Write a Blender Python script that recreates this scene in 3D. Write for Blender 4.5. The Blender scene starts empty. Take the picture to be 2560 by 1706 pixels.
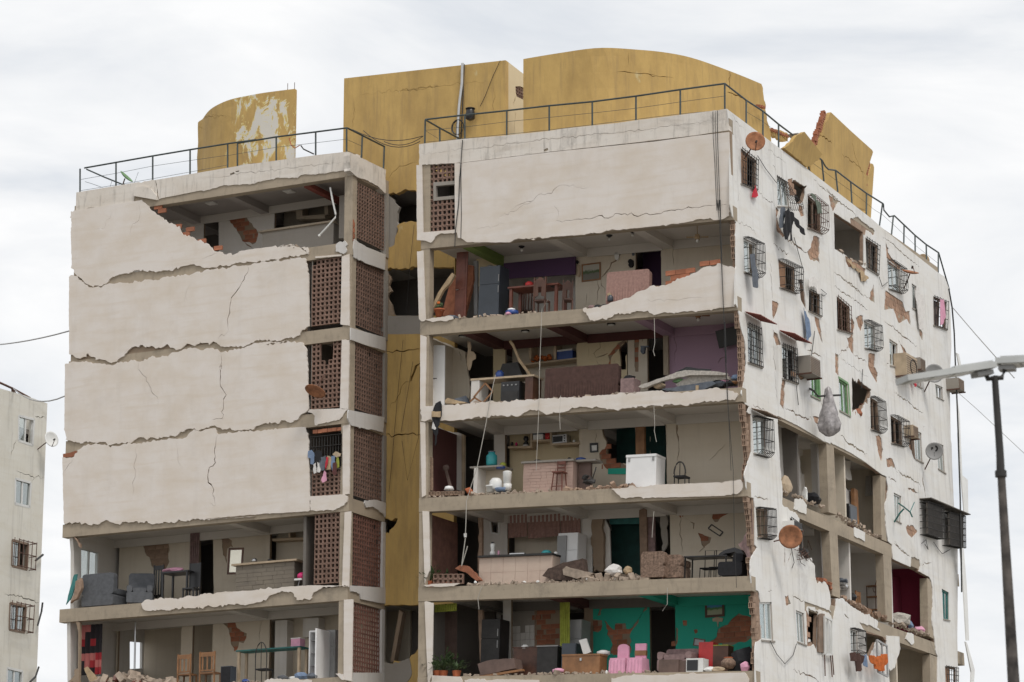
import bpy, bmesh, math, random
from mathutils import Vector, Matrix, geometry
random.seed(11)
S = bpy.context.scene
COL = S.collection
# ------------------------------------------------------------------ camera
FPX, CX, CY = 7209.0, 1280.0, 853.0
PITCH = math.atan2(1747.0, FPX)
CP, SP = math.cos(PITCH), math.sin(PITCH)
CAMLOC = Vector((0, 0, 1.6))
cam = bpy.data.cameras.new('camera'); camo = bpy.data.objects.new('camera', cam); COL.objects.link(camo)
cam.sensor_width = 36.0; cam.lens = FPX / 2560 * 36; cam.clip_end = 4000; cam.clip_start = 0.5
cam.dof.use_dof = True; cam.dof.focus_distance = 88.0; cam.dof.aperture_fstop = 2.8
camo.location = CAMLOC; camo.rotation_euler = (math.pi / 2 + PITCH, 0, 0)
S.camera = camo
# ------------------------------------------------------------------ sky: thin overcast with soft cloud structure
W = bpy.data.worlds.new('World'); S.world = W; W.use_nodes = True
nt = W.node_tree; nt.nodes.clear()
SUN_EL, SUN_AZ = math.radians(55), math.radians(152)   # azimuth clockwise from +Y (behind right of the camera)
def wn(t, **k):
    n = nt.nodes.new(t)
    for a, b in k.items(): setattr(n, a, b)
    return n
wout = wn('ShaderNodeOutputWorld'); wmix = wn('ShaderNodeMixShader')
sky = wn('ShaderNodeTexSky', sky_type='NISHITA', sun_disc=False, sun_elevation=SUN_EL, sun_rotation=SUN_AZ)
b1 = wn('ShaderNodeBackground'); b1.inputs[1].default_value = 0.12
b2 = wn('ShaderNodeBackground'); b2.inputs[1].default_value = 1.0
tc = wn('ShaderNodeTexCoord'); mp = wn('ShaderNodeMapping'); mp.inputs['Scale'].default_value = (1.6, 1.6, 5.5); mp.inputs['Rotation'].default_value = (0, 0.25, 0.3)
n1 = wn('ShaderNodeTexNoise'); n1.inputs['Scale'].default_value = 3.2; n1.inputs['Detail'].default_value = 9; n1.inputs['Roughness'].default_value = .55; n1.inputs['Distortion'].default_value = .6
r1 = wn('ShaderNodeValToRGB'); r1.color_ramp.elements[0].position = .30; r1.color_ramp.elements[1].position = .57
r1.color_ramp.elements[0].color = (.73, .76, .80, 1); r1.color_ramp.elements[1].color = (.97, .97, .97, 1)
r2 = wn('ShaderNodeValToRGB'); r2.color_ramp.elements[0].position = .2; r2.color_ramp.elements[1].position = .45
r2.color_ramp.elements[0].color = (.85, .85, .85, 1); r2.color_ramp.elements[1].color = (.97, .97, .97, 1)
L = nt.links.new
L(tc.outputs['Generated'], mp.inputs['Vector']); L(mp.outputs[0], n1.inputs['Vector']); L(n1.outputs[0], r1.inputs[0]); L(n1.outputs[0], r2.inputs[0])
L(sky.outputs[0], b1.inputs[0]); L(r1.outputs[0], b2.inputs[0]); L(r2.outputs[0], wmix.inputs[0]); L(b1.outputs[0], wmix.inputs[1]); L(b2.outputs[0], wmix.inputs[2]); L(wmix.outputs[0], wout.inputs[0])
sun = bpy.data.lights.new('sun', 'SUN'); suno = bpy.data.objects.new('sun', sun); COL.objects.link(suno)
sun.energy = 1.6; sun.angle = math.radians(16); sun.color = (1, .95, .88)
sd = Vector((math.sin(SUN_AZ) * math.cos(SUN_EL), math.cos(SUN_AZ) * math.cos(SUN_EL), math.sin(SUN_EL)))
suno.rotation_euler = sd.to_track_quat('Z', 'Y').to_euler(); suno.location = sd * 60
vs = S.view_settings; vs.view_transform = 'Standard'; vs.look = 'None'; vs.exposure = 0.06; vs.gamma = 1; vs.use_curve_mapping = False
S.render.engine = 'CYCLES'; S.render.resolution_x = 1024; S.render.resolution_y = 682
S.cycles.max_bounces = 8; S.cycles.diffuse_bounces = 5; S.cycles.transparent_max_bounces = 12
# ------------------------------------------------------------------ picture -> place: the facade planes
UD = Vector((14540, -7417, 0)).normalized(); VD = Vector((-UD.y, UD.x, 0))
ORG = Vector((6.551, 82.0, 0)); ROT = math.atan2(UD.y, UD.x)
BM = Matrix.Translation(ORG) @ Matrix.Rotation(ROT, 4, 'Z')
BMI = BM.inverted()
CL = BMI @ CAMLOC
LEAN = .032                                   # the right facade leans out of plumb
TILT = .039                                   # and the floors of the right wing sag towards the corner
def ray(px, py):
    x = (px - CX) / FPX; y = -(py - CY) / FPX
    return BMI.to_3x3() @ Vector((x, CP - y * SP, SP + y * CP))
def F(px, py, v=0.0):                         # point on a plane parallel to the front facade
    d = ray(px, py); return CL + d * ((v - CL.y) / d.y)
def R(px, py, off=0.0):                       # point on the (leaning) right facade, off = inwards
    d = ray(px, py); c = 25 * LEAN - off
    t = (c - CL.x - LEAN * CL.z) / (d.x + LEAN * d.z); return CL + d * t
def U(px, py, u):
    d = ray(px, py); return CL + d * ((u - CL.x) / d.x)
def H(px, py, z):
    d = ray(px, py); return CL + d * ((z - CL.z) / d.z)
ZO = dict(A=(0, 150), B=(500, 150), C=(1000, 100), D=(1600, 100), E=(100, 500), f=(700, 400), G=(1300, 500), H=(1800, 300), I=(1800, 700), J=(1000, 750),
          K=(1400, 750), L=(640, 850), M=(0, 900), N=(0, 1279), O=(500, 1279), P=(1000, 1100), Q=(1000, 1279), S=(1400, 1279), T=(1800, 1000), U=(1920, 1279))
ZS = 2350 / 640
def zp(s, x, y): o = ZO[s]; return o[0] + x / ZS, o[1] + y / ZS
def zl(txt):                                  # 'A 1,2 3,4 B 5,6' -> list of photo pixels
    out = []; cur = None
    for t in txt.split():
        if ',' in t:
            a = t.split(','); out.append(zp(cur, float(a[0]), float(a[1])))
        else: cur = t
    return out
def fl(txt, v=0.0): return [(p.x, p.z) for p in (F(*q, v) for q in zl(txt))]
def rl(txt, off=0.0): return [(p.y, p.z) for p in (R(*q, off) for q in zl(txt))]
def ul(txt, u): return [(p.y, p.z) for p in (U(*q, u) for q in zl(txt))]
def frF(v): return lambda a, b, d: (a, v + d, b)
def frR(a, b, d): return (LEAN * (25 - b) - d, a, b)
def frU(u): return lambda a, b, d: (u - d, a, b)
# ------------------------------------------------------------------ mesh helpers
class M:
    def __init__(s): s.v = []; s.f = []
    def add(s, vs, fs):
        n = len(s.v); s.v += [tuple(p) for p in vs]; s.f += [tuple(i + n for i in q) for q in fs]; return s
    def box(s, x0, x1, y0, y1, z0, z1, rot=None, dz=0.0):
        vs = [(x, y, z - dz * x) for z in (z0, z1) for x, y in ((x0, y0), (x1, y0), (x1, y1), (x0, y1))]
        if rot is not None:
            c = Vector(((x0 + x1) / 2, (y0 + y1) / 2, (z0 + z1) / 2)); vs = [tuple(c + rot @ (Vector(p) - c)) for p in vs]
        return s.add(vs, [(3, 2, 1, 0), (4, 5, 6, 7), (0, 1, 5, 4), (1, 2, 6, 5), (2, 3, 7, 6), (3, 0, 4, 7)])
    def tube(s, pts, r, n=6, cap=True):
        pts = [Vector(p) for p in pts]; rings = []
        for i, p in enumerate(pts):
            t = (pts[min(i + 1, len(pts) - 1)] - pts[max(i - 1, 0)])
            t = t.normalized() if t.length > 1e-9 else Vector((0, 0, 1))
            a = t.cross(Vector((0, 0, 1)) if abs(t.z) < .9 else Vector((1, 0, 0))).normalized(); b = t.cross(a)
            rr = r[i] if isinstance(r, (list, tuple)) else r
            rings.append([p + (a * math.cos(2 * math.pi * k / n) + b * math.sin(2 * math.pi * k / n)) * rr for k in range(n)])
        vs = [q for g in rings for q in g]; fs = []
        for i in range(len(pts) - 1):
            for k in range(n):
                k2 = (k + 1) % n; fs.append((i * n + k, i * n + k2, (i + 1) * n + k2, (i + 1) * n + k))
        if cap: fs += [tuple(range(n - 1, -1, -1)), tuple((len(pts) - 1) * n + k for k in range(n))]
        return s.add(vs, fs)
    def lathe(s, prof, n=14, c=(0, 0, 0)):          # prof: (r, z)
        vs = [(c[0] + r * math.cos(2 * math.pi * k / n), c[1] + r * math.sin(2 * math.pi * k / n), c[2] + z) for r, z in prof for k in range(n)]
        fs = [(i * n + k, i * n + (k + 1) % n, (i + 1) * n + (k + 1) % n, (i + 1) * n + k) for i in range(len(prof) - 1) for k in range(n)]
        fs += [tuple(range(n - 1, -1, -1)), tuple((len(prof) - 1) * n + k for k in range(n))]
        return s.add(vs, fs)
    def prism(s, pts, d0, d1, fr):                  # polygon in a frame, extruded
        n = len(pts); vs = [fr(a, b, d0) for a, b in pts] + [fr(a, b, d1) for a, b in pts]
        return s.add(vs, [tuple(range(n)), tuple(range(2 * n - 1, n - 1, -1))] + [(i, i + n, (i + 1) % n + n, (i + 1) % n) for i in range(n)])
    def lump(s, c, r, seed=0, sq=(1, 1, 1), amp=.3, n=2):
        bm = bmesh.new(); bmesh.ops.create_icosphere(bm, subdivisions=n, radius=1)
        rn = random.Random(seed); ph = [rn.uniform(0, 6) for _ in range(6)]
        vs = []
        for q in bm.verts:
            p = q.co; k = 1 + amp * (math.sin(3 * p.x + ph[0]) * math.cos(2.7 * p.y + ph[1]) + .6 * math.sin(5 * p.z + ph[2] + 2 * p.x)) * .6 + rn.uniform(-amp, amp) * .25
            vs.append((c[0] + p.x * r * k * sq[0], c[1] + p.y * r * k * sq[1], c[2] + p.z * r * k * sq[2]))
        fs = [tuple(q.index for q in g.verts) for g in bm.faces]; bm.free(); return s.add(vs, fs)
    def sheet(s, fn, nu, nv, th=.01):               # fn(s,t)->point; two-sided thin sheet with thickness
        g = [[Vector(fn(i / nu, j / nv)) for j in range(nv + 1)] for i in range(nu + 1)]
        nr = [[None] * (nv + 1) for _ in range(nu + 1)]
        for i in range(nu + 1):
            for j in range(nv + 1):
                a = g[min(i + 1, nu)][j] - g[max(i - 1, 0)][j]; b = g[i][min(j + 1, nv)] - g[i][max(j - 1, 0)]
                c = a.cross(b); nr[i][j] = c.normalized() if c.length > 1e-9 else Vector((0, 1, 0))
        w = nv + 1; N = (nu + 1) * w
        vs = [g[i][j] for i in range(nu + 1) for j in range(w)] + [g[i][j] + nr[i][j] * th for i in range(nu + 1) for j in range(w)]
        fs = []
        for i in range(nu):
            for j in range(nv):
                q = (i * w + j, (i + 1) * w + j, (i + 1) * w + j + 1, i * w + j + 1); fs.append(q); fs.append(tuple(k + N for k in reversed(q)))
        bd = [i * w for i in range(nu + 1)] + [nu * w + j for j in range(1, w)] + [i * w + nv for i in range(nu - 1, -1, -1)] + [j for j in range(nv - 1, 0, -1)]
        for k in range(len(bd)):
            a, b = bd[k], bd[(k + 1) % len(bd)]; fs.append((b, a, a + N, b + N))
        return s.add(vs, fs)
    def mesh(s, name):
        me = bpy.data.meshes.new(name); me.from_pydata(s.v, [], s.f); me.validate(); me.update(); return me
def link(name, me, mt, parent=None, smooth=False):
    if mt is not None and not me.materials: me.materials.append(MAT[mt] if isinstance(mt, str) else mt)
    if smooth:
        for q in me.polygons: q.use_smooth = True
    o = bpy.data.objects.new(name, me); COL.objects.link(o)
    if parent is not None: o.parent = parent
    return o
def part(parent, name, m, mt, smooth=False, label=None):
    bm = bmesh.new(); me = m.mesh(name); bm.from_mesh(me); bmesh.ops.recalc_face_normals(bm, faces=bm.faces); bm.to_mesh(me); bm.free()
    o = link(name, me, mt, parent, smooth)
    if label: o['label'] = label
    return o
def thing(name, label, cat, p, r=0.0, tilt=0.0, group=None):
    o = bpy.data.objects.new(name, None); COL.objects.link(o); o.empty_display_size = .2
    o.matrix_world = BM @ Matrix.Translation(Vector(p)) @ Matrix.Rotation(tilt, 4, 'Y') @ Matrix.Rotation(r, 4, 'Z')
    o['label'] = label; o['category'] = cat
    if group: o['group'] = group
    return o
def solo(name, label, cat, p, m, mt, r=0.0, tilt=0.0, group=None, smooth=False):   # a thing that is one mesh; m in thing coordinates
    o = part(None, name, m, mt, smooth)
    o.matrix_world = BM @ Matrix.Translation(Vector(p)) @ Matrix.Rotation(tilt, 4, 'Y') @ Matrix.Rotation(r, 4, 'Z')
    o['label'] = label; o['category'] = cat
    if group: o['group'] = group
    return o
def rel(m, p): m.v = [(a - p[0], b - p[1], c - p[2]) for a, b, c in m.v]; return m
def rsolo(name, label, cat, m, mt, group=None, smooth=False):     # m in building coordinates: origin moved to its lowest middle
    xs = [q[0] for q in m.v]; ys = [q[1] for q in m.v]; zs = [q[2] for q in m.v]
    p = ((min(xs) + max(xs)) / 2, (min(ys) + max(ys)) / 2, min(zs)); return solo(name, label, cat, p, rel(m, p), mt, group=group, smooth=smooth)
def inside(p, lp):
    x, y = p; r = False; n = len(lp); j = n - 1
    for i in range(n):
        xi, yi = lp[i]; xj, yj = lp[j]
        if (yi > y) != (yj > y) and x < (xj - xi) * (y - yi) / (yj - yi) + xi: r = not r
        j = i
    return r
def rag(pts, amp=.03, step=.1, keep=()):            # break the straight edges of an outline; keep = indices of edges left straight
    out = []; n = len(pts)
    for i in range(n):
        a = Vector(pts[i]); b = Vector(pts[(i + 1) % n]); out.append(tuple(a))
        if i in keep: continue
        k = int((b - a).length / step); d = (b - a)
        if k < 2 or d.length < 1e-6: continue
        nr = Vector((-d.y, d.x)).normalized(); w = 0
        for j in range(1, k):
            am = amp * (.2 if d.length > .95 else 1); w = w * .45 + random.gauss(0, am); w = max(-3 * am, min(3 * am, w))
            out.append(tuple(a + d * ((j + random.uniform(-.3, .3)) / k) + nr * w))
    return out
def crack(pts, w=.02, amp=.035, step=.12, taper=True):
    line = []; n = len(pts)
    for i in range(n - 1):
        a = Vector(pts[i]); b = Vector(pts[i + 1]); k = max(1, int((b - a).length / step)); d = b - a
        nr = Vector((-d.y, d.x)); nr = nr.normalized() if nr.length > 0 else Vector((0, 1))
        for j in range(k): line.append(a + d * (j / k) + nr * (random.gauss(0, amp) if j else 0))
    line.append(Vector(pts[-1])); l = []; r = []
    for i, p in enumerate(line):
        d = line[min(i + 1, len(line) - 1)] - line[max(i - 1, 0)]; nr = Vector((-d.y, d.x)); nr = nr.normalized() if nr.length > 0 else Vector((0, 1))
        t = i / max(1, len(line) - 1); ww = w * random.uniform(.45, 1.25) * (min(1, .25 + 3 * min(t, 1 - t)) if taper else 1) / 2
        l.append(tuple(p + nr * ww)); r.append(tuple(p - nr * ww))
    return l + r[::-1]
def bb(lp): xs = [p[0] for p in lp]; ys = [p[1] for p in lp]; return min(xs), max(xs), min(ys), max(ys)
def slab(name, parent, fr, adds, subs, d0, d1, mt, kind=None, label=None, grid=0, raw=False):      # 2-D union/difference, extruded
    vs = []; es = []
    for lp in adds + subs:
        n = len(vs); k = len(lp); vs += [Vector(p) for p in lp]; es += [(n + i, n + (i + 1) % k) for i in range(k)]
    if grid:
        x0, x1, z0, z1 = bb([p for lp in adds for p in lp]); gx = max(2, int((x1 - x0) / grid)); gz = max(2, int((z1 - z0) / grid))
        vs += [Vector((x0 + (x1 - x0) * (i + .5 + .2 * (j % 2)) / gx, z0 + (z1 - z0) * (j + .5) / gz)) for i in range(gx) for j in range(gz)]
    ov, oe, of, *_ = geometry.delaunay_2d_cdt(vs, es, [], 0, 1e-5)
    ab = [(lp, bb(lp)) for lp in adds]; sb = [(lp, bb(lp)) for lp in subs]
    def hit(p, ls): return any(b[0] <= p[0] <= b[1] and b[2] <= p[1] <= b[3] and inside(p, lp) for lp, b in ls)
    tris = []
    for t in of:
        if len(t) != 3: continue
        c = ((ov[t[0]].x + ov[t[1]].x + ov[t[2]].x) / 3, (ov[t[0]].y + ov[t[1]].y + ov[t[2]].y) / 3)
        if hit(c, ab) and not hit(c, sb): tris.append(tuple(t))
    used = sorted({i for t in tris for i in t}); ix = {q: i for i, q in enumerate(used)}; n = len(used)
    m = M(); m.v = [fr(ov[i].x, ov[i].y, d0) for i in used] + [fr(ov[i].x, ov[i].y, d1) for i in used]
    cnt = {}
    for t in tris:
        a, b, c = (ix[i] for i in t); m.f.append((a, b, c)); m.f.append((c + n, b + n, a + n))
        for e in ((a, b), (b, c), (c, a)): cnt[e] = 1
    for a, b in cnt:
        if (b, a) not in cnt: m.f.append((b, a, a + n, b + n))
    if raw: return m
    if not m.f: return None
    o = part(parent, name, m, mt, label=label)
    if kind: o['kind'] = kind
    return o
def bar(m, a, b, w, fr, d0, d1):                    # straight bar between two points in a facade frame
    a = Vector(a); b = Vector(b); d = (b - a).normalized(); n = Vector((-d.y, d.x)) * w / 2
    return m.prism([tuple(a + n), tuple(b + n), tuple(b - n), tuple(a - n)], d0, d1, fr)
# ------------------------------------------------------------------ materials
MAT = {}
def nodes(name):
    mt = bpy.data.materials.new(name); mt.use_nodes = True; t = mt.node_tree; t.nodes.clear()
    o = t.nodes.new('ShaderNodeOutputMaterial'); p = t.nodes.new('ShaderNodeBsdfPrincipled'); t.links.new(p.outputs[0], o.inputs[0]); MAT[name] = mt; return mt, t, p
def mixn(t, f, a, b, mode='MIX'):
    n = t.nodes.new('ShaderNodeMix'); n.data_type = 'RGBA'; n.blend_type = mode
    for s, x in ((n.inputs[0], f), (n.inputs[6], a), (n.inputs[7], b)):
        if isinstance(x, (int, float)): s.default_value = x
        elif isinstance(x, tuple): s.default_value = (*x, 1) if len(x) == 3 else x
        else: t.links.new(x, s)
    return n.outputs[2]
def noise(t, sc, det=4, rough=.55, stretch=(1, 1, 1), dist=0, off=0):
    c = t.nodes.new('ShaderNodeTexCoord'); m = t.nodes.new('ShaderNodeMapping'); m.inputs['Scale'].default_value = stretch; m.inputs['Location'].default_value = (off, off * 1.7, off * .6)
    n = t.nodes.new('ShaderNodeTexNoise'); n.inputs['Scale'].default_value = sc; n.inputs['Detail'].default_value = det; n.inputs['Roughness'].default_value = rough; n.inputs['Distortion'].default_value = dist
    t.links.new(c.outputs['Object'], m.inputs[0]); t.links.new(m.outputs[0], n.inputs['Vector']); return n.outputs[0]
def ramp(t, x, a, b, lo=0.0, hi=1.0):
    r = t.nodes.new('ShaderNodeMapRange'); r.inputs[1].default_value = a; r.inputs[2].default_value = b; r.inputs[3].default_value = lo; r.inputs[4].default_value = hi
    t.links.new(x, r.inputs[0]); return r.outputs[0]
def bump(t, p, h, st=.3, dist=.02):
    b = t.nodes.new('ShaderNodeBump'); b.inputs['Strength'].default_value = st; b.inputs['Distance'].default_value = dist; t.links.new(h, b.inputs['Height']); t.links.new(b.outputs[0], p.inputs['Normal'])
def rnd(t):
    return t.nodes.new('ShaderNodeObjectInfo').outputs['Random']
def basic(name, c, rough=.7, var=.18, sc=3.0, metal=0.0, bst=.15, objvar=.0):
    mt, t, p = nodes(name); n = noise(t, sc, 5, .6)
    dk = tuple(x * (1 - var) for x in c); lt = tuple(min(1, x * (1 + var)) for x in c)
    col = mixn(t, ramp(t, n, .3, .7), dk, lt)
    if objvar: col = mixn(t, ramp(t, rnd(t), 0, 1, 0, objvar), col, tuple(x * .35 for x in c))
    t.links.new(col, p.inputs['Base Color']); p.inputs['Roughness'].default_value = rough; p.inputs['Metallic'].default_value = metal
    if bst: bump(t, p, noise(t, sc * 12, 4), bst, .01)
    return mt
def plaster(name, c, stain, grime, streak=.35, patch=.4, grimeamt=.25, vs=(2.2, 2.2, .12)):
    mt, t, p = nodes(name)
    col = mixn(t, ramp(t, noise(t, .8, 5, .6, (1, 1, 1.3)), .4, .72, 0, patch), c, stain)
    col = mixn(t, ramp(t, noise(t, 1.6, 4, .5, (.35, .35, 3.2), .4, 7), .5, .75, 0, patch * .8), col, stain)
    col = mixn(t, ramp(t, noise(t, 2.2, 6, .7, vs, 0, 3), .52, .78, 0, streak), col, grime)
    col = mixn(t, ramp(t, noise(t, .5, 8, .75, (1, 1, 1), .5, 11), .56, .75, 0, grimeamt), col, grime)
    col = mixn(t, ramp(t, noise(t, 26, 3, .7), .62, .75, 0, .18), col, grime)
    col = mixn(t, ramp(t, noise(t, 5.5, 6, .72, (1, 1, 1), .3, 17), .6, .8, 0, grimeamt * .9), col, grime)
    t.links.new(col, p.inputs['Base Color']); p.inputs['Roughness'].default_value = .88
    bump(t, p, noise(t, 9, 8, .7), .35, .012); return mt
plaster('plaster_warm', (.705, .655, .61), (.615, .535, .445), (.45, .40, .35), .22, .75, .25, (.9, .9, .16))
plaster('plaster_white', (.735, .73, .715), (.64, .60, .53), (.36, .345, .33), .65, .5, .5)
plaster('plaster_parapet', (.70, .655, .60), (.56, .49, .41), (.16, .145, .13), .7, .6, .6, (3, 3, .35))
plaster('plaster_side', (.60, .585, .57), (.55, .52, .48), (.3, .28, .26), .4, .4, .3)
plaster('neighbour_paint', (.66, .64, .58), (.58, .54, .45), (.3, .28, .25), .6, .5, .5)
plaster('concrete', (.39, .325, .245), (.30, .25, .19), (.15, .13, .105), .55, .9, .8, (2.5, 2.5, .8))
plaster('concrete_grey', (.30, .275, .245), (.27, .24, .20), (.16, .15, .135), .3, .6, .4)
plaster('mud_body', (.30, .23, .165), (.26, .18, .12), (.16, .12, .09), .2, .7, .5)
plaster('room_cream', (.62, .555, .455), (.55, .47, .36), (.38, .32, .26), .3, .45, .25)
plaster('room_white', (.66, .635, .60), (.58, .53, .46), (.4, .36, .32), .25, .4, .2)
plaster('room_yellow', (.64, .54, .36), (.58, .46, .28), (.38, .3, .2), .25, .4, .2)
plaster('ceiling_paint', (.62, .59, .55), (.56, .52, .47), (.40, .37, .33), .1, .4, .25)
plaster('ceiling_grey', (.34, .31, .295), (.30, .27, .25), (.2, .18, .17), .1, .4, .2)  # grey ceiling panels of the left wing's top storey
plaster('purple_paint', (.36, .24, .315), (.32, .21, .28), (.22, .15, .2), .2, .3, .2)
plaster('violet_paint', (.085, .042, .10), (.07, .035, .08), (.05, .03, .06), .2, .3, .2)
plaster('maroon_paint', (.10, .035, .032), (.08, .03, .028), (.04, .02, .02), .2, .3, .2)
plaster('wine_paint', (.20, .018, .045), (.17, .016, .04), (.1, .012, .02), .15, .3, .15)
plaster('teal_paint', (.028, .40, .29), (.025, .34, .25), (.02, .22, .17), .2, .3, .2)
plaster('green_paint', (.19, .27, .07), (.16, .22, .06), (.1, .12, .05), .2, .3, .2)
plaster('dark_room', (.16, .145, .13), (.13, .115, .10), (.07, .06, .055), .2, .4, .3)  # darkness of the unlit rooms is put into this wall colour
plaster('stone_cladding', (.22, .19, .15), (.15, .13, .11), (.08, .075, .07), .1, .8, .5, (.4, .4, 5))
plaster('pink_stone', (.52, .37, .31), (.45, .31, .26), (.3, .22, .19), .15, .7, .4, (.5, .5, 6))
plaster('tile_beige', (.56, .45, .37), (.48, .35, .29), (.36, .28, .23), .1, .7, .4)
# yellow paint with peeled patches
def yellow(name, peel):
    mt, t, p = nodes(name)
    col = mixn(t, ramp(t, noise(t, 1.0, 6, .65, (1, 1, .5)), .35, .7, 0, 1), (.55, .37, .13), (.39, .255, .09))
    col = mixn(t, ramp(t, noise(t, 3, 5, .6, (2.5, 2.5, .25), 0, 2), .5, .75, 0, .6), col, (.31, .21, .095))
    col = mixn(t, ramp(t, noise(t, 14, 4, .7), .6, .75, 0, .3), col, (.32, .21, .09))
    if peel:
        pn = noise(t, 1.9, 10, .72, (1, 1, .6), .6, 5); g = t.nodes.new('ShaderNodeSeparateXYZ'); c = t.nodes.new('ShaderNodeTexCoord'); t.links.new(c.outputs['Object'], g.inputs[0])
        side = ramp(t, g.outputs[0], -19.6, -18.4, -.22, 0.03)
        ad = t.nodes.new('ShaderNodeMath'); ad.operation = 'ADD'; t.links.new(pn, ad.inputs[0]); t.links.new(side, ad.inputs[1])
        col = mixn(t, ramp(t, ad.outputs[0], .515, .525), col, (.66, .55, .22))
        col = mixn(t, ramp(t, ad.outputs[0], .54, .55), col, (.60, .575, .52))
    else:
        pn = noise(t, .55, 9, .7, (1.6, 1.6, .5), .8, 9)
        col = mixn(t, ramp(t, pn, .655, .70, 0, .6), col, (.60, .56, .36))
    t.links.new(col, p.inputs['Base Color']); p.inputs['Roughness'].default_value = .85; bump(t, p, noise(t, 8, 8, .7), .35, .012)
yellow('yellow_paint', False); yellow('yellow_peeling', True)
basic('brick', (.40, .155, .085), .9, .3, 5, objvar=.55)
basic('brick_dusty', (.34, .235, .17), .92, .3, 5, objvar=.4)
basic('lattice', (.275, .175, .135), .92, .25, 4, objvar=.35)
basic('lattice_dark', (.21, .105, .08), .92, .25, 4)
basic('void', (.012, .011, .010), .9, .2, 2, bst=0)
basic('iron_rail', (.055, .07, .07), .55, .3, 5, .3)
basic('iron_dark', (.03, .028, .027), .6, .3, 5, .2)
basic('iron_rust', (.10, .05, .035), .75, .4, 6, .1)
basic('rust_dish', (.34, .15, .075), .8, .45, 5, .1)
basic('cable', (.018, .018, .018), .6, .2, 3, bst=0)
basic('cable_pale', (.42, .40, .36), .6, .2, 3, bst=0)
basic('white_plastic', (.72, .72, .70), .4, .08, 2, bst=0)
basic('white_enamel', (.80, .80, .80), .3, .05, 2, bst=0)
basic('grey_plastic', (.30, .30, .30), .5, .15, 2, bst=0)
basic('dark_plastic', (.018, .018, .02), .35, .2, 2, bst=0)
basic('fridge_blue', (.045, .055, .07), .4, .15, 2, bst=0)
basic('wood_dark', (.085, .035, .02), .5, .4, 3)
basic('wood_mid', (.25, .12, .05), .55, .35, 3)
basic('wood_red', (.14, .042, .025), .5, .35, 3)
basic('wood_pale', (.42, .31, .19), .7, .3, 4)
basic('board', (.46, .36, .25), .7, .2, 3)
basic('board_brown', (.13, .085, .07), .7, .25, 3)
basic('fabric_brown', (.075, .04, .033), .95, .25, 8)
basic('fabric_pinkbrown', (.33, .20, .17), .95, .2, 14)
basic('fabric_grey', (.10, .105, .115), .95, .2, 8)
basic('fabric_black', (.013, .013, .016), .9, .3, 8)
basic('fabric_blue', (.16, .22, .33), .9, .25, 8)
basic('fabric_slate', (.11, .125, .15), .9, .25, 8)
basic('fabric_red', (.50, .03, .05), .9, .25, 8)
basic('fabric_pink', (.66, .33, .45), .9, .12, 5)
basic('fabric_mauve', (.24, .165, .16), .95, .25, 8)
basic('fabric_white', (.68, .66, .64), .95, .12, 6)
basic('fabric_orange', (.50, .13, .03), .9, .3, 8)
basic('fabric_green', (.12, .145, .115), .9, .3, 8)
basic('fabric_lime', (.33, .36, .06), .9, .25, 6)
basic('fabric_floral', (.20, .135, .10), .95, .6, 16)
basic('mattress', (.42, .39, .35), .95, .3, 14)
basic('rug', (.075, .05, .04), .97, .45, 12)
basic('teal_plastic', (.03, .28, .30), .4, .2, 3, bst=0)
basic('blue_plastic', (.03, .07, .25), .4, .2, 3, bst=0)
basic('red_plastic', (.50, .03, .03), .4, .2, 3, bst=0)
basic('pink_plastic', (.62, .02, .16), .4, .2, 3, bst=0)
basic('orange_clay', (.42, .12, .05), .8, .2, 3)
basic('steel', (.5, .5, .5), .3, .1, 3, .9, bst=0)
basic('green_metal', (.16, .30, .14), .6, .3, 4)
basic('teal_metal', (.03, .16, .15), .6, .3, 4)
basic('lamp_shell', (.46, .47, .46), .45, .1, 2, .2, bst=0)
basic('pole_paint', (.065, .056, .05), .8, .75, 5)
basic('roof_sheet', (.22, .06, .045), .7, .3, 4)
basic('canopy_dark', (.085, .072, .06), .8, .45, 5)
basic('leaf', (.05, .085, .03), .7, .5, 9, bst=0)
basic('brick_tan', (.43, .27, .185), .92, .25, 5, objvar=.45)
basic('teal_shaded', (.008, .045, .04), .8, .3, 3)  # teal wall colour darkened to carry the shade inside the doorways
basic('ground', (.20, .185, .16), .95, .3, .25)
basic('rubble', (.36, .29, .23), .95, .35, 5, objvar=.4)
basic('alu_frame', (.62, .62, .60), .45, .1, 2, .1, bst=0)
basic('wood_frame', (.20, .14, .10), .7, .3, 4)
basic('curtain_grey', (.30, .25, .23), .95, .25, 6)
basic('plastic_bag', (.36, .34, .345), .3, .5, 7)
basic('picture_dark', (.05, .03, .02), .5, .3, 3)
basic('towel_teal', (.05, .20, .19), .9, .3, 8)
def picture(name, sky_c, mid, low):
    mt, t, p = nodes(name); c = t.nodes.new('ShaderNodeTexCoord'); g = t.nodes.new('ShaderNodeSeparateXYZ'); t.links.new(c.outputs['Generated'], g.inputs[0])
    n = noise(t, 7, 6, .7); ad = t.nodes.new('ShaderNodeMath'); ad.operation = 'MULTIPLY_ADD'; t.links.new(n, ad.inputs[0]); ad.inputs[1].default_value = .5; t.links.new(g.outputs[2], ad.inputs[2])
    col = mixn(t, ramp(t, ad.outputs[0], .62, .72), low, mid); col = mixn(t, ramp(t, ad.outputs[0], .82, .95), col, sky_c)
    t.links.new(col, p.inputs['Base Color']); p.inputs['Roughness'].default_value = .4
picture('landscape_a', (.42, .40, .34), (.06, .10, .03), (.16, .15, .12))
picture('landscape_b', (.05, .22, .45), (.06, .20, .05), (.35, .38, .25))
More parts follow.
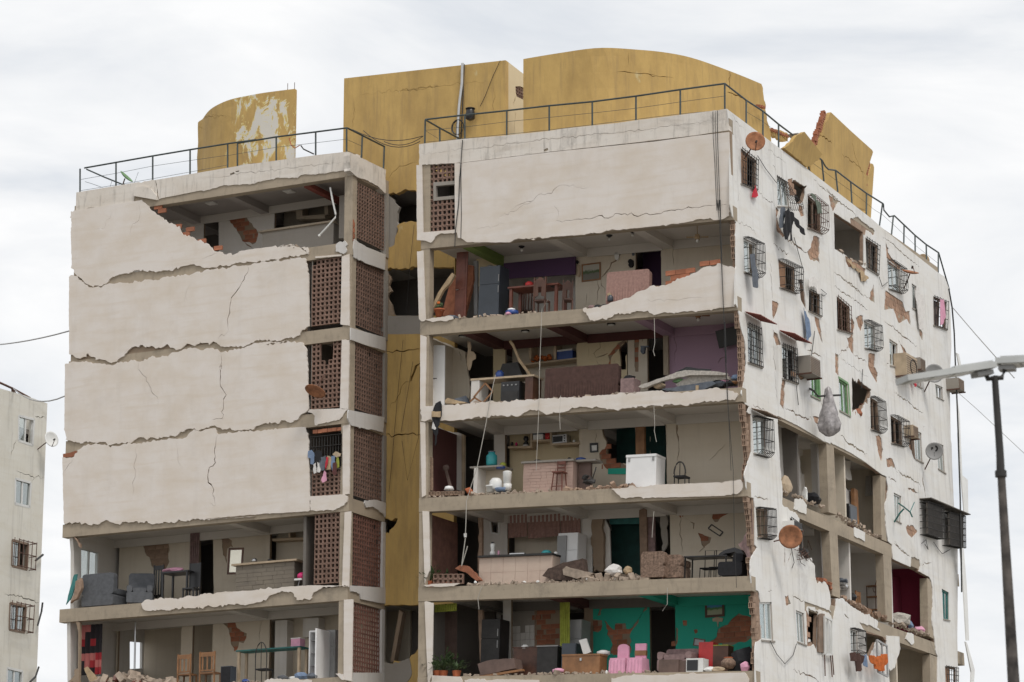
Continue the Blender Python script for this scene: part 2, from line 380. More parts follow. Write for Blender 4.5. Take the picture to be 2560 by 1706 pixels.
def glass(name, tint, tr):
    mt = bpy.data.materials.new(name); mt.use_nodes = True; t = mt.node_tree; t.nodes.clear(); MAT[name] = mt
    o = t.nodes.new('ShaderNodeOutputMaterial'); a = t.nodes.new('ShaderNodeBsdfTransparent'); a.inputs[0].default_value = (*tint, 1); g = t.nodes.new('ShaderNodeBsdfGlossy'); g.inputs['Roughness'].default_value = .04; g.inputs[0].default_value = (.8, .85, .85, 1)
    f = t.nodes.new('ShaderNodeLayerWeight'); f.inputs[0].default_value = .22; m = t.nodes.new('ShaderNodeMixShader'); ad = t.nodes.new('ShaderNodeMath'); ad.inputs[1].default_value = tr
    t.links.new(f.outputs['Facing'], ad.inputs[0]); t.links.new(ad.outputs[0], m.inputs[0]); t.links.new(a.outputs[0], m.inputs[1]); t.links.new(g.outputs[0], m.inputs[2]); t.links.new(m.outputs[0], o.inputs[0])
glass('glass', (.86, .89, .89), .1)
def checker(name, cols, sx, sz):
    mt, t, p = nodes(name); c = t.nodes.new('ShaderNodeTexCoord'); m = t.nodes.new('ShaderNodeMapping'); m.inputs['Scale'].default_value = (sx, .0, sz)
    w = t.nodes.new('ShaderNodeTexWhiteNoise'); w.noise_dimensions = '3D'; fl_ = t.nodes.new('ShaderNodeVectorMath'); fl_.operation = 'FLOOR'
    t.links.new(c.outputs['Generated'], m.inputs[0]); t.links.new(m.outputs[0], fl_.inputs[0]); t.links.new(fl_.outputs[0], w.inputs['Vector'])
    r = t.nodes.new('ShaderNodeValToRGB'); r.color_ramp.interpolation = 'CONSTANT'
    for i, q in enumerate(cols):
        e = r.color_ramp.elements[i] if i < 2 else r.color_ramp.elements.new(i / len(cols))
        e.position = i / len(cols); e.color = (*q, 1)
    t.links.new(w.outputs['Value'], r.inputs[0]); t.links.new(r.outputs[0], p.inputs['Base Color']); p.inputs['Roughness'].default_value = .95
checker('patchwork', [(.012, .008, .01), (.25, .015, .02), (.012, .01, .012), (.35, .11, .10)], 4, 7)
def mirror():
    mt, t, p = nodes('mirror'); p.inputs['Base Color'].default_value = (.82, .78, .66, 1); p.inputs['Metallic'].default_value = .6; p.inputs['Roughness'].default_value = .25
mirror()
# ================================================================== ground
g = M(); g.box(-1500, 1500, -1500, 1500, -.5, 0); go = part(None, 'ground', g, 'ground'); go['kind'] = 'structure'
go['label'] = 'bare dusty ground below the buildings, out of the picture'; go['category'] = 'ground'
# ================================================================== the damaged apartment building
BLD = thing('apartment_building', 'tall earthquake-damaged apartment block with open broken rooms and yellow rooftop walls', 'building', (0, 0, 0))
bR = {0: 27.9, 1: 25.17, 2: 22.40, 3: 19.65, 4: 16.85, 5: 14.10, 6: 11.38, 7: 8.65, 8: 5.9, 9: 3.15, 10: .2}
bL = {0: 28.32, 1: 25.72, 2: 22.97, 3: 20.28, 4: 17.5, 5: 14.72, 6: 11.95, 7: 9.2, 8: 6.4, 9: 3.6, 10: .7}
BH, ST = .43, .17
UL = -10.55
def edge(z): return LEAN * (25 - z)
def flR(k, u=0): return bR[k] + BH - TILT * u
def ceR(k, u=0): return bR[k - 1] + BH - ST - TILT * u
def flL(k): return bL[k] + BH
def ceL(k): return bL[k - 1] + BH - ST
def rectR(k, u0, u1): return [(u0, flR(k, u0)), (u1, flR(k, u1)), (u1, ceR(k, u1)), (u0, ceR(k, u0))]
def rectL(k, u0, u1): return [(u0, flL(k)), (u1, flL(k)), (u1, ceL(k)), (u0, ceL(k))]
DR = 2.6
ceilm = {1: 'ceiling_paint', 2: 'ceiling_paint', 3: 'ceiling_paint', 4: 'ceiling_paint', 5: 'ceiling_paint', 6: 'ceiling_paint'}
for k in range(0, 11):
    b = bR[k]; e = edge(b)
    m = M().box(UL, e - .155, .3, 19.25, b + BH - ST, b + BH, dz=TILT); part(BLD, 'floor_slab', m, 'ceiling_paint')
    m = M().box(UL + .003, e + .0, 0, .3, b, b + BH - .004, dz=TILT); part(BLD, 'front_beam', m, 'concrete')
    m = M()
    z0, z1 = b, b + BH
    vs = [(edge(z0) - .028, .31, z0), (edge(z0) - .028, 19.2, z0), (edge(z1) - .028, 19.2, z1), (edge(z1) - .028, .31, z1)]
    m.add(vs + [(x - .26, y, z) for x, y, z in vs], [(0, 1, 2, 3), (7, 6, 5, 4), (0, 4, 5, 1), (1, 5, 6, 2), (2, 6, 7, 3), (3, 7, 4, 0)]); part(BLD, 'side_beam', m, 'concrete')
    b = bL[k]
    part(BLD, 'floor_slab', M().box(-23.75, -13.1, .3, 12, b + BH - ST, b + BH), 'ceiling_grey' if k == 0 else 'ceiling_paint')
    part(BLD, 'front_beam', M().box(-23.8, -13.02, 0, .3, b, b + BH - .004), 'concrete')
    part(BLD, 'return_beam', M().box(-13.3, -13.03, .301, 2.3, b, b + BH - .002), 'concrete')
    part(BLD, 'landing_slab', M().box(-13.0, -10.6, 2.55, 6, b + .2, b + .4), 'concrete_grey')
# frame columns behind the white column faces
for uc, w in ((UL + .16, .3), (-13.19, .3), (-23.6, .28)):
    m = M(); ll = -.02 if uc > -11 else 0
    for k in range(1, 11):
        z0, z1 = (flR(k, uc), bR[k - 1] - TILT * uc) if uc > -12 else (flL(k), bL[k - 1])
        if uc < -20 and k in (5, 6): continue
        part(BLD, 'column', M().box(uc - w / 2, uc + w / 2, .012, .29, z0, z1), 'concrete')
# ---- walls deeper inside: partitions and the rear of both wings
for k in range(1, 10):
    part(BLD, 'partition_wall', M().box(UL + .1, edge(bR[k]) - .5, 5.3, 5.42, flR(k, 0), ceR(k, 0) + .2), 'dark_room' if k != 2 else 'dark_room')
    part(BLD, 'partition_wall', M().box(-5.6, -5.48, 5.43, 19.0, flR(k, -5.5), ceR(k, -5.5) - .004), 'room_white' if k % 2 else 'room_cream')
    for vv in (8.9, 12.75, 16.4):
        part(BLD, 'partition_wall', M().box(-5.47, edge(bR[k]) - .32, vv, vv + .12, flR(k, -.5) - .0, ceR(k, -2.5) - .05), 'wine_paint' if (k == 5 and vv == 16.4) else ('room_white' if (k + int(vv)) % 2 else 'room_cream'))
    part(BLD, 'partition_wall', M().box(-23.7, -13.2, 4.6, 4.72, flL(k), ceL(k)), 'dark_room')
part(BLD, 'rear_wall', M().box(UL, -.4, 19.3, 19.45, 0, 28.0), 'plaster_side')
part(BLD, 'rear_wall', M().box(-23.75, -13.0, 12.02, 12.2, 0, 28.3), 'plaster_side')
# ---- front facade, left wing: plaster skins traced from the photograph over the frame
F0 = frF(0)
def skin(txt, mt='plaster_warm', subs=(), keep=(), amp=.024, d0=-.055, d1=0.0, v=0.0, body=None, bodyamp=.0, name='plaster_panel', step=.065):
    lp = rag(fl(txt, v), amp, step, keep)
    o = slab(name, BLD, frF(v), [lp], list(subs), d0, d1, mt)
    if body: slab('masonry_wall', BLD, frF(v), [fl(txt, v)], [], d1 + .012, d1 + .13, body)
    return o
for k in (2, 3, 4):       # masonry behind the closed panels
    part(BLD, 'masonry_wall', M().box(-23.72, -14.72, .02, .16, flL(k) - .003, bL[k - 1] + .003), 'mud_body')
pl1 = 'E 290,110 340,100 920,10 970,30 1030,100 1170,200 1290,270 1310,310 1420,350 1560,420 1640,480 1690,500 1800,500 1860,470 2150,430 2350,420 f 0,800 100,790 200,812 265,870 E 2320,522 2210,545 2110,560 1960,575 1840,575 1700,610 1520,630 1480,610 1390,597 1330,610 1240,640 1040,660 890,650 850,670 690,710 610,775 480,793 400,740 320,665 300,600 290,300'
pl2 = 'E 275,710 320,700 390,752 470,806 590,792 720,767 890,747 1070,737 1180,705 1390,692 1450,663 1500,668 1530,645 1700,628 1900,605 1960,590 2110,575 2240,560 2310,549 f 100,905 240,905 255,980 270,1050 275,1530 210,1565 E 2350,1262 2290,1272 2200,1298 2110,1283 1980,1298 1890,1346 1740,1355 1700,1355 1600,1302 1560,1335 1480,1312 1430,1345 1380,1326 1280,1376 1240,1365 1180,1328 1080,1366 1040,1346 880,1346 810,1395 760,1445 700,1490 640,1494 590,1472 520,1474 450,1412 430,1445 350,1455 275,1420'
pl3 = 'E 237,1510 330,1490 430,1483 510,1503 600,1506 650,1516 720,1495 830,1485 940,1484 1040,1434 1180,1444 1220,1404 1290,1394 1370,1364 1450,1369 1620,1374 1660,1404 1710,1390 1880,1364 1950,1334 2110,1304 2200,1319 2290,1294 L 100,45 220,35 320,22 430,25 470,80 480,300 490,640 475,660 420,690 350,755 240,740 220,770 80,770 0,800 M 2340,640 2180,650 2120,625 2020,625 1980,605 1920,625 1820,655 1740,635 1650,680 1590,700 1440,725 1310,715 1240,740 1220,760 1090,775 1000,788 980,758 880,762 830,752 720,762 650,742 612,735 605,660 600,600 605,40'
pl4 = 'M 580,900 650,900 690,890 720,830 780,790 870,777 970,779 1010,801 1230,769 1440,749 1590,725 1700,720 1770,660 1900,640 1985,630 2010,685 2170,670 2340,664 L 0,842 220,818 460,803 470,850 490,960 500,1440 505,1520 O 1000,3 580,24 250,54 0,79 M 2350,1442 1950,1462 1800,1467 1680,1482 1500,1502 1420,1512 1360,1482 1280,1502 1220,1492 1130,1492 1110,1517 1000,1477 850,1522 790,1497 700,1492 595,1502'
cr = lambda t, w=.025: crack(fl(t), w, .028, .1)
skin(pl1, subs=[cr('E 925,40 930,110 915,190 860,225 835,300 840,340', .012), cr('E 670,100 655,170 620,190 605,250 520,275', .01), cr('E 1640,492 1560,520 1490,545', .01)])
skin(pl2, subs=[cr('E 1915,615 1925,640 1890,700 1860,765 1800,860 1765,900 1755,960 1750,1040 1735,1080 1738,1200', .035), cr('E 1738,1205 1700,1250 1650,1265 1640,1300', .012), cr('E 1740,1210 1775,1240', .012), cr('E 1400,760 1350,860 1320,980', .008)])
skin(pl3, subs=[cr('E 1665,1405 1675,1480 1668,1568 M 2040,10 2030,130 2030,220 2050,270 2085,325 2060,365 2050,540 1960,555', .038), cr('M 1280,20 1275,90 1330,150 1380,240 1410,310 1455,345 1458,450', .015)])
skin(pl4, subs=[cr('M 2005,690 1990,760 1975,850 1985,890 1965,975 1930,990 1915,1080 1920,1130 1960,1170 1985,1330', .038), cr('M 1270,775 1250,850 1265,880 1240,960 1250,1080 1225,1130 1240,1260', .014), cr('M 1635,745 1645,880 1670,980 1700,1010', .01), cr('M 680,905 670,940 640,960 590,1055', .014), cr('M 1995,1335 1920,1340', .01)])
# exposed red block at the corner above the fourth panel
part(BLD, 'brick', M().prism(fl('M 580,865 640,855 700,835 715,850 690,885 650,893 582,897'), -.02, .25, F0), 'brick')
# parapet of the left wing
skin('A 705,1220 1240,1130 1430,1105 1460,1290 1240,1250 1228,1308 900,1355 700,1388', 'plaster_parapet', amp=.012, d0=-.03, d1=.22, keep=(7,))
part(BLD, 'parapet_patch', M().prism(fl('A 1240,1255 1448,1292 1452,1255 1400,1190 1330,1165 1245,1180'), -.10, -.031, F0), 'plaster_parapet')
skin('A 1432,1105 2350,950 B 350,975 1050,880 1355,845 1372,850 1372,1018 1350,1015 1160,1045 930,1060 900,1085 700,1085 680,1100 540,1120 500,1140 300,1150 200,1160 90,1195 0,1203 A 1490,1272 1462,1280', 'plaster_parapet', amp=.01, d0=-.03, d1=.22, keep=(0, 2, 3), subs=[cr('B 0,1100 200,1080 420,1040 740,1010 1000,975 1300,940 1366,935', .012), crack(fl('B 280,1055 320,1038'), .06, taper=False), crack(fl('B 330,1030 365,1022'), .05, taper=False)])
part(BLD, 'roof_kerb', M().box(-23.75, -13.02, .23, .42, bL[0] + BH, bL[0] + BH + .35), 'plaster_parapet')
# column faces and small plaster remains of the left wing
for t in ('f 572,890 640,868 641,1525 560,1512', 'L 792,0 862,0 848,640 775,632', 'L 800,795 866,778 862,1415 800,1432', 'O 1332,10 1392,0 1372,695 1308,682', 'O 1325,812 1410,808 1398,1558 1322,1545', 'f 328,890 570,868 570,885 330,905', 'L 497,640 775,632 848,642 770,735 545,785 545,700 520,675 480,665'):
    skin(t, amp=.012, d0=-.034, d1=.01, name='column_face')
skin('f 200,812 230,800 268,830 265,868', amp=.03)
skin('f 520,790 545,760 600,745 625,780 615,850 560,858 520,845', 'plaster_side', amp=.03, d0=-.06, d1=0)
skin('L 500,1440 790,1422 850,1440 843,1490 770,1545 715,1568 510,1568', amp=.015)
skin('N 1305,850 1340,815 1500,800 1700,790 1900,760 2100,740 2350,725 O 600,715 760,695 1030,680 1310,682 1360,680 1350,690 1130,700 1050,745 1015,815 895,815 870,760 820,745 740,745 660,770 610,820 480,850 420,865 360,850 250,865 100,870 0,880 N 1830,895 1700,890 1500,905 1380,915 1320,895')
skin('O 590,1560 640,1545 760,1545 900,1530 1030,1550 1030,1700 590,1700', d0=-.03)
skin('O 1250,1490 1320,1495 1325,1550 1290,1530', amp=.01)
# ---- return wall of the left wing (faces right) and its bands
FU = frU(-13.0)
for k, t in ((0, 'B 1372,850 1702,1010 1698,1230 1640,1170 1540,1110 1430,1070 1385,1030 1372,1018'), (1, 'f 680,728 790,800 967,870 962,1012 800,955 690,905 680,895 672,810'), (2, 'L 870,0 1010,50 1185,100 1185,-20 870,-110'), (3, 'L 848,642 1178,712 1165,855 1100,830 1000,815 870,785 842,720'), (4, 'L 1000,1475 1100,1470 1190,1498 O 1700,55 1690,30 L 1130,1568 1060,1530 1010,1540 995,1500'), (5, 'O 1372,680 1715,700 1705,850 1475,805 1465,755 1420,740 1380,735'), (6, 'O 1400,1480 1735,1480 1735,1640 1400,1640')):
    lp = rag(ul(t, -13.0), .012, .1); mt = 'plaster_parapet' if k == 0 else 'plaster_side'
    slab('return_band', BLD, FU, [lp], [], -.012 if k else -.02, .03 if k else .2, mt)
for k in range(1, 7):
    part(BLD, 'pilaster', M().box(-13.2, -13.0, 2.12, 2.29, flL(k) + .0, bL[k - 1] - .005), 'concrete_grey' if k < 5 else 'plaster_side')
# ---- pierced clay block screens
def block_mesh(w, h, d, facing, t=None):
    if t is None: t = .32 if facing == 'F' else .26
    if facing == 'U': d = .035
    m = M(); a, b = w / 2 - .004, h / 2 - .004; i, j = a * (1 - t * .98), b * (1 - t)
    def P(x, z, y): return (x, y, z) if facing == 'F' else (-y, x, z)
    o = [(-a, -b), (a, -b), (a, b), (-a, b)]; q = [(-i, -j), (i, -j), (i, j), (-i, j)]
    vs = [P(x, z, 0) for x, z in o] + [P(x, z, 0) for x, z in q] + [P(x, z, d) for x, z in o] + [P(x, z, d) for x, z in q]; fs = []
    for k in range(4):
        n = (k + 1) % 4
        fs += [(k, n, n + 4, k + 4), (k + 4, n + 4, n + 12, k + 12), (n, k, k + 8, n + 8), (k + 8, k + 12, n + 12, n + 8)]
    m.add(vs, fs); return m
REST = M(); RESTD = M()
NB = [0]
def screen(facing, a0, a1, b0, b1, na, nb, d, sep, plane, skip=lambda a, b: False, tilt=0.0, mt='lattice', missing=0.0, rnd_=None):
    w, h = (a1 - a0) / na, (b1 - b0) / nb; rr = random.Random(int(abs(a0 * 100 + b0 * 10)))
    par = None
    if sep:
        fm = M()
        for x0, x1, z0, z1 in ((a0 - .03, a0 - .002, b0, b1),): fm.box(x0, x1, plane + d + .02, plane + d + .09, z0 - tilt * x0 + tilt * a0, z1 - tilt * x0 + tilt * a0)
        par = part(BLD, 'lattice_screen', fm, 'concrete_grey'); me = block_mesh(w, h, .09, facing).mesh('lattice_block'); me.materials.append(MAT[mt])
    for i in range(na):
        for j in range(nb):
            a = a0 + (i + .5) * w; b = b0 + (j + .5) * h - tilt * (a - a0)
            if skip(a, b) or rr.random() < missing: continue
            y = rr.uniform(-.008, .008) + d
            p = (a, plane + y, b) if facing == 'F' else (plane - y, a, b)
            if sep:
                o = link('lattice_block', me, None, par); o.location = p; o.rotation_euler = (0, rr.gauss(0, .012), 0); NB[0] += 1
            else:
                q = block_mesh(w, h, .09, facing); (RESTD if mt == 'lattice_dark' else REST).add([(x + p[0], yy + p[1], z + p[2]) for x, yy, z in q.v], q.f)
def rng(t): (a0, b0), (a1, b1) = fl(t); return a0, a1, b0, b1
a0, a1, b0, b1 = rng('f 1318,668 1608,38')
wq = fl('f 1405,375 1610,355 1605,190 1405,205'); wi = fl('f 1428,342 1600,325 1600,222 1428,238')
screen('F', a0, a1, b0, b1 + .16, 7, 13, .05, True, 0, lambda a, b: inside((a, b), wq), TILT)
slab('vent_frame', BLD, F0, [wq], [wi], .02, .16, 'concrete_grey')
a0, a1, b0, b1 = rng('f 280,1525 568,885'); sk2 = fl('f 262,900 312,900 305,1050 268,1045')
screen('F', a0, a1, b0, b1, 7, 14, .05, True, 0, lambda a, b: inside((a, b), sk2))
a0, a1, b0, b1 = rng('L 497,640 778,-12'); sk3 = fl('L 592,-30 705,-30 705,170 660,215 600,190')
screen('F', a0, a1, b0, b1, 7, 14, .05, True, 0, lambda a, b: inside((a, b), sk3))
a0, a1, b0, b1 = rng('L 503,1440 793,1170'); screen('F', a0, a1, b0, b1, 7, 6, .05, True, 0)
a0, a1, b0, b1 = rng('O 1036,670 1314,0'); screen('F', a0, a1, b0, b1, 7, 14, .05, False, 0)
for k in range(1, 7):
    vb = -13.03
    screen('U', .33 if k > 1 else .12, 2.1, flL(k) + (.22 if k == 1 else .12), bL[k - 1] - (.02 if k > 1 else .12), 12, 15, .04, False, vb, missing=.01, mt='lattice' if k < 5 else 'lattice_dark')
for k, n in ((2, 0), (3, 0), (4, 0), (5, 0)):      # dark store rooms behind the screens
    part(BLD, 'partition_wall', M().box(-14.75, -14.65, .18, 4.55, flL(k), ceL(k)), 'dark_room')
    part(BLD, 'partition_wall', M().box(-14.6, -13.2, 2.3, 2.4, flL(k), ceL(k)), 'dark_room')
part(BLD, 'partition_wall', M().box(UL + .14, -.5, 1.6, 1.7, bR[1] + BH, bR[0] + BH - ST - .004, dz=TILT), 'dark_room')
part(BLD, 'window_sill', M().box(*[x for x in (fl('L 497,1180')[0][0], fl('L 795,1180')[0][0])], .03, .16, fl('L 650,1185')[0][1] - .03, fl('L 650,1185')[0][1]), 'concrete_grey')
# grille window with clay blocks on top (fourth storey, left wing)
a0, a1, b0, b1 = rng('L 515,860 780,812')
for i in range(6): part(BLD, 'brick', M().box(a0 + i * (a1 - a0) / 6 + .005, a0 + (i + 1) * (a1 - a0) / 6 - .005, .03 + .02 * (i % 2), .14, b0 + .003 * i, b1 + .05), 'brick')
# right-wing store behind the first-storey screen, white skins of the right wing
pr0 = 'C 180,960 580,912 970,880 1370,838 1500,818 1760,790 2000,765 2160,742 D 375,690 660,655 800,635 822,832 500,880 0,940 C 1400,1027 560,1131 400,1138 250,1150 180,1150'
skin(pr0, 'plaster_parapet', amp=.008, d0=-.03, d1=.2, keep=(0, 1, 2, 3, 4, 5, 6, 7, 8), subs=[cr('C 190,1050 430,1022 640,1005 780,985 900,970 1040,950 1200,935 1400,905 1700,880 1900,860 2100,835 2345,822 D 200,798 500,770 815,742', .014),
     crack(fl('C 1150,1050 1210,1042'), .05), crack(fl('C 1325,1020 1362,1005'), .08, taper=False), crack(fl('C 1050,945 1090,940'), .04)])
pr1 = 'C 560,1137 1400,1034 2350,937 D 500,888 822,850 828,1510 G 1925,45 1925,150 1870,180 1780,190 1750,170 1650,180 1590,200 1500,215 1300,240 1000,270 780,295 560,325 280,345 100,360 f 2350,737 2230,730 2100,760 1850,760 1740,760 1690,735 1640,720 1630,670 1590,680 1480,680 1430,710 1390,765 1340,745 1265,740 1260,52 1290,52 1310,48 C 505,1138'
skin(pr1, 'plaster_warm', amp=.016, keep=(0, 1, 2, 3, 4, 31, 32), subs=[fl('f 1308,40 1610,20 1613,645 1320,670'), cr('C 1020,1568 1120,1510 1230,1480 1270,1430 1400,1415 1440,1360 1540,1340 1650,1358 1730,1362', .014), cr('G 340,195 480,195 640,180 730,147 780,170 860,155 880,130 970,130 1050,145 1130,140 1200,142 1330,110 1430,100 1520,85 1650,75 1750,55 1900,48', .028), cr('G 345,190 360,110 320,60', .008), cr('f 1800,640 2000,608 2060,590', .007), cr('f 2020,530 2150,480 2250,410 2340,380', .009)],
     body=None)
part(BLD, 'masonry_wall', M().box(fl('C 540,1300')[0][0], -.05, .01, .14, flR(1, 0) - .02, bR[0] + .02, dz=0), 'mud_body')
skin('G 585,1000 640,1000 700,990 760,975 900,930 1000,905 1080,850 1200,795 1300,790 1430,750 1450,725 1560,700 1690,625 1860,595 1900,610 1978,630 1970,960 1975,985 1800,1005 1640,1025 1540,1030 1400,1040 1260,1055 1180,1020 1100,1025 1000,1045 870,1055 800,1105 650,1110 620,1060 585,1020', amp=.018, body=None, subs=[cr('G 1150,935 1300,915 1450,925 1600,900 1700,905', .008)])
slab('masonry_wall', BLD, F0, [rag(fl('G 700,992 760,978 900,934 1000,908 1080,853 1200,797 1300,792 1430,752 1450,727 1560,702 1690,627 1860,598 1950,640 1950,1000 700,1040'), .01)], [], .012, .14, 'brick_dusty')
skin('J 192,1000 232,980 490,965 700,945 870,940 1100,925 1330,910 1500,900 1690,890 2000,870 2180,855 K 600,860 900,835 1050,848 1200,850 1300,830 1420,810 1530,830 1640,870 1610,925 1480,930 1390,930 1200,955 1070,970 960,965 720,980 600,1000 440,1010 340,980 260,990 120,990 40,1035 J 1330,1045 1280,1010 1200,1010 1120,1060 900,1070 680,1085 440,1110 290,1100 200,1112', amp=.02)
skin('P 1950,455 2100,440 2350,415 T 0,760 100,745 190,735 212,760 205,830 150,870 0,885 P 2350,535 2240,542 2190,525 2080,542 2000,500', amp=.016)
skin('S 480,1530 700,1500 1000,1508 1100,1490 1290,1492 1700,1480 1740,1540 1740,1700 480,1700', amp=.016)
skin('Q 600,1548 760,1538 850,1550 950,1542 1280,1550 1280,1700 600,1700', amp=.016)
skin('Q 300,1505 560,1520 580,1560 560,1700 300,1700', amp=.016)
skin('f 1345,1468 1440,1455 1590,1440 1595,1465 1540,1485 1400,1490', amp=.012)
skin('P 220,1335 300,1325 560,1318 500,1345 400,1350 250,1350', amp=.008)
for t in ('f 1262,842 1318,836 1340,1470 1305,1486 1280,1462', 'J 190,325 245,345 235,980 190,1000', 'J 190,1125 236,1130 P 240,510 205,530', 'P 210,655 268,660 280,1200 232,1320', 'Q 230,830 310,840 300,1500 262,1620'):
    skin(t, amp=.01, d0=-.034, d1=.01, name='column_face')
# left flank of the right wing: a wall for the closed storeys
for k in (1, 3, 4, 5, 6, 7, 8):
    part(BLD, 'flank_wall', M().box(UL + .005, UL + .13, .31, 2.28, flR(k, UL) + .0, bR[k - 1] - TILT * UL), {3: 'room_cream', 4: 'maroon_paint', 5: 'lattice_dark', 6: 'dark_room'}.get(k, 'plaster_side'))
# storeys under the picture are simply closed
for k in (7, 8, 9, 10):
    part(BLD, 'plaster_panel', M().box(UL + .3, -.1, -.03, .1, flR(k, 0) - .0, bR[k - 1]), 'plaster_warm')
    part(BLD, 'plaster_panel', M().box(-23.6, -13.4, -.03, .1, flL(k), bL[k - 1]), 'plaster_warm')
# ---- yellow core between the wings
FY = frF(2.3)
ycut = [rag(fl(t, 2.3), .03, .08) for t in ('B 1700,1233 1800,1232 1890,1185 1945,1195 1990,1215 2050,1215 f 1300,560 1260,570 1140,570 1090,590 1085,640 1060,700 1050,780 1020,800 975,830 940,800 940,300',
   'f 900,1020 970,1012 1010,985 1040,1000 1090,1005 1150,990 1180,1003 1240,985 1600,985 1600,1430 900,1430', 'O 1640,75 1815,66 1800,110 1770,150 1735,205 1640,210', 'O 1640,862 2120,855 2110,1000 2060,1120 2030,1200 1990,1280 1925,1350 1770,1400 1640,1390')]
yc = [cr2 for cr2 in (crack(fl('L 1180,105 1290,95 1400,92 1510,82', 2.3), .05), crack(fl('L 1505,215 1470,240 1450,300 1420,385', 2.3), .09), crack(fl('L 1415,385 1340,420 1300,520 1280,570 1240,580 1230,630', 2.3), .025), crack(fl('L 1185,872 1400,868 1515,862', 2.3), .045),
   crack(fl('B 1470,320 1700,300 1900,280 2200,245 C 0,468 300,430 560,405 860,378', 2.3), .012), crack(fl('B 1410,355 1412,420 1405,600 1400,640', 2.3), .012), crack(fl('B 1735,1090 1770,1030 1830,975 1990,940', 2.3), .015), crack(fl('C 865,420 860,560 855,720', 2.3), .01))]
y0 = fl('B 1325,170 C 970,187', 2.3)
slab('core_wall', BLD, FY, [[(-13.17, 0), (-10.57, 0), (-10.57, 28.7), (-8.76, 28.7), (-8.76, y0[1][1]), (-14.77, y0[0][1]), (-14.77, 28.76), (-13.17, 28.76)]], ycut + yc, 0, .2, 'yellow_paint')
part(BLD, 'core_backing', M().box(-13.1, -10.6, 2.525, 2.56, 19.55, 22.0), 'mud_body')
slab('core_masonry', BLD, FY, [fl('f 900,830 975,830 1020,800 1090,820 1180,815 1260,790 1300,780 1300,560 1260,570 1140,570 1090,590 1085,640 1060,700 1050,780 1020,800 940,840', 2.3)], [], .03, .16, 'concrete_grey')
slab('core_masonry', BLD, FY, [rag(fl('f 940,300 985,320 1040,360 1090,430 1070,480 1065,560 1085,600 1060,700 1050,780 1020,800 940,840', 2.3), .03)], [], .04, .17, 'concrete_grey')
slab('core_masonry', BLD, FY, [rag(fl('f 900,1430 1300,1430 1300,1600 900,1600', 2.3), .015)], [], -.003, .15, 'concrete_grey')
slab('core_masonry', BLD, FY, [rag(fl('f 900,1020 985,1040 1010,1100 990,1150 1020,1200 980,1250 1000,1300 1040,1420 900,1430', 2.3), .03)], [], .05, .16, 'mud_body')
slab('core_masonry', BLD, FY, [rag(fl('O 1640,1400 1770,1400 1925,1350 1945,1500 1900,1568 1640,1600', 2.3), .03)], [], -.02, .15, 'concrete_grey')
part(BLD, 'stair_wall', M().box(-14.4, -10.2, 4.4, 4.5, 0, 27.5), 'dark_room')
m = M(); q = fl('O 1830,900 1860,930 1780,1380 1745,1380', 2.6); m.prism(q, 0, .25, frF(2.6)); part(BLD, 'broken_stair_wall', m, 'mud_body')
# ================================================================== right facade
WIN = []      # (quad, opts)
def W(txt, **k): WIN.append((rl(txt), k))
W('H 192,262 338,375 332,640 196,585', sash='shutter', grille='flat', nv=7)
W('H 215,1082 335,1140 345,1440 225,1395', sash='alu', grille='cage', nv=9)
W('I 250,400 365,452 380,800 260,757', sash='alu', grille='flat', nv=7, canopy='I 245,375 375,378 475,445 365,450')
W('T 298,155 415,185 425,520 312,490', sash='alu', grille='cage', nv=8, canopy='T 285,140 340,150 505,188 420,190')
W('T 328,992 440,1004 445,1275 345,1262', sash='curtain', grille='cage', nv=9)
W('S 1838,832 1945,832 1962,1188 1852,1178', sash='alu', grille=None)
W('H 522,512 615,572 640,800 530,792', sash='alu', grille='lean', nv=6)
W('H 805,690 925,790 930,1040 805,990', sash='dark', grille='cage', nv=7, gm='iron_rust')
W('H 535,1285 690,1360 I 690,120 552,70', sash='shutter', grille='cage', nv=9)
W('I 818,90 918,138 922,335 815,285', sash='dark', grille='flat', nv=4)
W('I 568,590 692,640 705,950 575,905', sash='alu', grille='flat', nv=7, canopy='I 565,537 600,540 802,612 780,630 560,590')
W('I 823,762 903,805 915,1098 835,1060', sash='green', grille=None)
W('I 1090,905 1172,958 1190,1248 1100,1198', sash='green', grille=None)
W('I 1378,1075 1450,1120 1470,1400 1385,1370', sash='dark', grille='cage', nv=7)
W('I 1072,150 1190,250 1200,490 1078,455', sash='dark', grille='flat', nv=5, gm='iron_rust')
W('I 1322,375 1420,425 1430,650 1330,625', sash='alu', grille='cage', nv=8)
W('H 1335,1080 1455,1160 1445,1420 1345,1355', sash='dark', grille='flat', nv=5)
W('H 1535,1290 1650,1370 I 1660,120 1550,80', sash='alu', grille='cage', nv=8)
W('I 1760,30 1802,60 1805,275 1765,258', sash='alu', grille=None)
W('I 1555,540 1632,590 1635,800 1562,785', sash='alu', grille=None)
W('I 1770,700 1842,745 1848,990 1778,950', sash='alu', grille=None)
W('I 1958,150 2085,205 2075,455 1962,415', sash='curtain', grille='flat', nv=5)
W('T 1565,145 1670,200 1680,425 1575,395', sash='dark', grille='cage', nv=7)
W('T 1782,272 1850,305 1862,575 1795,540', sash='alu', grille=None)
W('T 1995,392 2052,418 2068,672 2004,632', sash='alu', grille=None)
W('I 1975,955 2045,985 2050,1105 1988,1075', sash='alu', grille=None)
W('T 1595,850 1665,885 1660,1130 1608,1100', sash='alu', grille=None)
W('U 255,905 330,935 348,1225 272,1195', sash='alu', grille=None)
W('U 755,1075 825,1100 830,1320 765,1295', sash='alu', grille='cage', nv=6)
W('U 1595,708 1662,745 1664,998 1610,985', sash='teal', grille=None)
W('U 1625,1420 1735,1440 1735,1650 1635,1650', sash='shutter', grille='flat', nv=5)
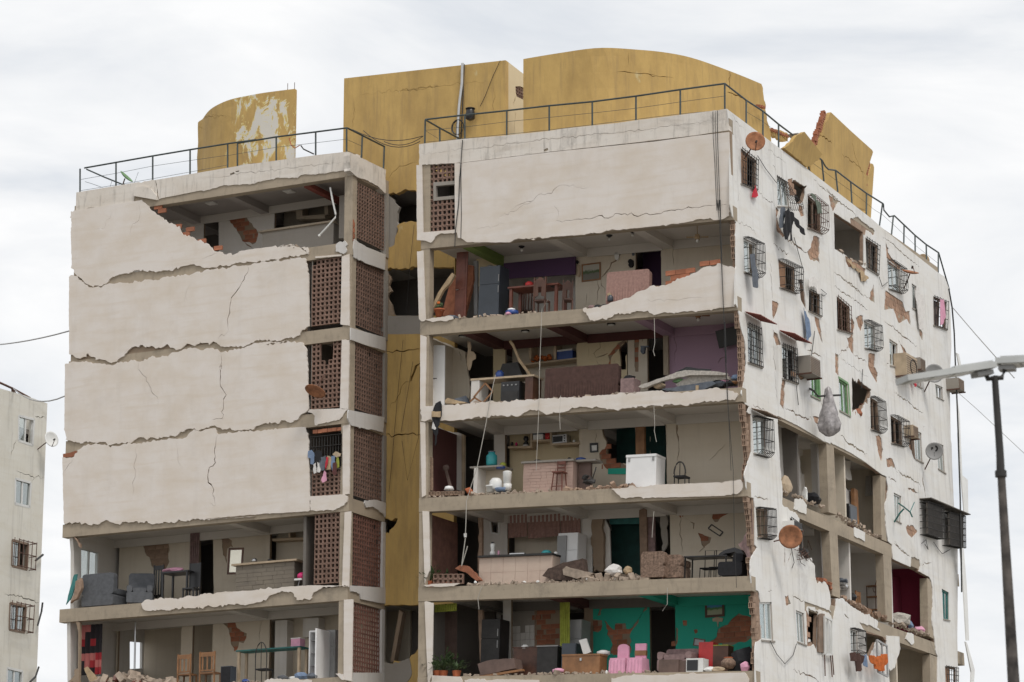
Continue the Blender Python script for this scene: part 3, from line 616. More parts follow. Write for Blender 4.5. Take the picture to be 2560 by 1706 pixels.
W('U 200,55 275,110 280,200 215,190', sash='dark', grille='flat', nv=5)
OPEN = [rl(t) for t in (
  'T 528,205 700,300 885,400 965,440 965,985 880,960 760,900 700,885 575,835 550,560',
  'T 1058,432 1200,510 1380,620 1468,690 1468,1262 1350,1200 1200,1110 1085,1040',
  'U 295,45 560,150 585,780 565,690 540,655 440,625 430,500 380,420 300,360',
  'U 655,180 850,270 1050,375 1085,995 960,940 850,880 690,800 668,600',
  'U 1142,430 1300,520 1465,605 1465,1135 1300,1080 1152,1010',
  'U 1205,1185 1430,1305 1490,1335 1500,1700 1170,1700',
  'H 1045,850 1190,945 1320,1030 1322,1330 1260,1325 1190,1290 1150,1240 1052,1185',
  'H 668,550 760,600 800,605 770,740 740,765 695,755 680,690 665,600',
  'I 1212,895 1290,935 1390,1010 1372,1090 1350,1140 1320,1150 1290,1225 1250,1190 1215,1235',
  'I 720,0 762,0 790,270 745,190', 'U 372,880 470,910 460,960 450,1280 410,1200 375,1170',
  'U 895,1110 1060,1150 1090,1190 1085,1250 1000,1200 940,1330 900,1300', 'H 795,700 805,990 798,980 792,720')]
RAGO = {0: .02, 1: .02, 2: .06, 3: .05, 4: .03, 5: .04, 6: .03, 7: .03, 8: .05, 9: .02, 10: .04, 11: .03, 12: .0}
BIG = 'T 528,145 740,250 960,385 1050,410 1190,480 1340,575 1480,680 1530,705 1545,830 1515,960 1520,1110 1545,1300 1582,1332 U 1140,340 1150,440 1310,510 1313,440 1340,430 1380,450 1385,550 1480,600 1500,640 1512,700 1515,830 1505,1000 1530,1170 1545,1300 1558,1330 1556,1700 1120,1700 1112,1440 1095,1140 1000,1070 1010,1010 940,960 870,930 780,880 710,830 690,800 622,802 620,900 600,1000 590,940 565,900 575,850 570,760 550,680 530,650 435,610 430,490 400,425 350,440 285,380 285,100 T 730,1090 690,1030 630,1000 572,960 575,850 550,560'
DMG = ['H 620,550 660,575 690,650 685,700 640,690', 'H 725,780 762,785 772,880 745,900 720,830', 'H 860,1065 912,1080 915,1325 890,1290 860,1300 820,1270 800,1210 835,1170', 'H 1000,685 1085,745 1065,800 1035,840 1015,790', 'H 1195,905 1260,890 1330,950 1420,1020 1415,1060 1345,1010 1335,1060 1300,1030 1200,965',
  'H 513,795 540,830 532,930 560,1010 600,1060 575,1080 520,1020', 'H 1522,1125 1550,1180 1545,1220 1570,1260 1662,1345 1655,1375 1530,1270', 'I 480,188 548,215 532,270 490,365 478,270', 'I 488,455 530,500 562,595 520,605 490,520', 'I 868,335 912,360 942,585 900,470', 'I 568,905 602,930 592,1000 588,1195 550,1140',
  'I 1368,165 1410,40 1422,215 1382,190', 'I 1520,95 1680,205 1705,290 1742,285 1752,425 1715,360 1640,402 1612,320 1590,265 1508,275', 'I 1245,340 1312,325 1318,400 1288,495 1262,400', 'I 1365,678 1425,678 1418,800 1448,850 1442,950 1400,880 1360,790', 'I 1058,670 1088,690 1092,885 1058,850', 'I 1205,340 1235,395 1224,480 1225,690 1178,605 1200,520',
  'I 1638,555 1700,640 1735,720 1700,745 1680,650', 'I 1828,440 1858,480 1862,555 1832,510', 'I 850,1250 915,1258 902,1335 868,1300', 'I 1428,1425 1482,1455 1498,1560 T 1482,572 1448,470', 'T 1528,535 1582,540 1618,642 1580,612 1538,622', 'T 1705,1155 1770,1148 1812,1215 1762,1275 1720,1222', 'T 1725,810 1790,830 1840,870 1780,850', 'T 1740,330 1770,350 1790,540 1760,470 1735,430',
  'U 1315,420 1340,415 1392,445 1400,500 1384,560 1318,510', 'U 335,825 520,890 600,920 600,1010 560,930 470,900 370,870 340,930', 'U 350,900 380,960 390,1020 372,1200 430,1200 400,1240 360,1240', 'U 1430,1160 1480,1180 1500,1310 1440,1300', 'U 840,1020 930,1040 1090,1130 1090,1180 900,1110', 'H 1150,1245 1200,1290 1270,1325 1340,1370 1330,1420 1250,1360 1180,1355 1155,1300', 'U 155,770 185,765 210,850 165,860', 'D 1360,1280 1400,1270 1420,1420 1380,1390', 'I 1160,520 1210,530 1215,640 1185,600', 'I 660,860 800,870 770,910 740,920 720,880']
RC = lambda t, w=.03: crack(rl(t), w * 1.45, .03, .1)
RCR = [RC(t, w) for t, w in (('H 600,1090 680,1140 760,1200 800,1220', .05), ('H 490,1135 560,1190 640,1235', .03), ('H 345,650 420,730 510,780', .02), ('H 150,930 230,970 310,1010 335,1090', .015), ('H 860,545 930,610 1000,660 1090,750 1200,830 1300,940 1410,1000', .035), ('H 1490,1070 1600,1150 1680,1230 1760,1290 1830,1350', .03), ('H 470,1300 470,1450 478,1560', .03), ('H 1050,1400 1130,1460 1220,1530 1290,1568', .035),
  ('I 1050,60 1150,130 1270,210 1360,280', .03), ('I 1140,5 1220,60 1310,140 1370,170', .035), ('I 1510,385 1600,450 1700,530 1810,610', .035), ('I 475,10 480,120 478,190', .03), ('I 488,600 500,750 510,950 520,1145', .03), ('I 600,1175 680,1210 750,1260 800,1280 850,1255', .04), ('I 1095,690 1140,655 1190,625', .04), ('I 1230,690 1290,720 1350,750', .03), ('I 1110,1430 1190,1510 1290,1568 T 1290,465 1350,500', .05), ('I 800,650 870,670 930,710', .04), ('I 860,470 835,720', .012), ('I 1600,1030 1700,1100 1790,1180 1865,1220', .035), ('I 1525,790 1560,740', .02), ('I 935,1100 945,1200', .03), ('I 1880,1040 1885,1100', .02), ('I 1090,700 1170,760 1270,840 1360,890', .014),
  ('T 1870,660 1860,740 1880,830 1888,900', .07), ('T 1870,290 1865,250 1880,240', .02), ('T 1620,650 1700,700 1780,745 1850,785', .05), ('T 1545,710 1620,750', .03), ('T 315,890 380,900 440,915', .03), ('T 600,1360 595,1440 585,1540', .04), ('T 660,1380 640,1450 620,1500', .04), ('T 1600,1300 1650,1370 1740,1440', .03), ('T 280,50 360,75 430,98', .02), ('T 1530,20 1535,80', .05),
  ('U 220,765 280,800 330,820', .03), ('U 230,1460 310,1490 380,1505 470,1560', .035), ('U 150,330 155,430 145,540', .03), ('U 740,1370 745,1450 735,1568', .03), ('U 700,940 740,980 745,1030', .04), ('U 1160,290 1240,370 1300,410', .04), ('U 1400,500 1450,480 1500,470', .03), ('U 0,730 40,730', .02),
  ('D 840,690 900,760 970,830', .012), ('D 1160,980 1240,1060 1340,1130', .012), ('D 1220,1150 1245,1200', .03), ('D 920,1380 905,1440 890,1490', .02), ('D 830,860 860,870', .05), ('D 1690,1360 1780,1440 1860,1510', .03), ('D 1660,1340 1700,1375', .02), ('H 2080,1440 2095,1500', .02))]
outer = rl('D 800,635 1520,1172 H 1385,902 1480,985 1760,1212 2000,1400 2062,1440 2100,1540 I 2112,200 2125,600 2108,900 2112,1100 2118,1440 T 2125,400 2135,700 2150,1000 2130,1200 U 1742,340 1742,600 1738,1190 1748,1568 1750,1720') + [(0.15, 9.0)] + rl('S 1795,1660 1790,1300 1800,1200 1850,1170 1840,830 1820,730 1800,722 1760,680 1745,560 1750,440 1810,330 T 320,1330 320,985 310,900 260,882 240,800 225,690 260,560 290,480 288,130 250,110 K 1740,972 1700,958 1665,860 1690,750 1710,560 1700,400 1660,250 1640,90 1612,38 G 1972,960 1978,640 1985,610 1978,320 1985,210 1950,150 1930,45 D 828,1510 820,830')
nst = len(outer)
plo = rag(outer, .014, .1, keep=tuple(range(0, 9)) + (nst - 1, nst - 2))
wl = [q for q, k in WIN]
ragopen = [rag(o, RAGO[i], .1) for i, o in enumerate(OPEN)]
slab('plaster_facade', BLD, frR, [plo], wl + ragopen + [rag(rl(t), .02, .09) for t in DMG] + [rag(rl(BIG), .018, .09)] + RCR, 0, .03, 'plaster_white')
body = rl('D 836,668 1520,1180 H 1385,912 2000,1412 2058,1450 2085,1545 T 2120,400 2130,700 U 1730,340 1730,1720') + [(0.2, 9.0)] + rl('S 1815,1660 1805,1200 K 1745,1000 1725,860 1725,560 G 1998,960 1995,300 D 846,1510')
slab('facade_masonry', BLD, frR, [body], wl + OPEN + [rl(BIG)], .033, .15, 'brick_dusty')
# white plaster remains on the bare frame
for t in ('T 690,912 740,905 797,962 790,1052 735,1030 680,1000', 'T 1235,1168 1332,1218 1330,1302 1290,1275 1235,1250', 'U 1095,1140 1205,1148 1215,1262 1185,1350 1165,1430 1125,1465 1110,1440', 'U 1285,1110 1335,1125 1342,1200 1320,1225 1262,1170'):
    slab('plaster_remnant', BLD, frR, [rag(rl(t), .015, .08)], [], -.004, .026, 'plaster_white')
# bare concrete columns in the open bays
for t, z0, z1 in (('T 985,400 1052,415 1082,1055 1005,1030', 0, 0), ('T 1480,690 1530,712 1520,1100 1540,1300 1490,1280', 0, 0), ('T 1010,1175 1085,1190 1102,1568 U 672,795 600,770', 0, 0), ('U 1065,390 1140,400 1148,1015 1090,1000', 0, 0), ('U 1470,610 1515,640 1530,1170 1478,1140', 0, 0), ('U 1495,1310 1558,1335 1560,1720 1500,1720', 0, 0)):
    m = M().prism(rl(t), .03, .3, frR); part(BLD, 'bare_column', m, 'concrete')
# inner column faces standing a little inside the open bays
for t in ('T 885,400 945,420 965,985 905,960', 'U 475,160 545,150 575,690 500,640', 'T 1390,695 1470,690 1470,870 1385,880', 'U 1405,620 1470,612 1480,1140 1418,1125'):
    m = M().prism(rl(t, .55), .55, .75, frR); part(BLD, 'inner_column', m, 'wine_paint' if t.startswith('U 1405') else ('room_white' if 'T 885' in t or 'U 475' in t else 'concrete_grey'))
# broken partition with a round hole in the first open bay, and others
def inner(t, mt, off, subs=(), name='partition_wall'): slab(name, BLD, frR, [rag(rl(t, off), .02, .1)], [rag(rl(s, off), .03, .1) for s in subs], off, off + .1, mt)
inner('T 530,240 640,290 625,400 650,450 720,510 735,560 750,880 565,840 550,560', 'room_white', .9)
inner('T 600,280 960,440 960,990 740,900 740,560 660,440', 'room_white', 1.6, subs=('T 735,520 780,510 815,600 805,690 760,690 730,600',))
inner('T 1060,560 1200,560 1195,640 1210,730 1230,1100 1085,1040', 'room_white', .8, subs=('T 1135,735 1212,740 1240,850 1180,840 1150,800',))
part(BLD, 'timber_post', M().prism(rl('T 1232,810 1265,830 1280,1160 1240,1140', .6), .6, .72, frR), 'wood_mid')
inner('T 1200,640 1390,680 1400,1230 1240,1140', 'room_cream', 1.9)
for t in ('U 655,200 860,280 1050,400 1085,990 690,800',): inner(t, 'room_white', 2.6)
inner('U 1142,600 1410,630 1420,1125 1152,1010', 'wine_paint', 1.2)
inner('U 1180,1330 1430,1310 1430,1700 1180,1700', 'room_cream', 1.5)
# ---- windows with their parts
def lerp(q, s, t):
    a = Vector(q[0]) * (1 - s) + Vector(q[1]) * s; b = Vector(q[3]) * (1 - s) + Vector(q[2]) * s; return a * (1 - t) + b * t
def P3(q, s, t, d): p = lerp(q, s, t); return frR(p.x, p.y, d)
FM = {'alu': 'alu_frame', 'green': 'green_metal', 'teal': 'teal_metal', 'dark': 'wood_frame', 'shutter': 'wood_frame', 'curtain': 'wood_frame'}
for wi_, (q, k) in enumerate(WIN):
    sash = k['sash']; fm = FM[sash]; rr = random.Random(wi_)
    m = M()
    for (s0, t0), (s1, t1) in (((0, 0), (1, 0)), ((1, 0), (1, 1)), ((1, 1), (0, 1)), ((0, 1), (0, 0))):
        a, b = lerp(q, s0 * .96 + .02, t0 * .96 + .02), lerp(q, s1 * .96 + .02, t1 * .96 + .02); bar(m, a, b, .07, frR, .045 + .003 * (s0 == s1), .115)
    bar(m, lerp(q, .5, .02), lerp(q, .5, .98), .055, frR, .055, .105)
    win = part(BLD, 'window', m, fm)
    if sash == 'green':
        mm = M()
        for a, b in ((0, 1),):
            bar(mm, lerp(q, 1.06, -.03), lerp(q, 1.06, 1.03), .09, frR, -.012, .06); bar(mm, lerp(q, -.05, -.03), lerp(q, 1.05, -.03), .07, frR, -.01, .05); bar(mm, lerp(q, -.05, 1.02), lerp(q, 1.05, 1.02), .07, frR, -.01, .05)
        part(win, 'painted_surround', mm, 'green_metal')
    halves = ((.03, .49), (.51, .97))
    for hi, (s0, s1) in enumerate(halves):
        if sash in ('alu', 'green', 'teal') and not (hi == 1 and wi_ % 3 == 1):
            part(win, 'pane', M().prism([tuple(lerp(q, s0, .04)), tuple(lerp(q, s1, .04)), tuple(lerp(q, s1, .96)), tuple(lerp(q, s0, .96))], .075, .081, frR), 'glass')
        elif sash == 'shutter' and hi == 0:
            for j in range(5): part(win, 'shutter_slat', M().prism([tuple(lerp(q, s0 + (s1 - s0) * j / 5, .04)), tuple(lerp(q, s0 + (s1 - s0) * (j + .9) / 5, .04)), tuple(lerp(q, s0 + (s1 - s0) * (j + .9) / 5, .96)), tuple(lerp(q, s0 + (s1 - s0) * j / 5, .96))], .05 + .004 * j, .075 + .004 * j, frR), 'wood_mid')
    if sash in ('alu', 'green', 'curtain', 'teal'):
        cm = 'fabric_white' if wi_ % 2 else 'curtain_grey'
        f = lambda s, t, q=q: P3(q, .02 + .46 * s if wi_ % 3 else .3 + .6 * s, .02 + .96 * t, .22 + .03 * math.sin(s * 28))
        part(win, 'curtain', M().sheet(f, 24, 2, .006), cm if sash != 'curtain' else 'curtain_grey')
    part(win, 'sill', M().prism([tuple(lerp(q, -.06, 1.0)), tuple(lerp(q, 1.06, 1.0)), tuple(lerp(q, 1.06, 1.045)), tuple(lerp(q, -.06, 1.045))], -.03, .12, frR), 'concrete_grey')
    if k.get('grille'):
        g = k['grille']; nv = k.get('nv', 6); gm = M(); out = {'flat': .06, 'cage': .27, 'lean': .16}[g]
        for i in range(nv + 1):
            s = i / nv
            if g == 'cage': pth = [P3(q, s, -.02, .0), P3(q, s, -.02, -out * .6), P3(q, s, .06, -out), P3(q, s, .82, -out), P3(q, s, .95, -out * .9), P3(q, s, 1.03, -out * .55), P3(q, s, 1.05, -out * .2), P3(q, s, 1.03, .0)]
            elif g == 'lean': pth = [P3(q, s * 1.1, -.02, -.02), P3(q, s * 1.1 + .1, .4, -.10), P3(q, s * 1.1 + .28 + rr.uniform(-.04, .04), .85, -.3), P3(q, s * 1.05 + .3, 1.12, -.32), P3(q, s * 1.05 + .28, 1.18, -.2)]
            else: pth = [P3(q, s, -.04, -out), P3(q, s + rr.uniform(-.015, .015), .5, -out), P3(q, s, 1.03, -out)]
            gm.tube(pth, .011, 4, False)
        for t in ((.02, .3, .62, .92) if g != 'flat' else (0, .33, .66, 1)):
            if g == 'cage':
                o = out
                gm.tube([P3(q, 0, t, 0), P3(q, 0, t, -o), P3(q, .5, t, -o), P3(q, 1, t, -o), P3(q, 1, t, 0)], .011, 4, False)
            elif g == 'lean': gm.tube([P3(q, .0 + .28 * t, t, -.02 - .3 * t), P3(q, 1.1 + .28 * t, t, -.02 - .3 * t)], .011, 4, False)
            else: gm.tube([P3(q, -.02, t, -out), P3(q, 1.02, t, -out)], .013, 4, False)
        if g == 'flat' and wi_ % 2 == 0:
            for i in range(nv):
                for t in (.12, .5, .84): gm.tube([P3(q, i / nv, t, -out), P3(q, (i + .5) / nv, t + .06, -out), P3(q, (i + 1) / nv, t, -out)], .008, 4, False)
        part(win, 'grille', gm, k.get('gm', 'iron_dark'))
    if k.get('canopy'):
        c = rl(k['canopy']); n = len(c); top = c
        zt = max(p[1] for p in c); v0 = min(p[0] for p in q) - .1; v1 = max(p[0] for p in q) + .12; mc = M()
        nn = 12
        mc.sheet(lambda s, t, v0=v0, v1=v1, zt=zt: (edge(zt) + .02 + .5 * t, v0 + (v1 - v0) * s, zt - .16 * t + .018 * math.sin(s * 60)), 60, 2, .012)
        part(BLD, 'window_canopy', mc, 'roof_sheet' if wi_ != 3 else 'wood_frame')
# canopies over two black balcony cages near the far corner
for t, nb in (('T 1832,940 1980,985 1988,1282 1835,1238', 8), ('T 2030,1035 2180,1075 2182,1365 2040,1338', 9)):
    q = rl(t); gm = M()
    for i in range(nb * 2 + 1):
        s = i / (nb * 2); gm.tube([P3(q, s, 0, .02), P3(q, s, 0, -.3), P3(q, s, 1, -.3), P3(q, s, 1, .02)], .012, 4, False)
    for t_ in (0, .2, .4, .6, .8, 1): gm.tube([P3(q, 0, t_, 0), P3(q, 0, t_, -.3), P3(q, 1, t_, -.3), P3(q, 1, t_, 0)], .014, 4, False)
    w = part(BLD, 'balcony_cage', gm, 'iron_dark')
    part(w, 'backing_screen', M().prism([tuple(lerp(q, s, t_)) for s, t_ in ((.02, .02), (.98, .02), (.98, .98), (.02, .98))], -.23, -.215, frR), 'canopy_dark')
q = rl('T 1830,905 2200,1060 2200,1075 1830,925'); part(BLD, 'window_canopy', M().prism(rl('T 1830,905 2195,1058 2195,1066 1830,914'), -.42, 0, frR), 'canopy_dark')
# ---- brickwork showing where the plaster fell and at the torn wall ends
def brick_mesh(l, h, d, fr='R'):
    m = M()
    if fr == 'R': m.box(-.0, d, -l / 2 + .006, l / 2 - .006, -h / 2 + .006, h / 2 - .006)
    else: m.box(-l / 2 + .006, l / 2 - .006, 0, d, -h / 2 + .006, h / 2 - .006)
    return m.mesh('brick')
BRK = {('F', 1): brick_mesh(.32, .155, .06, 'F'), ('R', 0): brick_mesh(.3, .16, .05), ('R', 1): brick_mesh(.3, .16, .05), ('F', 0): brick_mesh(.32, .155, .06, 'F')}
for kk, me in BRK.items(): me.materials.append(MAT['brick_tan' if kk[0] == 'R' else ('brick_dusty' if kk == ('F', 1) else 'brick')])
NBR = [0]
def bricks(lp, fr, dd, key=('R', 0), parent=None, prob=1.0, l=.3, h=.16, plane=None):
    x0, x1, z0, z1 = bb(lp); j = 0; z = math.floor(z0 / h) * h
    while z < z1:
        x = math.floor(x0 / l) * l + (.5 * l if int(round(z / h)) % 2 else 0) - l
        while x < x1 + l:
            c = (x + random.uniform(-.01, .01), z + h / 2)
            if (inside(c, lp) or inside((c[0] - l * .35, c[1]), lp) and inside((c[0] + l * .35, c[1]), lp)) and random.random() < prob:
                o = link('brick', BRK[key], None, parent or BLD); p = fr(c[0], c[1], dd + random.uniform(-.008, .012))
                o.location = p; NBR[0] += 1
                o.rotation_euler = (random.gauss(0, .02), 0, random.gauss(0, .02)) if key[0] == 'R' else (0, random.gauss(0, .02), random.gauss(0, .03))
            x += l
        z += h
for i, t in enumerate(DMG):
    if i in (4, 25, 26, 28, 29): continue
    bricks(rl(t), lambda a, b, d: (edge(b) - d - .05, a, b), .022, ('R', 0 if i % 3 else 1))
# hollow clay blocks at the torn front end of the side wall
hb = M().box(-.075, .075, 0, .2, -.085, .085); hbm = hb.mesh('hollow_brick')
def hollow(w, h, d):
    m = M(); m.box(-w / 2 + .002, w / 2 - .002, .07, d, -h / 2 + .002, h / 2 - .002)
    for x in (-w / 4, w / 4):
        pass
    t = .02
    for x0, x1, z0, z1 in ((-w / 2, w / 2, -h / 2, -h / 2 + t), (-w / 2, w / 2, h / 2 - t, h / 2), (-w / 2, -w / 2 + t, -h / 2 + t, h / 2 - t), (w / 2 - t, w / 2, -h / 2 + t, h / 2 - t), (-t / 2, t / 2, -h / 2 + t, h / 2 - t)): m.box(x0, x1, 0, .069, z0, z1)
    return m
hm = hollow(.13, .165, .22); 
hmesh = hm.mesh('hollow_brick'); hmesh.materials.append(MAT['brick_dusty'])
dk = M()
for k in (2, 3, 4, 5, 6):
    z0 = flR(k, 0) + .09; z1 = bR[k - 1] - .08; n = int((z1 - z0) / .178)
    if k == 2: z0 += 1.15; n = int((z1 - z0) / .178)
    for i in range(n + 1):
        z = z0 + i * .178; o = link('hollow_brick', hmesh, None, BLD); o.location = (edge(z) - .085, .01 + random.uniform(0, .1) + (.12 if 2 < i < n - 2 and k != 2 else 0), z); o.rotation_euler = (0, random.gauss(0, .02), random.gauss(0, .03))
# ================================================================== rooftop
def roofz(u): return bR[0] + BH - TILT * u
# ---- curved yellow walls: developed surface along a plan path
def path_frame(pts, n=80):
    ps = [Vector(p) for p in pts]; out = []
    for i in range(len(ps) - 1):                   # Catmull-Rom
        a, b, c, d = ps[max(i - 1, 0)], ps[i], ps[i + 1], ps[min(i + 2, len(ps) - 1)]
        for j in range(12):
            t = j / 12; out.append(.5 * ((2 * b) + (c - a) * t + (2 * a - 5 * b + 4 * c - d) * t * t + (3 * b - a - 3 * c + d) * t ** 3))
    out.append(ps[-1]); ss = [0]
    for i in range(1, len(out)): ss.append(ss[-1] + (out[i] - out[i - 1]).length)
    def fr(s, z, d):
        i = 0
        while i < len(ss) - 2 and ss[i + 1] < s: i += 1
        t = (s - ss[i]) / max(1e-6, ss[i + 1] - ss[i]); p = out[i].lerp(out[i + 1], t); g = (out[i + 1] - out[i]).normalized()
        return (p.x - g.y * d, p.y + g.x * d, z)
    def un(px, py):                                # photo pixel -> (s, z) on the wall
        d = ray(px, py); best = None
        for i in range(401):
            s = ss[-1] * i / 400; q = fr(s, 0, 0); t = ((q[0] - CL.x) * d.x + (q[1] - CL.y) * d.y) / (d.x ** 2 + d.y ** 2)
            e = math.hypot(CL.x + d.x * t - q[0], CL.y + d.y * t - q[1])
            if best is None or e < best[0]: best = (e, s, CL.z + d.z * t)
        return best[1], best[2]
    return fr, un, ss[-1]
pa = [H(*zp(*q), 32.0) for q in (('C', 1132, 176), ('C', 1470, 120), ('C', 1830, 74), ('D', 0, 92), ('D', 260, 120), ('D', 500, 172), ('D', 820, 285), ('D', 1115, 405))]
fr1, un1, L1 = path_frame([(p.x, p.y) for p in pa] + [(-1.75, 9.2)])
ml = lambda t, un: [un(*q) for q in zl(t)]
end = ml('D 1115,405 1130,480 1150,640 1165,740 1190,800 1205,905', un1)
top = [(L1 * i / 40, 32.0) for i in range(41) if L1 * i / 40 < end[0][0] - .15]
cc = [crack(ml(t, un1), w, .02) for t, w in (('D 820,290 822,400 810,490', .04), ('D 800,480 900,510 960,545', .04), ('C 1975,297 2100,300 2345,325', .025), ('C 2090,90 2088,250', .01), ('D 10,312 150,330 310,352', .02))]
slab('curved_roof_wall', BLD, fr1, [[(0, 28.3)] + top + rag(end, .03, .1, keep=(len(end) - 1,)) + [(end[-1][0], 28.3)]], cc, 0, .15, 'yellow_paint', grid=.5)
pb = [H(*zp(*q), 32.3) for q in (('A', 1830, 600), ('A', 1862, 540), ('A', 1920, 465), ('A', 2000, 412), ('A', 2130, 360), ('A', 2350, 315), ('B', 640, 295), ('B', 872, 266))]
fr2, un2, L2 = path_frame([(pb[0].x - .1, pb[0].y + 2.0)] + [(p.x, p.y) for p in pb])
slab('curved_roof_wall', BLD, fr2, [[(L2 * i / 40, 32.3) for i in range(41)] + rag([(L2, 32.3), (L2, 28.77)], .012, .12)[:-1] + [(L2, 28.77), (0, 28.77)]], [crack(ml('A 1880,640 2000,555 2110,515', un2), .015), crack(ml('B 170,555 270,520', un2), .012)], 0, .15, 'yellow_peeling', grid=.5)
for i, dx in enumerate((.05, .3)): part(BLD, 'rebar', M().tube([fr2(L2 - dx, 32.2, .07), fr2(L2 - dx, 32.55, .07)], .012, 4), 'iron_rust')
# ---- head of the core
y1 = y0[1][1]
slab('core_side_wall', BLD, frU(-8.765), [[(2.502, 28.6), (6.4, 28.6), (6.4, y1 - .25), (2.502, y1)]], [ul('C 1060,428 1100,425 1140,440 1140,555 1070,520 1062,480', -8.765), crack(ul('C 1062,520 1045,580 1038,610', -8.765), .06), crack(ul('C 1055,650 1052,750 1048,870', -8.765), .03)], 0, .15, 'room_yellow')  # sunlight on this side is put into the paler cream colour
ql = ul('C 1065,540 1145,430', -8.765); screen('U', ql[0][0], ql[1][0], ql[0][1], ql[1][1], 5, 5, .02, False, -8.77)
part(BLD, 'core_roof', M().box(-14.75, -8.93, 2.52, 6.4, y1 - .55, y1 - .4), 'concrete_grey'); part(BLD, 'core_rear_wall', M().box(-14.75, -8.93, 6.25, 6.4, 28.6, y1 - .56), 'yellow_paint'); part(BLD, 'core_side_wall', M().box(-14.77, -14.6, 2.51, 6.2, 28.6, y0[0][1] - .56), 'yellow_paint')
# ---- torn side wall of the rooftop ring, leaning out over the parapet
U1 = -1.35
slab('leaning_roof_wall', BLD, lambda a, b, d: (U1 + .04 * (b - 28.4) - d, a, b), [rag(ul('D 1715,670 1900,842 2095,1015 2106,1035 2100,1060 2050,1240 2078,1268 2060,1330 2070,1420 2075,1568 1900,1500 1560,1210 1545,1120 1622,1078 1580,985 1612,930 1640,870 1660,800 1685,745', U1), .015, .12, keep=(0, 1, 2))], [crack(ul('D 1910,860 1918,960 1950,1080 2010,1200 2040,1270', U1), .02), crack(ul('D 1830,1050 1900,1110 1960,1150 2040,1235', U1), .03), crack(ul('D 1635,880 1690,910 1735,955', U1), .05)], 0, .15, 'yellow_paint', grid=.5)
slab('leaning_roof_wall', BLD, frU(-2.3), [rag(ul('H 1390,400 1408,412 1415,440 1385,905 1330,860 1335,640 1350,560', -2.3), .012, .1, keep=(1, 2))], [], 0, .15, 'yellow_paint')
slab('fallen_wall_slab', BLD, lambda a, b, d: (-.12 + .25 * (b - 28.3) - d, a, b), [rag(ul('D 1438,855 1622,1062 1605,1100 1575,1130 1540,1165 1520,1172 1420,1085 1310,995 1345,955 1395,880', -.1), .02, .1, keep=(0,))], [], 0, .13, 'yellow_paint')
slab('roof_wall_remnant', BLD, frU(-2.0), [rag(ul('D 1212,818 1290,828 1340,850 1392,880 1355,930 1280,905 1215,878', -2.0), .03, .1)], [], 0, .14, 'yellow_paint')
part(BLD, 'slab_edge', M().prism(ul('D 1420,860 1438,855 1622,1062 1605,1068', -.25), 0, .3, frU(-.2)), 'concrete_grey')
TB = M()
def torn(txt, u, n, cols=2, du=.04):
    ps = ul(txt, u)
    for i in range(n):
        t = i / (n - 1) * (len(ps) - 1); k = min(int(t), len(ps) - 2); a = Vector(ps[k]).lerp(Vector(ps[k + 1]), t - k)
        for c in range(cols):
            x, y, z = u - .02 + random.uniform(-.02, .02), a.x - .05 + c * .12 + random.uniform(-.03, .03), a.y
            TB.box(x - .07, x + .07, y - .055, y + .055, z - .036, z + .036, rot=Matrix.Rotation(random.gauss(0, .1), 3, (random.random(), random.random(), random.random())))
torn('D 1690,668 1665,760 1625,860 1595,960 1565,975', U1 + .1, 22, 2)
torn('D 2100,1135 2080,1250 2070,1350', -2.25, 12, 1)
torn('D 1215,830 1290,860 1360,885', -1.95, 8, 1)
torn('D 1100,610 1140,625', -1.9, 3, 1)
torn('D 1600,1075 1580,1120', -.12, 4, 1)
o = part(BLD, 'torn_bricks', TB, 'brick'); o['kind'] = 'stuff'
# ---- railings: rail with its posts and wires
def railing(posts, tops, wires, plane, mt='iron_rail', r=.028):
    """posts: list of ((top),(foot)) pixels; tops: rail polyline pixels"""
    P = (lambda q: F(*q, .1)) if plane == 'F' else ((lambda q: R(*q, .12)) if plane == 'R' else (lambda q: U(*q, plane)))
    m = M().tube([P(q) for q in tops], r, 6); rl_ = part(BLD, 'roof_railing', m, mt)
    for a, b in posts: part(rl_, 'post', M().tube([P(a), P(b) - Vector((0, 0, .06))], r, 6), mt)
    for w in wires: part(rl_, 'wire', M().tube([P(q) for q in w], .007, 4), mt)
def PS(s, *l): return [(zp(s, x, y0_), zp(s, x + dx, y1_)) for x, y0_, y1_, dx in l]
railing(PS('A', (735, 1000, 1215, 0), (1065, 945, 1160, 0), (1402, 885, 1105, 0), (1745, 830, 1048, 0), (2090, 775, 988, 0), (2180, 765, 972, 0)) + PS('B', (700, 710, 918, 0), (1062, 665, 882, 0), (1346, 628, 838, 0)),
        zl('A 775,993 1065,942 1400,883 1745,825 2090,770 2350,733 B 350,765 700,708 1062,662 1350,625'),
        [zl('A 745,1098 1065,1042 1402,975 1745,925 2090,875 B 250,880 700,803 925,778 1346,728'), zl('A 745,1200 1240,1120 1745,1030 2090,965')], 'F')
railing([], zl('A 795,1005 960,1078 1130,1146'), [zl('A 1030,1105 1010,1165'), zl('A 780,1118 850,1140 940,1172'), zl('A 1230,1140 1270,1030')], 'F')
railing(PS('B', (1490, 700, 893, -8), (1692, 797, 1000, -8)), zl('B 1352,626 1490,695 1694,797'), [zl('B 1350,732 1485,792'), zl('B 1350,835 1480,888')], -13.1)
railing(PS('C', (232, 735, 955, -5), (595, 695, 917, 0), (980, 655, 878, 0), (1370, 610, 837, 0), (1765, 573, 792, 0), (2166, 522, 746, 0)) + PS('D', (370, 460, 692, 0), (778, 405, 637, 0)),
        zl('C 232,732 595,690 980,650 1370,605 1765,568 2166,517 D 370,457 778,402'), [zl('C 238,830 595,800 980,752 1370,712 1765,672 2166,628 D 370,570 778,516'), zl('C 238,940 595,905 1370,828 D 370,680 660,655')], 'F')
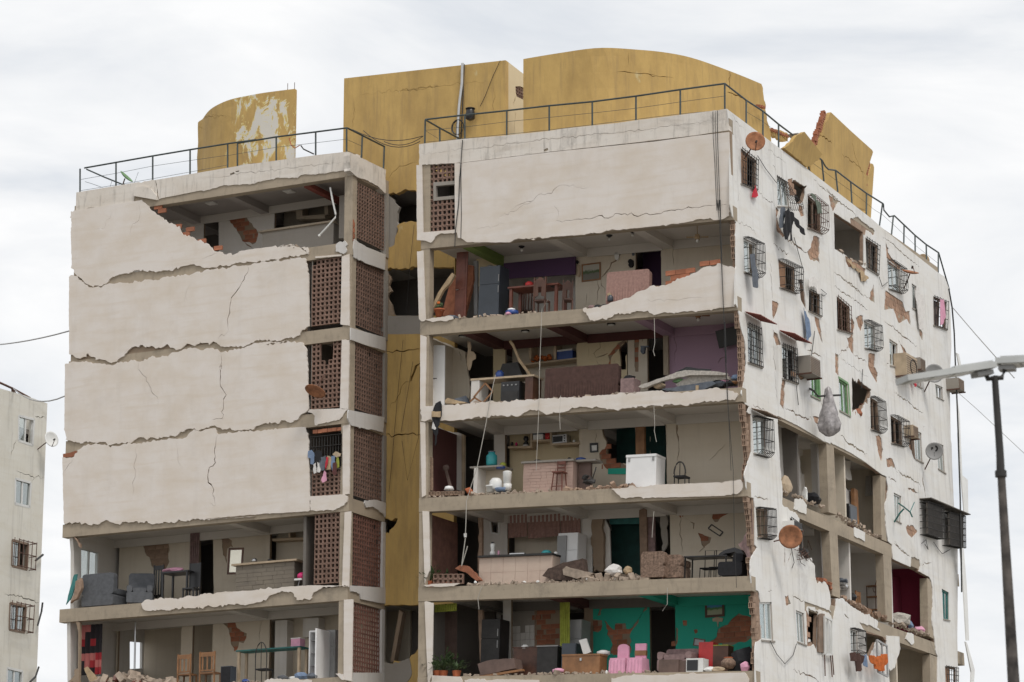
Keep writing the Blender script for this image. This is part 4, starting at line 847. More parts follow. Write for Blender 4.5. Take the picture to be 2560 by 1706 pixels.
railing(PS('C', (365, 812, 942, 0)), zl('C 235,735 365,810 560,915'), [zl('C 240,838 350,905')], UL + .15)
railing(PS('D', (975, 560, 757, 0), (1128, 660, 868, 0), (1272, 780, 978, 0), (1412, 885, 1078, 0), (1545, 1150, 1185, 10), (1668, 1105, 1282, 20), (1795, 1200, 1382, 20), (1935, 1308, 1492, 10)) + PS('H', (1345, 675, 865, -3), (1492, 770, 965, -30), (1592, 880, 1055, -20), (1690, 968, 1152, -4), (1790, 1063, 1248, 2), (1893, 1145, 1325, 3), (2005, 1218, 1402, -3)),
        zl('D 778,402 975,555 1128,655 1272,775 1415,882'), [zl('D 985,665 1128,752 1272,855 1405,975'), zl('D 1585,1130 1680,1200 1800,1290 1940,1390 2080,1500 2150,1560 H 1490,870 1590,960 1790,1150 2005,1320')], 'R')
railing([], zl('D 1625,1070 1670,1105 1700,1160 1730,1190 1795,1198 1935,1305 2080,1410 2232,1505 H 1500,775 1505,830 1555,890 1600,880 1690,965 1790,1060 1893,1145 2007,1220 2050,1370 2105,1560'), [], 'R')
# ---- things on the roof and on the core wall
def cable(name, label, pts, r=.012, mt='cable', group=None):
    m = M().tube(pts, r, 4); return rsolo(name, label, 'cable', m, mt, group)
def sag(a, b, s=.2, n=8): a, b = Vector(a), Vector(b); return [a.lerp(b, i / n) - Vector((0, 0, s * 4 * (i / n) * (1 - i / n))) for i in range(n + 1)]
FV = lambda t, v: [F(*q, v) for q in zl(t)]
RV = lambda t, off: [R(*q, off) for q in zl(t)]
UV = lambda t, u: [U(*q, u) for q in zl(t)]
rsolo('conduit_pole', 'pale bundled conduit pole fixed upright to the yellow rooftop block', 'pipe', M().tube(FV('C 575,215 570,400 545,600 530,820 530,920', 2.2), .05, 6), 'steel')
cable('cable', 'dark cable running down beside the conduit on the yellow block', FV('C 590,225 582,420 575,620 560,900', 2.24), .02)
cable('cable', 'thin slack wire slanting across the yellow rooftop block', FV('C 920,190 850,340 780,520 735,610', 2.26), .01)
q = F(*zp('C', 645, 735), 2.05); t = thing('water_meter', 'black round metal box hung on the yellow block beside the conduit', 'box', q)
w = (F(*zp('C', 683, 690), 2.05) - F(*zp('C', 605, 690), 2.05)).x; h = (F(*zp('C', 645, 635), 2.05) - q).z
part(t, 'body', M().lathe([(w * .3, 0), (w * .48, h * .12), (w * .5, h * .6), (w * .44, h * .75), (w * .44, h)], 14), 'dark_plastic', True); part(t, 'lid', M().lathe([(w * .52, h * 1.0), (w * .52, h * 1.05)], 14), 'dark_plastic')
m = M(); c = F(*zp('C', 533, 805), 2.2)
for k in range(3): m.tube([(c.x + (.2 + .012 * k) * math.cos(a / 16 * 6.2832), c.y - .02 * k, c.z + (.235 + .01 * k) * math.sin(a / 16 * 6.2832)) for a in range(17)], .012, 4, False)
rsolo('cable_coil', 'round coil of black cable hanging on the yellow block', 'cable', m, 'cable')
for i, (a, b, s) in enumerate((('B 1400,640', 'B 2040,700', .25), ('B 1690,750', 'B 2050,700', .2), ('B 1500,650', 'B 2020,750', .35))):
    cable('cable', ['thin wire sagging from the left railing across to the right wing roof', 'dark wire looping over the yellow wall between the two roofs', 'lowest of the wires strung between the two roof railings'][i], sag(FV(a, 1.2)[0], FV(b, .5)[0], s), .012)
cable('cable', 'red-brown wire dangling from the left roof railing', FV('B 820,718 835,780 870,812 915,785', .12), .018, 'orange_clay')
cable('cable', 'black bent cable end curling over the left parapet', FV('B 925,785 950,820 1045,865', .1), .022)
# ---- satellite dishes
def dish(label, c, r, nrm, mt, foot=None, lnb=True, tilt=0, logo=False):
    c = Vector(c); n = Vector(nrm).normalized(); qn = n.to_track_quat('Z', 'Y'); base = Vector(foot) if foot is not None else c - n * .2
    t = thing('satellite_dish', label, 'satellite dish', base)
    m = M().lathe([(0.001, 0)] + [(r * k / 6, .22 * r * (k / 6) ** 2) for k in range(1, 7)] + [(r * 1.0, .22 * r + .02)] + [(r * k / 6, .22 * r * (k / 6) ** 2 + .02) for k in range(5, 0, -1)] + [(.001, .02)], 20)
    m.v = [tuple(c - base + qn @ Vector(p)) for p in m.v]; d = part(t, 'reflector', m, mt, True)
    if foot is not None: part(t, 'mast', M().tube([Vector((0, 0, 0)), (c - base) * .55 - n * .1, c - base - n * .02], .022, 6), 'iron_rust')
    if lnb:
        tip = c - base + n * r * .95 + qn @ Vector((0, -.25 * r, 0)); ed = c - base + qn @ Vector((0, -r, .2 * r))
        part(t, 'feed_arm', M().tube([ed, tip], .014, 5), 'iron_rust'); part(t, 'feed_horn', M().tube([tip, tip - n * .1], .035, 8), 'iron_dark')
    if logo:
        lm = M(); z0 = .028
        def pt(x, y): rr = math.hypot(x, y); return tuple(c - base + qn @ Vector((x * r, y * r, .22 * r * rr * rr + z0)))
        for a0, a1, r0, r1 in ((-1.4, 1.4, .18, .36),):
            ar = [(.08 + r1 * math.cos(a0 + (a1 - a0) * i / 8), .3 + r1 * math.sin(a0 + (a1 - a0) * i / 8)) for i in range(9)] + [(.08 + r0 * math.cos(a1 - (a1 - a0) * i / 8), .3 + r0 * math.sin(a1 - (a1 - a0) * i / 8)) for i in range(9)]
            lm.add([pt(x, y) for x, y in ar], [(i, i + 1, 16 - i, 17 - i) for i in range(8)])
        lm.add([pt(-.34, .12), pt(-.1, .3), pt(-.1, .46), pt(-.34, .46)], [(0, 1, 2, 3)])
        for y in (-.18, -.36, -.56): lm.add([pt(-.04, y), pt(.04, y), pt(.04, y + .08), pt(-.04, y + .08)], [(0, 1, 2, 3)])
        part(d, 'emblem', lm, 'dark_plastic')
    return t
TC = lambda p: (CL - Vector(p)).normalized()           # towards the street
p = R(*zp('D', 1055, 938), -.55); dish('large rusty satellite dish above the top window beside the front corner', p, .30, TC(p) + Vector((.3, -.2, .35)), 'rust_dish', R(*zp('D', 960, 1090), 0), True)
p = R(*zp('H', 1742, 1412), -.5); dish('tilted brown satellite dish with its feed arm, near the far end of the top storey', p, .30, Vector((.35, -.25, 1.0)), 'rust_dish', R(*zp('H', 1690, 1540), 0), True)
p = R(*zp('H', 1872, 1300), .6); dish('tan satellite dish half hidden behind the far end of the parapet', p, .27, TC(p) + Vector((-.5, 0, .1)), 'wood_pale', p - Vector((0, 0, .5)), False)
p = R(*zp('I', 1962, 862), -.45); dish('grey satellite dish partly hidden behind the street lamp head', p, .33, TC(p) + Vector((.2, .1, .2)), 'grey_plastic', R(*zp('I', 1875, 1030), 0), False)
p = R(*zp('T', 1966, 472), -.5); dish('round grey satellite dish with a dark emblem, on the white side wall', p, .30, TC(p) + Vector((.05, .05, .05)), 'grey_plastic', R(*zp('T', 1880, 640), 0), False, logo=True)
p = R(*zp('T', 648, 1258), -.6); dish('round rust-red satellite dish on a long arm low on the side wall', p, .35, TC(p) + Vector((.05, -.1, .05)), 'rust_dish', R(*zp('T', 495, 1300), -.2), False)
p = F(*zp('L', 552, 452), -.45); dish('rusty satellite dish hanging face-down from the third-storey block screen', p, .34, Vector((-.15, -.5, -1.0)), 'rust_dish', F(*zp('L', 620, 330), 0), False)
p = F(*zp('A', 1150, 1085), .6); dish('green satellite dish edge-on behind the left roof railing', p, .27, Vector((.75, .1, .75)), 'green_metal', F(*zp('A', 1148, 1150), .6), False)
# ---- air conditioners
def aircon(label, t, dpt=.3, fan=True, mt='wood_frame', face='concrete_grey'):
    q = rl(t); x0, x1, z0, z1 = bb(q); c = frR((x0 + x1) / 2, z0, 0); o = thing('air_conditioner', label, 'air conditioner', c); l = (x1 - x0); h = z1 - z0
    part(o, 'casing', M().box(-.05, dpt, -l / 2, l / 2, 0, h), face); 
    gm = M()
    for i in range(9): gm.box(dpt + .001, dpt + .012, -l / 2 + .03, l / 2 - .03, h * (.06 + i * .1), h * (.06 + i * .1) + .02)
    part(o, 'louvre', gm, mt)
    if fan: part(o, 'fan_grille', M().tube([(dpt + .01 + .004 * math.sin(a), .12 * l + .28 * l * math.cos(a / 16 * 6.283), h / 2 + .34 * h * math.sin(a / 16 * 6.283)) for a in range(17)], .02, 4, False), 'iron_dark')
    part(o, 'bracket', M().box(-.02, dpt + .04, -l / 2 - .02, -l / 2 + .02, -.05, -.005).box(-.02, dpt + .04, l / 2 - .02, l / 2 + .02, -.05, -.005), 'iron_rust')
aircon('brown boxy window air conditioner under the second red canopy', 'I 700,745 790,755 795,855 705,860', .45, False)
aircon('large beige outdoor unit with a round fan on the side wall', 'I 1605,725 1700,740 1700,885 1610,880', .4, True, 'wood_frame', 'board')
aircon('small dark air conditioner between two far side windows', 'I 1745,740 1792,750 1795,830 1750,825', .35, False)
aircon('beige air conditioner wedged beside a caged window of the fourth storey', 'T 1690,250 1738,262 1740,335 1695,335', .3, False, 'wood_frame', 'board')
aircon('grey air conditioner at the far edge of the side wall', 'I 2075,930 2125,940 2128,1010 2078,1005', .45, False, 'wood_frame', 'concrete_grey')
aircon('white air conditioner above the rust-red dish', 'U 135,118 212,122 212,152 138,150', .35, False, 'iron_dark', 'white_plastic')
# ---- laundry and cloth
def cloth(label, t, mt, plane='R', off=-.12, name='garment', cat='clothing', amp=.03, th=.015, k=16, group=None, rg=.012):
    if plane == 'R': lp = rl(t, off); fr = lambda a, b, d: (LEAN * (25 - b) - off - d + amp * math.sin(a * k + b * 2.2), a, b)
    else: lp = fl(t, off); fr = lambda a, b, d: (a, off + d + amp * math.sin(a * k + b * 2.2), b)
    m = slab('c', None, fr, [rag(lp, rg, .07)], [], -th / 2, th / 2, mt, grid=.06, raw=True)
    return rsolo(name, label, cat, m, mt, group)
cloth('small red cloth tied under the topmost grille', 'H 318,600 332,600 352,700 335,712 300,708 308,650', 'fabric_red', off=-.1, name='cloth', cat='cloth')
cloth('slate-blue trousers hanging from the rounded grille of the second storey', 'H 285,1240 310,1230 330,1290 358,1450 358,1535 335,1545 308,1535 305,1400 292,1320', 'fabric_slate', off=-.3, name='trousers')
cloth('dark blue trousers hung beside the black jacket', 'H 555,805 590,800 600,870 585,990 550,990 552,900', 'fabric_slate', off=-.3, name='trousers')
cloth('black hooded suit hanging from a bent grille with one sleeve flung out', 'H 600,850 625,800 650,840 690,890 730,950 770,1010 790,1050 765,1058 720,1000 690,950 668,930 665,1110 645,1112 640,1000 630,1105 600,1100 585,1000 590,900', 'fabric_black', off=-.38, name='jacket')
cloth('grey-green curtain flung over a red window grille', 'H 820,680 850,672 890,730 935,790 940,860 900,860 880,800 860,720', 'fabric_green', off=-.32, name='curtain', cat='curtain')
cloth('long blue jeans dangling below the second-storey window', 'I 765,255 790,290 825,430 832,495 815,560 790,565 780,430', 'fabric_blue', off=-.1, name='jeans')
cloth('white net curtain blown out over a dark window', 'I 815,0 860,-30 920,20 925,140 890,110 860,60 820,70', 'fabric_white', off=-.15, name='curtain', cat='curtain')
cloth('pink cloth hanging in the barred window near the far top corner', 'I 2015,170 2060,190 2068,300 2055,400 2030,415 2020,300', 'fabric_pink', off=-.1, name='cloth', cat='cloth')
cloth('tan rag drooping from the broken opening of the top storey', 'H 1150,1250 1200,1300 1250,1350 1300,1380 1360,1450 1340,1485 1300,1480 1280,1400 1200,1340', 'wood_pale', off=-.05, name='cloth', cat='cloth')
cloth('long stained white curtain hanging beside a far window', 'I 1805,60 1835,90 1860,180 1870,330 1855,460 1830,440 1815,300 1805,180', 'fabric_white', off=-.1, name='curtain', cat='curtain', amp=.05)
cloth('small red garment hanging under the lamp head', 'I 1772,830 1800,840 1802,960 1790,985 1770,880', 'fabric_red', off=-.15)
cloth('orange cloth bundled on a railing low on the side wall', 'U 935,1325 1000,1330 1075,1310 1085,1380 1060,1460 1020,1470 960,1400', 'fabric_orange', off=-.35, name='cloth', cat='cloth', amp=.07)
cloth('blue cloth hanging beside the orange one', 'U 875,1320 905,1312 915,1380 905,1432 880,1415', 'fabric_blue', off=-.25, name='cloth', cat='cloth')
cloth('brown rags heaped on the low window cage', 'U 760,1300 800,1290 870,1330 865,1400 840,1470 815,1460 800,1380 765,1370', 'fabric_brown', off=-.3, name='cloth', cat='cloth', amp=.06)
cloth('mauve curtain torn sideways at the corner of the fifth storey', 'S 1730,0 1762,-30 1762,150 1760,420 1720,460 1700,380 1650,330 1635,300 1680,260 1720,180', 'fabric_mauve', plane='F', off=.25, name='curtain', cat='curtain', amp=.05)
# plastic bag on a bent bracket
lp = rl('I 975,1010 1010,1040 1060,1040 1075,1090 1095,1350 1060,1410 1010,1450 980,1452 960,1410 920,1370 918,1260 960,1130', -.6); pp = R(*zp('I', 1005, 1440), -.6)
m = M(); prof = [(.02, .98), (.09, .93), (.10, .86), (.16, .7), (.26, .45), (.33, .22), (.28, .10), (.12, .02), (.02, 0)]
hh = max(q[1] for q in lp) - min(q[1] for q in lp)
m.lathe([(r_, z_ * hh) for r_, z_ in reversed(prof)], 40); rb = random.Random(4)
m.v = [(x * (1 + .2 * math.sin(5 * math.atan2(y, x) + z * 6) + .1 * math.sin(11 * math.atan2(y, x) - z * 9)), y * .7 * (1 + .2 * math.sin(5 * math.atan2(y, x) + z * 6) + .1 * math.sin(11 * math.atan2(y, x) - z * 9)), z) for x, y, z in m.v]
rsolo('plastic_bag', 'big translucent grey plastic bag hanging from a bent pipe', 'bag', M().add([(x + pp.x, y + pp.y, z + pp.z) for x, y, z in m.v], m.f), 'plastic_bag', smooth=True)
rsolo('bracket', 'bent dark pipe carrying the plastic bag', 'pipe', M().tube(RV('I 825,1000', 0) + RV('I 860,1020', -.3) + RV('I 900,1070 960,1065', -.55) + RV('I 1105,1058', -.6), .035, 6), 'iron_dark')
# laundry on the fourth-storey grille of the left wing
gm = M(); a0, a1, b0, b1 = rng('L 500,1180 785,865')
for i in range(12): gm.tube([(a0 + (a1 - a0) * i / 11, .0, b0), (a0 + (a1 - a0) * i / 11, .0, b1)], .012, 4, False)
for j in range(4): gm.tube([(a0 - .02, -.015, b0 + (b1 - b0) * j / 3), (a1 + .02, -.015, b0 + (b1 - b0) * j / 3)], .014, 4, False)
part(BLD, 'window_grille', gm, 'iron_dark')
LN = (('L 480,1020 510,1010 535,1040 535,1120 525,1145 500,1140 500,1090 478,1080', 'fabric_blue', 'pale blue printed garment, first on the grille of hanging washing'), ('L 535,1035 590,1020 605,1060 590,1130 545,1120', 'fabric_black', 'black garment on the grille of hanging washing'), ('L 525,1145 550,1130 555,1220 530,1230 522,1190', 'fabric_white', 'white garment low on the left of the washing'), ('L 560,1120 590,1110 600,1190 585,1220 558,1215', 'fabric_white', 'white sleeveless top beside the light blue garment in the washing'),
      ('L 590,1075 640,1062 650,1110 625,1195 600,1200 585,1150', 'fabric_slate', 'light blue garment in the middle of the washing'), ('L 645,1075 665,1080 660,1140 640,1190 632,1160', 'fabric_red', 'narrow dark red garment in the washing'), ('L 655,1065 690,1075 688,1190 650,1195', 'wood_pale', 'beige garment in the washing'), ('L 690,1070 725,1060 730,1150 700,1200 688,1150', 'fabric_blue', 'deep blue garment in the washing'), ('L 705,1130 735,1120 740,1235 718,1245 700,1210', 'maroon_paint', 'wine-red trousers hanging lowest on the right of the washing'),
      ('L 732,1070 758,1075 765,1170 740,1180', 'fabric_lime', 'pale yellow garment at the right end of the washing'), ('L 700,1050 730,1025 780,1045 775,1070 740,1080', 'board', 'beige scarf draped on top of the washing'), ('L 600,1290 625,1200 645,1220 650,1290 612,1312', 'fabric_pink', 'pale pink garment hanging lowest of the washing'))
for i, (t, mt, lb) in enumerate(LN): cloth(lb, t, mt, plane='F', off=-.07 - .02 * (i % 3), group='washing on the grille', amp=.015)
cloth('black clothes tangled in a bag hanging down from the third-storey edge', 'J 330,950 365,925 380,960 375,1060 360,1120 355,1230 335,1330 318,1340 330,1250 300,1210 285,1180 300,1110 295,1040 318,990', 'fabric_black', plane='F', off=-.12, name='clothes_bundle', amp=.05)
cloth('brown paper parcel caught among the hanging black clothes', 'J 292,1025 372,1022 370,1075 290,1078', 'wood_pale', plane='F', off=-.19, name='parcel', cat='parcel', amp=.02)
cloth('white printed cloth under the brown parcel', 'J 305,1120 335,1180 325,1195 290,1180', 'fabric_white', plane='F', off=-.19, name='cloth', cat='cloth', amp=.02)
# ---- cables on the facades and in the air
for i, (t, r_) in enumerate((('D 668,660 672,900 685,1100 695,1350 706,1568 G 1808,0 1830,200 1845,500 1868,1000 1880,1400 K 1505,300 1530,800 1550,1100 1570,1568', .014), ('D 690,655 695,900 705,1200 720,1568 G 1828,0 1850,400 1860,800 1875,1200 K 1520,500 1545,1000 1590,1568 S 1600,200 1620,700', .014), ('D 710,650 712,900 722,1200 735,1568 G 1838,0 1848,500 1870,1050 1895,1500 K 1515,200 1525,700', .022))):
    cable('cable', ['leftmost of the three cables falling down the front corner', 'middle cable of the bundle falling down the front corner', 'thickest dark cable falling down the front corner'][i], FV(t, -.06 - .03 * i), r_ * .55)
cable('cable', 'black cable dropping from the parapet down the first block screen', FV('C 575,920 565,1050 560,1130 545,1300 f 1650,150 1640,400 1610,650 1605,800', -.08), .016)
cable('cable', 'thin dark wire beside the first block screen', FV('C 560,1130 560,1400 f 1660,100 1665,500 1660,720', -.06), .012)
cable('cable', 'pale wire hanging across the second and third storeys', FV('G 260,910 200,1010 190,1300 180,1568 J 1280,560 1278,900 1270,1100 1250,1568', -.1), .009, 'cable_pale')
cable('cable', 'pale rope slanting down from the third storey to the fifth', FV('J 875,690 830,900 790,1130 710,1530 P 610,560 605,750 600,880', -.1), .013, 'cable_pale')
cable('cable', 'pale cable hooked over the fifth-storey floor', FV('P 600,900 565,1160', .1) + FV('P 620,975', .12), .018, 'cable_pale')
for i, t in enumerate(('K 865,170 870,400 855,470 870,515', 'K 862,980 870,1150 865,1200 885,1305', 'S 862,0 850,150 845,240', 'S 985,700 985,850 940,915', 'J 1475,880 1465,1050 1470,1190', 'Q 750,690 715,800 725,900')):
    cable('cable', ['pale wire loose from the ceiling beside the purple room', 'pale wire hanging over the dark doorway of the fourth storey', 'wire hanging beside the grey doorway of the fifth storey', 'loose wire hanging over the dark doorway of the green room', 'twisted pale wire hanging over the white band to the oven shelf', 'pale wire hanging at the left of the sixth storey'][i], FV(t, -.05), .009, 'cable_pale')
for i, t in enumerate(('L 1350,0 1310,400 1270,850 1250,1100 1220,1400', 'L 1440,200 1390,500 1330,850', 'L 1510,100 1490,900 1390,1290 1340,930', 'f 1230,600 1190,1000 1160,1400')):
    cable('cable', ['left slanting wire on the yellow wall of the recess', 'short middle wire on the yellow wall of the recess', 'right wire crossing the yellow wall down to a knot', 'wire in front of the dark opening of the recess'][i], FV(t, 2.2), .007)
cable('cable', 'thick black cable dropping from the railing end down the far corner', RV('H 2105,1560 I 2100,80 2130,250 2150,480 2160,750 2175,1100 2190,1500 T 2185,300 2205,900 2215,1568 U 1770,60 1778,740', -.35), .028)
cable('cable', 'wire stretched from the far corner up to the right into the sky', [R(*zp('I', 2140, 260), -.2)] + [R(*zp('I', 2350, 505), -3.2)] + [R(*zp('I', 2700, 900), -8)], .02, 'grey_plastic')
cable('cable', 'faint wire low in the sky beside the far corner', [R(*zp('I', 2180, 1030), -.3), R(*zp('I', 2350, 1180), -4), R(*zp('I', 2800, 1600), -9)], .012, 'grey_plastic')
for i, t in enumerate(('H 345,330 420,450 520,580', 'H 680,1080 720,1220 770,1400', 'I 870,470 835,740', 'I 700,970 720,1150', 'I 920,80 980,130 950,150 920,120', 'U 20,1190 80,1310 155,1400 230,1320 262,1215', 'U 1520,280 1560,340 1600,390 1670,350', 'U 1410,295 1450,260 1470,350 1440,300', 'I 1310,820 1300,1000', 'H 1460,1440 1490,1530 1540,1490', 'U 215,340 240,470 220,520')):
    cable('cable', ['wire running from the large rusty dish down to the bent grille', 'wire falling from the black suit to the next window', 'wire beside the blue jeans', 'wire dangling under the brown air conditioner', 'wire loop beside the white net curtain', 'slack wire looping between two low side windows', 'wire slung under the black cages', 'tangled wire under the nearer black cage', 'wire hanging down the broken opening of the third storey', 'wire looping under the dark barred window', 'green wire under the rust-red dish'][i], RV(t, -.05), .012)
# white sheets of gutter peeled off the far corner
for i, t in enumerate(('I 2100,680 2120,690 2150,840 2130,840', 'T 2105,0 2125,130 2150,700 2200,740 2205,1050 2170,1060 2140,720', 'U 1690,350 1720,340 1750,700 1770,1190 1745,1190 1720,740', 'U 1735,1200 1750,1210 1800,1380 1822,1460 1810,1640 1785,1640 1790,1480')):
    m = M().prism(rl(t), -.3, -.26, frR); rsolo('gutter_sheet', ['short white gutter strip at the far corner, highest of four', 'long white gutter sheet peeling off the far corner', 'white gutter sheet below the black cages', 'curved white gutter strip lowest on the far corner'][i], 'gutter', m, 'white_plastic')
# ================================================================== rooms of the right wing
def X(s, x, y, v): return F(*zp(s, x, y), v).x
def Zz(s, x, y, v): return F(*zp(s, x, y), v).z
CB = [(X('f', 1960, 980, 2.5), X('f', 2050, 980, 2.5)), (X('G', 510, 510, 2.5), X('G', 608, 510, 2.5)), (X('G', 1300, 430, 2.5), X('G', 1402, 430, 2.5))]
BMAT = {2: ('green_paint', 'ceiling_paint', 'ceiling_paint'), 3: ('maroon_paint', 'maroon_paint', 'purple_paint'), 6: ('dark_room', 'maroon_paint', 'teal_paint')}
for k in range(2, 7):
    for i, (c0, c1) in enumerate(CB):
        part(BLD, 'cross_beam', M().box(c0, c1, .301, 5.29, bR[k - 1] + .02, bR[k - 1] + BH - ST + .02, dz=TILT), BMAT.get(k, ('ceiling_paint',) * 3)[i])
    bm_ = {3: 'maroon_paint', 2: 'ceiling_paint', 6: 'dark_room'}.get(k, 'ceiling_paint')
    # lintel along the back wall
    part(BLD, 'rear_beam', M().box(CB[0][1] + .002, CB[1][0] - .002, DR - .06, DR - .02, bR[k - 1] - .02, bR[k - 1] + BH - ST - .003, dz=TILT), bm_)
    part(BLD, 'rear_beam', M().box(CB[1][1] + .002, CB[2][0] - .002, DR - .06, DR - .02, bR[k - 1] - .02, bR[k - 1] + BH - ST - .003, dz=TILT), bm_)
    part(BLD, 'rear_beam', M().box(CB[2][1] + .002, -.3, DR - .06, DR - .02, bR[k - 1] - .02, bR[k - 1] + BH - ST - .003, dz=TILT), {3: 'purple_paint', 6: 'teal_paint'}.get(k, 'ceiling_paint'))
def bwall(k, u0, u1, mt, subs=(), cracks=(), v=DR, patch=(), amp=.03, name='room_wall', th=.12, bk=('F', 0)):
    """room wall parallel to the facade; patch = outlines where the plaster fell off and bricks show"""
    pt = [rag(fl(t, v), amp, .1) for t in patch]
    slab(name, BLD, frF(v), [rectR(k, u0, u1) if u0 > -12 else rectL(k, u0, u1)], [rag(fl(t, v), amp * .6, .12) for t in subs] + pt + [crack(fl(t, v), w) for t, w in cracks], 0, .02, mt)
    slab('room_masonry', BLD, frF(v), [rectR(k, u0, u1) if u0 > -12 else rectL(k, u0, u1)], [fl(t, v) for t in subs], .022, th, 'mud_body')
    for t in patch: bricks(fl(t, v), lambda a, b, d: (a, v + d, b), .008, bk, prob=.9, l=.32, h=.155)
def span(s, x0, x1, yt, v, k):
    u0, u1 = X(s, x0, yt, v), X(s, x1, yt, v); uc = (u0 + u1) / 2; z = flR(k, uc) if uc > -12 else flL(k)
    return uc, u1 - u0, Zz(s, (x0 + x1) / 2, yt, v) - z, z
def put(name, label, cat, s, x0, x1, yt, v, k, r=0.0, group=None):
    uc, w, h, z = span(s, x0, x1, yt, v, k); t = thing(name, label, cat, (uc, v, z), r, TILT if uc > -12 else 0, group); return t, w, h
def hang(s, x0, x1, y0_, y1_, v):     # rectangle on a plane: centre u, width, z0, z1
    u0, u1 = X(s, x0, (y0_ + y1_) / 2, v), X(s, x1, (y0_ + y1_) / 2, v); return (u0 + u1) / 2, u1 - u0, Zz(s, (x0 + x1) / 2, y1_, v), Zz(s, (x0 + x1) / 2, y0_, v)
# ---- furniture builders (thing coordinates: x along the facade, y into the room)
def chair(t, w, h, mt, d=.42, seat=.45, back='slats', bm=None, yb=None):
    """yb = y of the backrest (front or rear edge)"""
    yb = d / 2 if yb is None else yb; q = .022
    for sx in (-1, 1):
        for sy in (-1, 1):
            tall = h if abs(sy * d / 2 - yb) < .03 else seat
            part(t, 'leg', M().box(sx * (w / 2 - q) - q, sx * (w / 2 - q) + q, sy * (d / 2 - q) - q, sy * (d / 2 - q) + q, 0, tall), mt)
    part(t, 'seat', M().box(-w / 2, w / 2, -d / 2, d / 2, seat - .045, seat), bm or mt)
    y_ = yb - q * (1 if yb > 0 else -1); m = M().box(-w / 2 + .045, w / 2 - .045, y_ - .012, y_ + .012, h - .16, h - .02)
    if back == 'slats':
        for i in range(3): x = (i - 1) * (w - .14) / 2.6; m.box(x - .025, x + .025, y_ - .009, y_ + .009, seat + .08, h - .165)
        m.box(-w / 2 + .045, w / 2 - .045, y_ - .011, y_ + .011, seat + .03, seat + .078)
    elif back == 'carved':
        m = M(); n = 10
        pr = [(-w / 2 + .045, seat + .08)] + [(w / 2 * (-1 + 2 * i / n) * .86, h - .14 + .14 * math.sin(math.pi * i / n) * (1 + .2 * math.cos(i * 3))) for i in range(n + 1)] + [(w / 2 - .045, seat + .08), (w / 8, seat + .12), (w / 7, h - .3), (-w / 7, h - .3), (-w / 8, seat + .12)]
        m.prism(pr, -.012, .012, lambda a, b, d_: (a, y_ + d_, b))
    elif back == 'panel': m = M().box(-w / 2 + .045, w / 2 - .045, y_ - .012, y_ + .012, seat + .06, h - .01)
    part(t, 'backrest', m, bm or mt)
def table(t, w, d, h, mt, leg=.05, top=.04, lm=None):
    part(t, 'table_top', M().box(-w / 2, w / 2, -d / 2, d / 2, h - top, h), mt)
    for sx in (-1, 1):
        for sy in (-1, 1): part(t, 'leg', M().box(sx * (w / 2 - leg) - leg / 2, sx * (w / 2 - leg) + leg / 2, sy * (d / 2 - leg) - leg / 2, sy * (d / 2 - leg) + leg / 2, 0, h - top - .001), lm or mt)
def rbox(m, x0, x1, y0_, y1_, z0, z1, r=.06):       # soft block with rounded long edges
    cs = []
    for cx_, cz_, a0 in ((x1 - r, z1 - r, 0), (x0 + r, z1 - r, 1.5708), (x0 + r, z0 + r, 3.1416), (x1 - r, z0 + r, 4.7124)):
        for i in range(4): a = a0 + i * 1.5708 / 3; cs.append((cx_ + r * math.cos(a), cz_ + r * math.sin(a)))
    return m.prism(cs, y0_, y1_, lambda a, b, d: (a, d, b))
def sofa(t, w, h, mt, d=.85, facing=-1, skirt=False):
    """facing -1: the seat looks out of the building, +1: its back is turned to us"""
    f = facing; s = .42
    part(t, 'base', rbox(M(), -w / 2, w / 2, min(-d / 2, d / 2), max(-d / 2, d / 2), .08, s, .05), mt)
    y0_, y1_ = sorted((-f * d / 2, -f * (d / 2 - .22))); part(t, 'backrest', rbox(M(), -w / 2, w / 2, y0_, y1_, s + .002, h, .1), mt)
    for sx in (-1, 1):
        x0, x1 = sorted((sx * w / 2, sx * (w / 2 - .18))); y0_, y1_ = sorted((f * d / 2, -f * (d / 2 - .222))); part(t, 'armrest', rbox(M(), x0, x1, y0_, y1_, s + .002, s + .22, .06), mt)
    n = 2 if w > 1.1 else 1; iw = (w - .38) / n
    for i in range(n): y0_, y1_ = sorted((f * (d / 2 - .02), -f * (d / 2 - .24))); part(t, 'cushion', rbox(M(), -w / 2 + .19 + i * iw + .005, -w / 2 + .19 + (i + 1) * iw - .005, y0_, y1_, s + .003, s + .14, .05), mt)
    for sx in (-1, 1):
        for sy in (-1, 1): part(t, 'foot', M().box(sx * (w / 2 - .08) - .025, sx * (w / 2 - .08) + .025, sy * (d / 2 - .08) - .025, sy * (d / 2 - .08) + .025, 0, .079), 'wood_dark')
    if skirt:
        y_ = f * -d / 2 if f > 0 else -d / 2
        part(t, 'pleated_skirt', M().sheet(lambda a, b: (-w / 2 - .02 + (w + .04) * a, -d / 2 - .03 - .018 * math.sin(a * w * 70) * (1 - b), .02 + (h - .42) * b), int(w * 70), 2, .008), mt)
        part(t, 'cover', rbox(M(), -w / 2 - .02, w / 2 + .02, -d / 2 - .028, -d / 2 - .004, h * .45, h + .015, .08), mt)
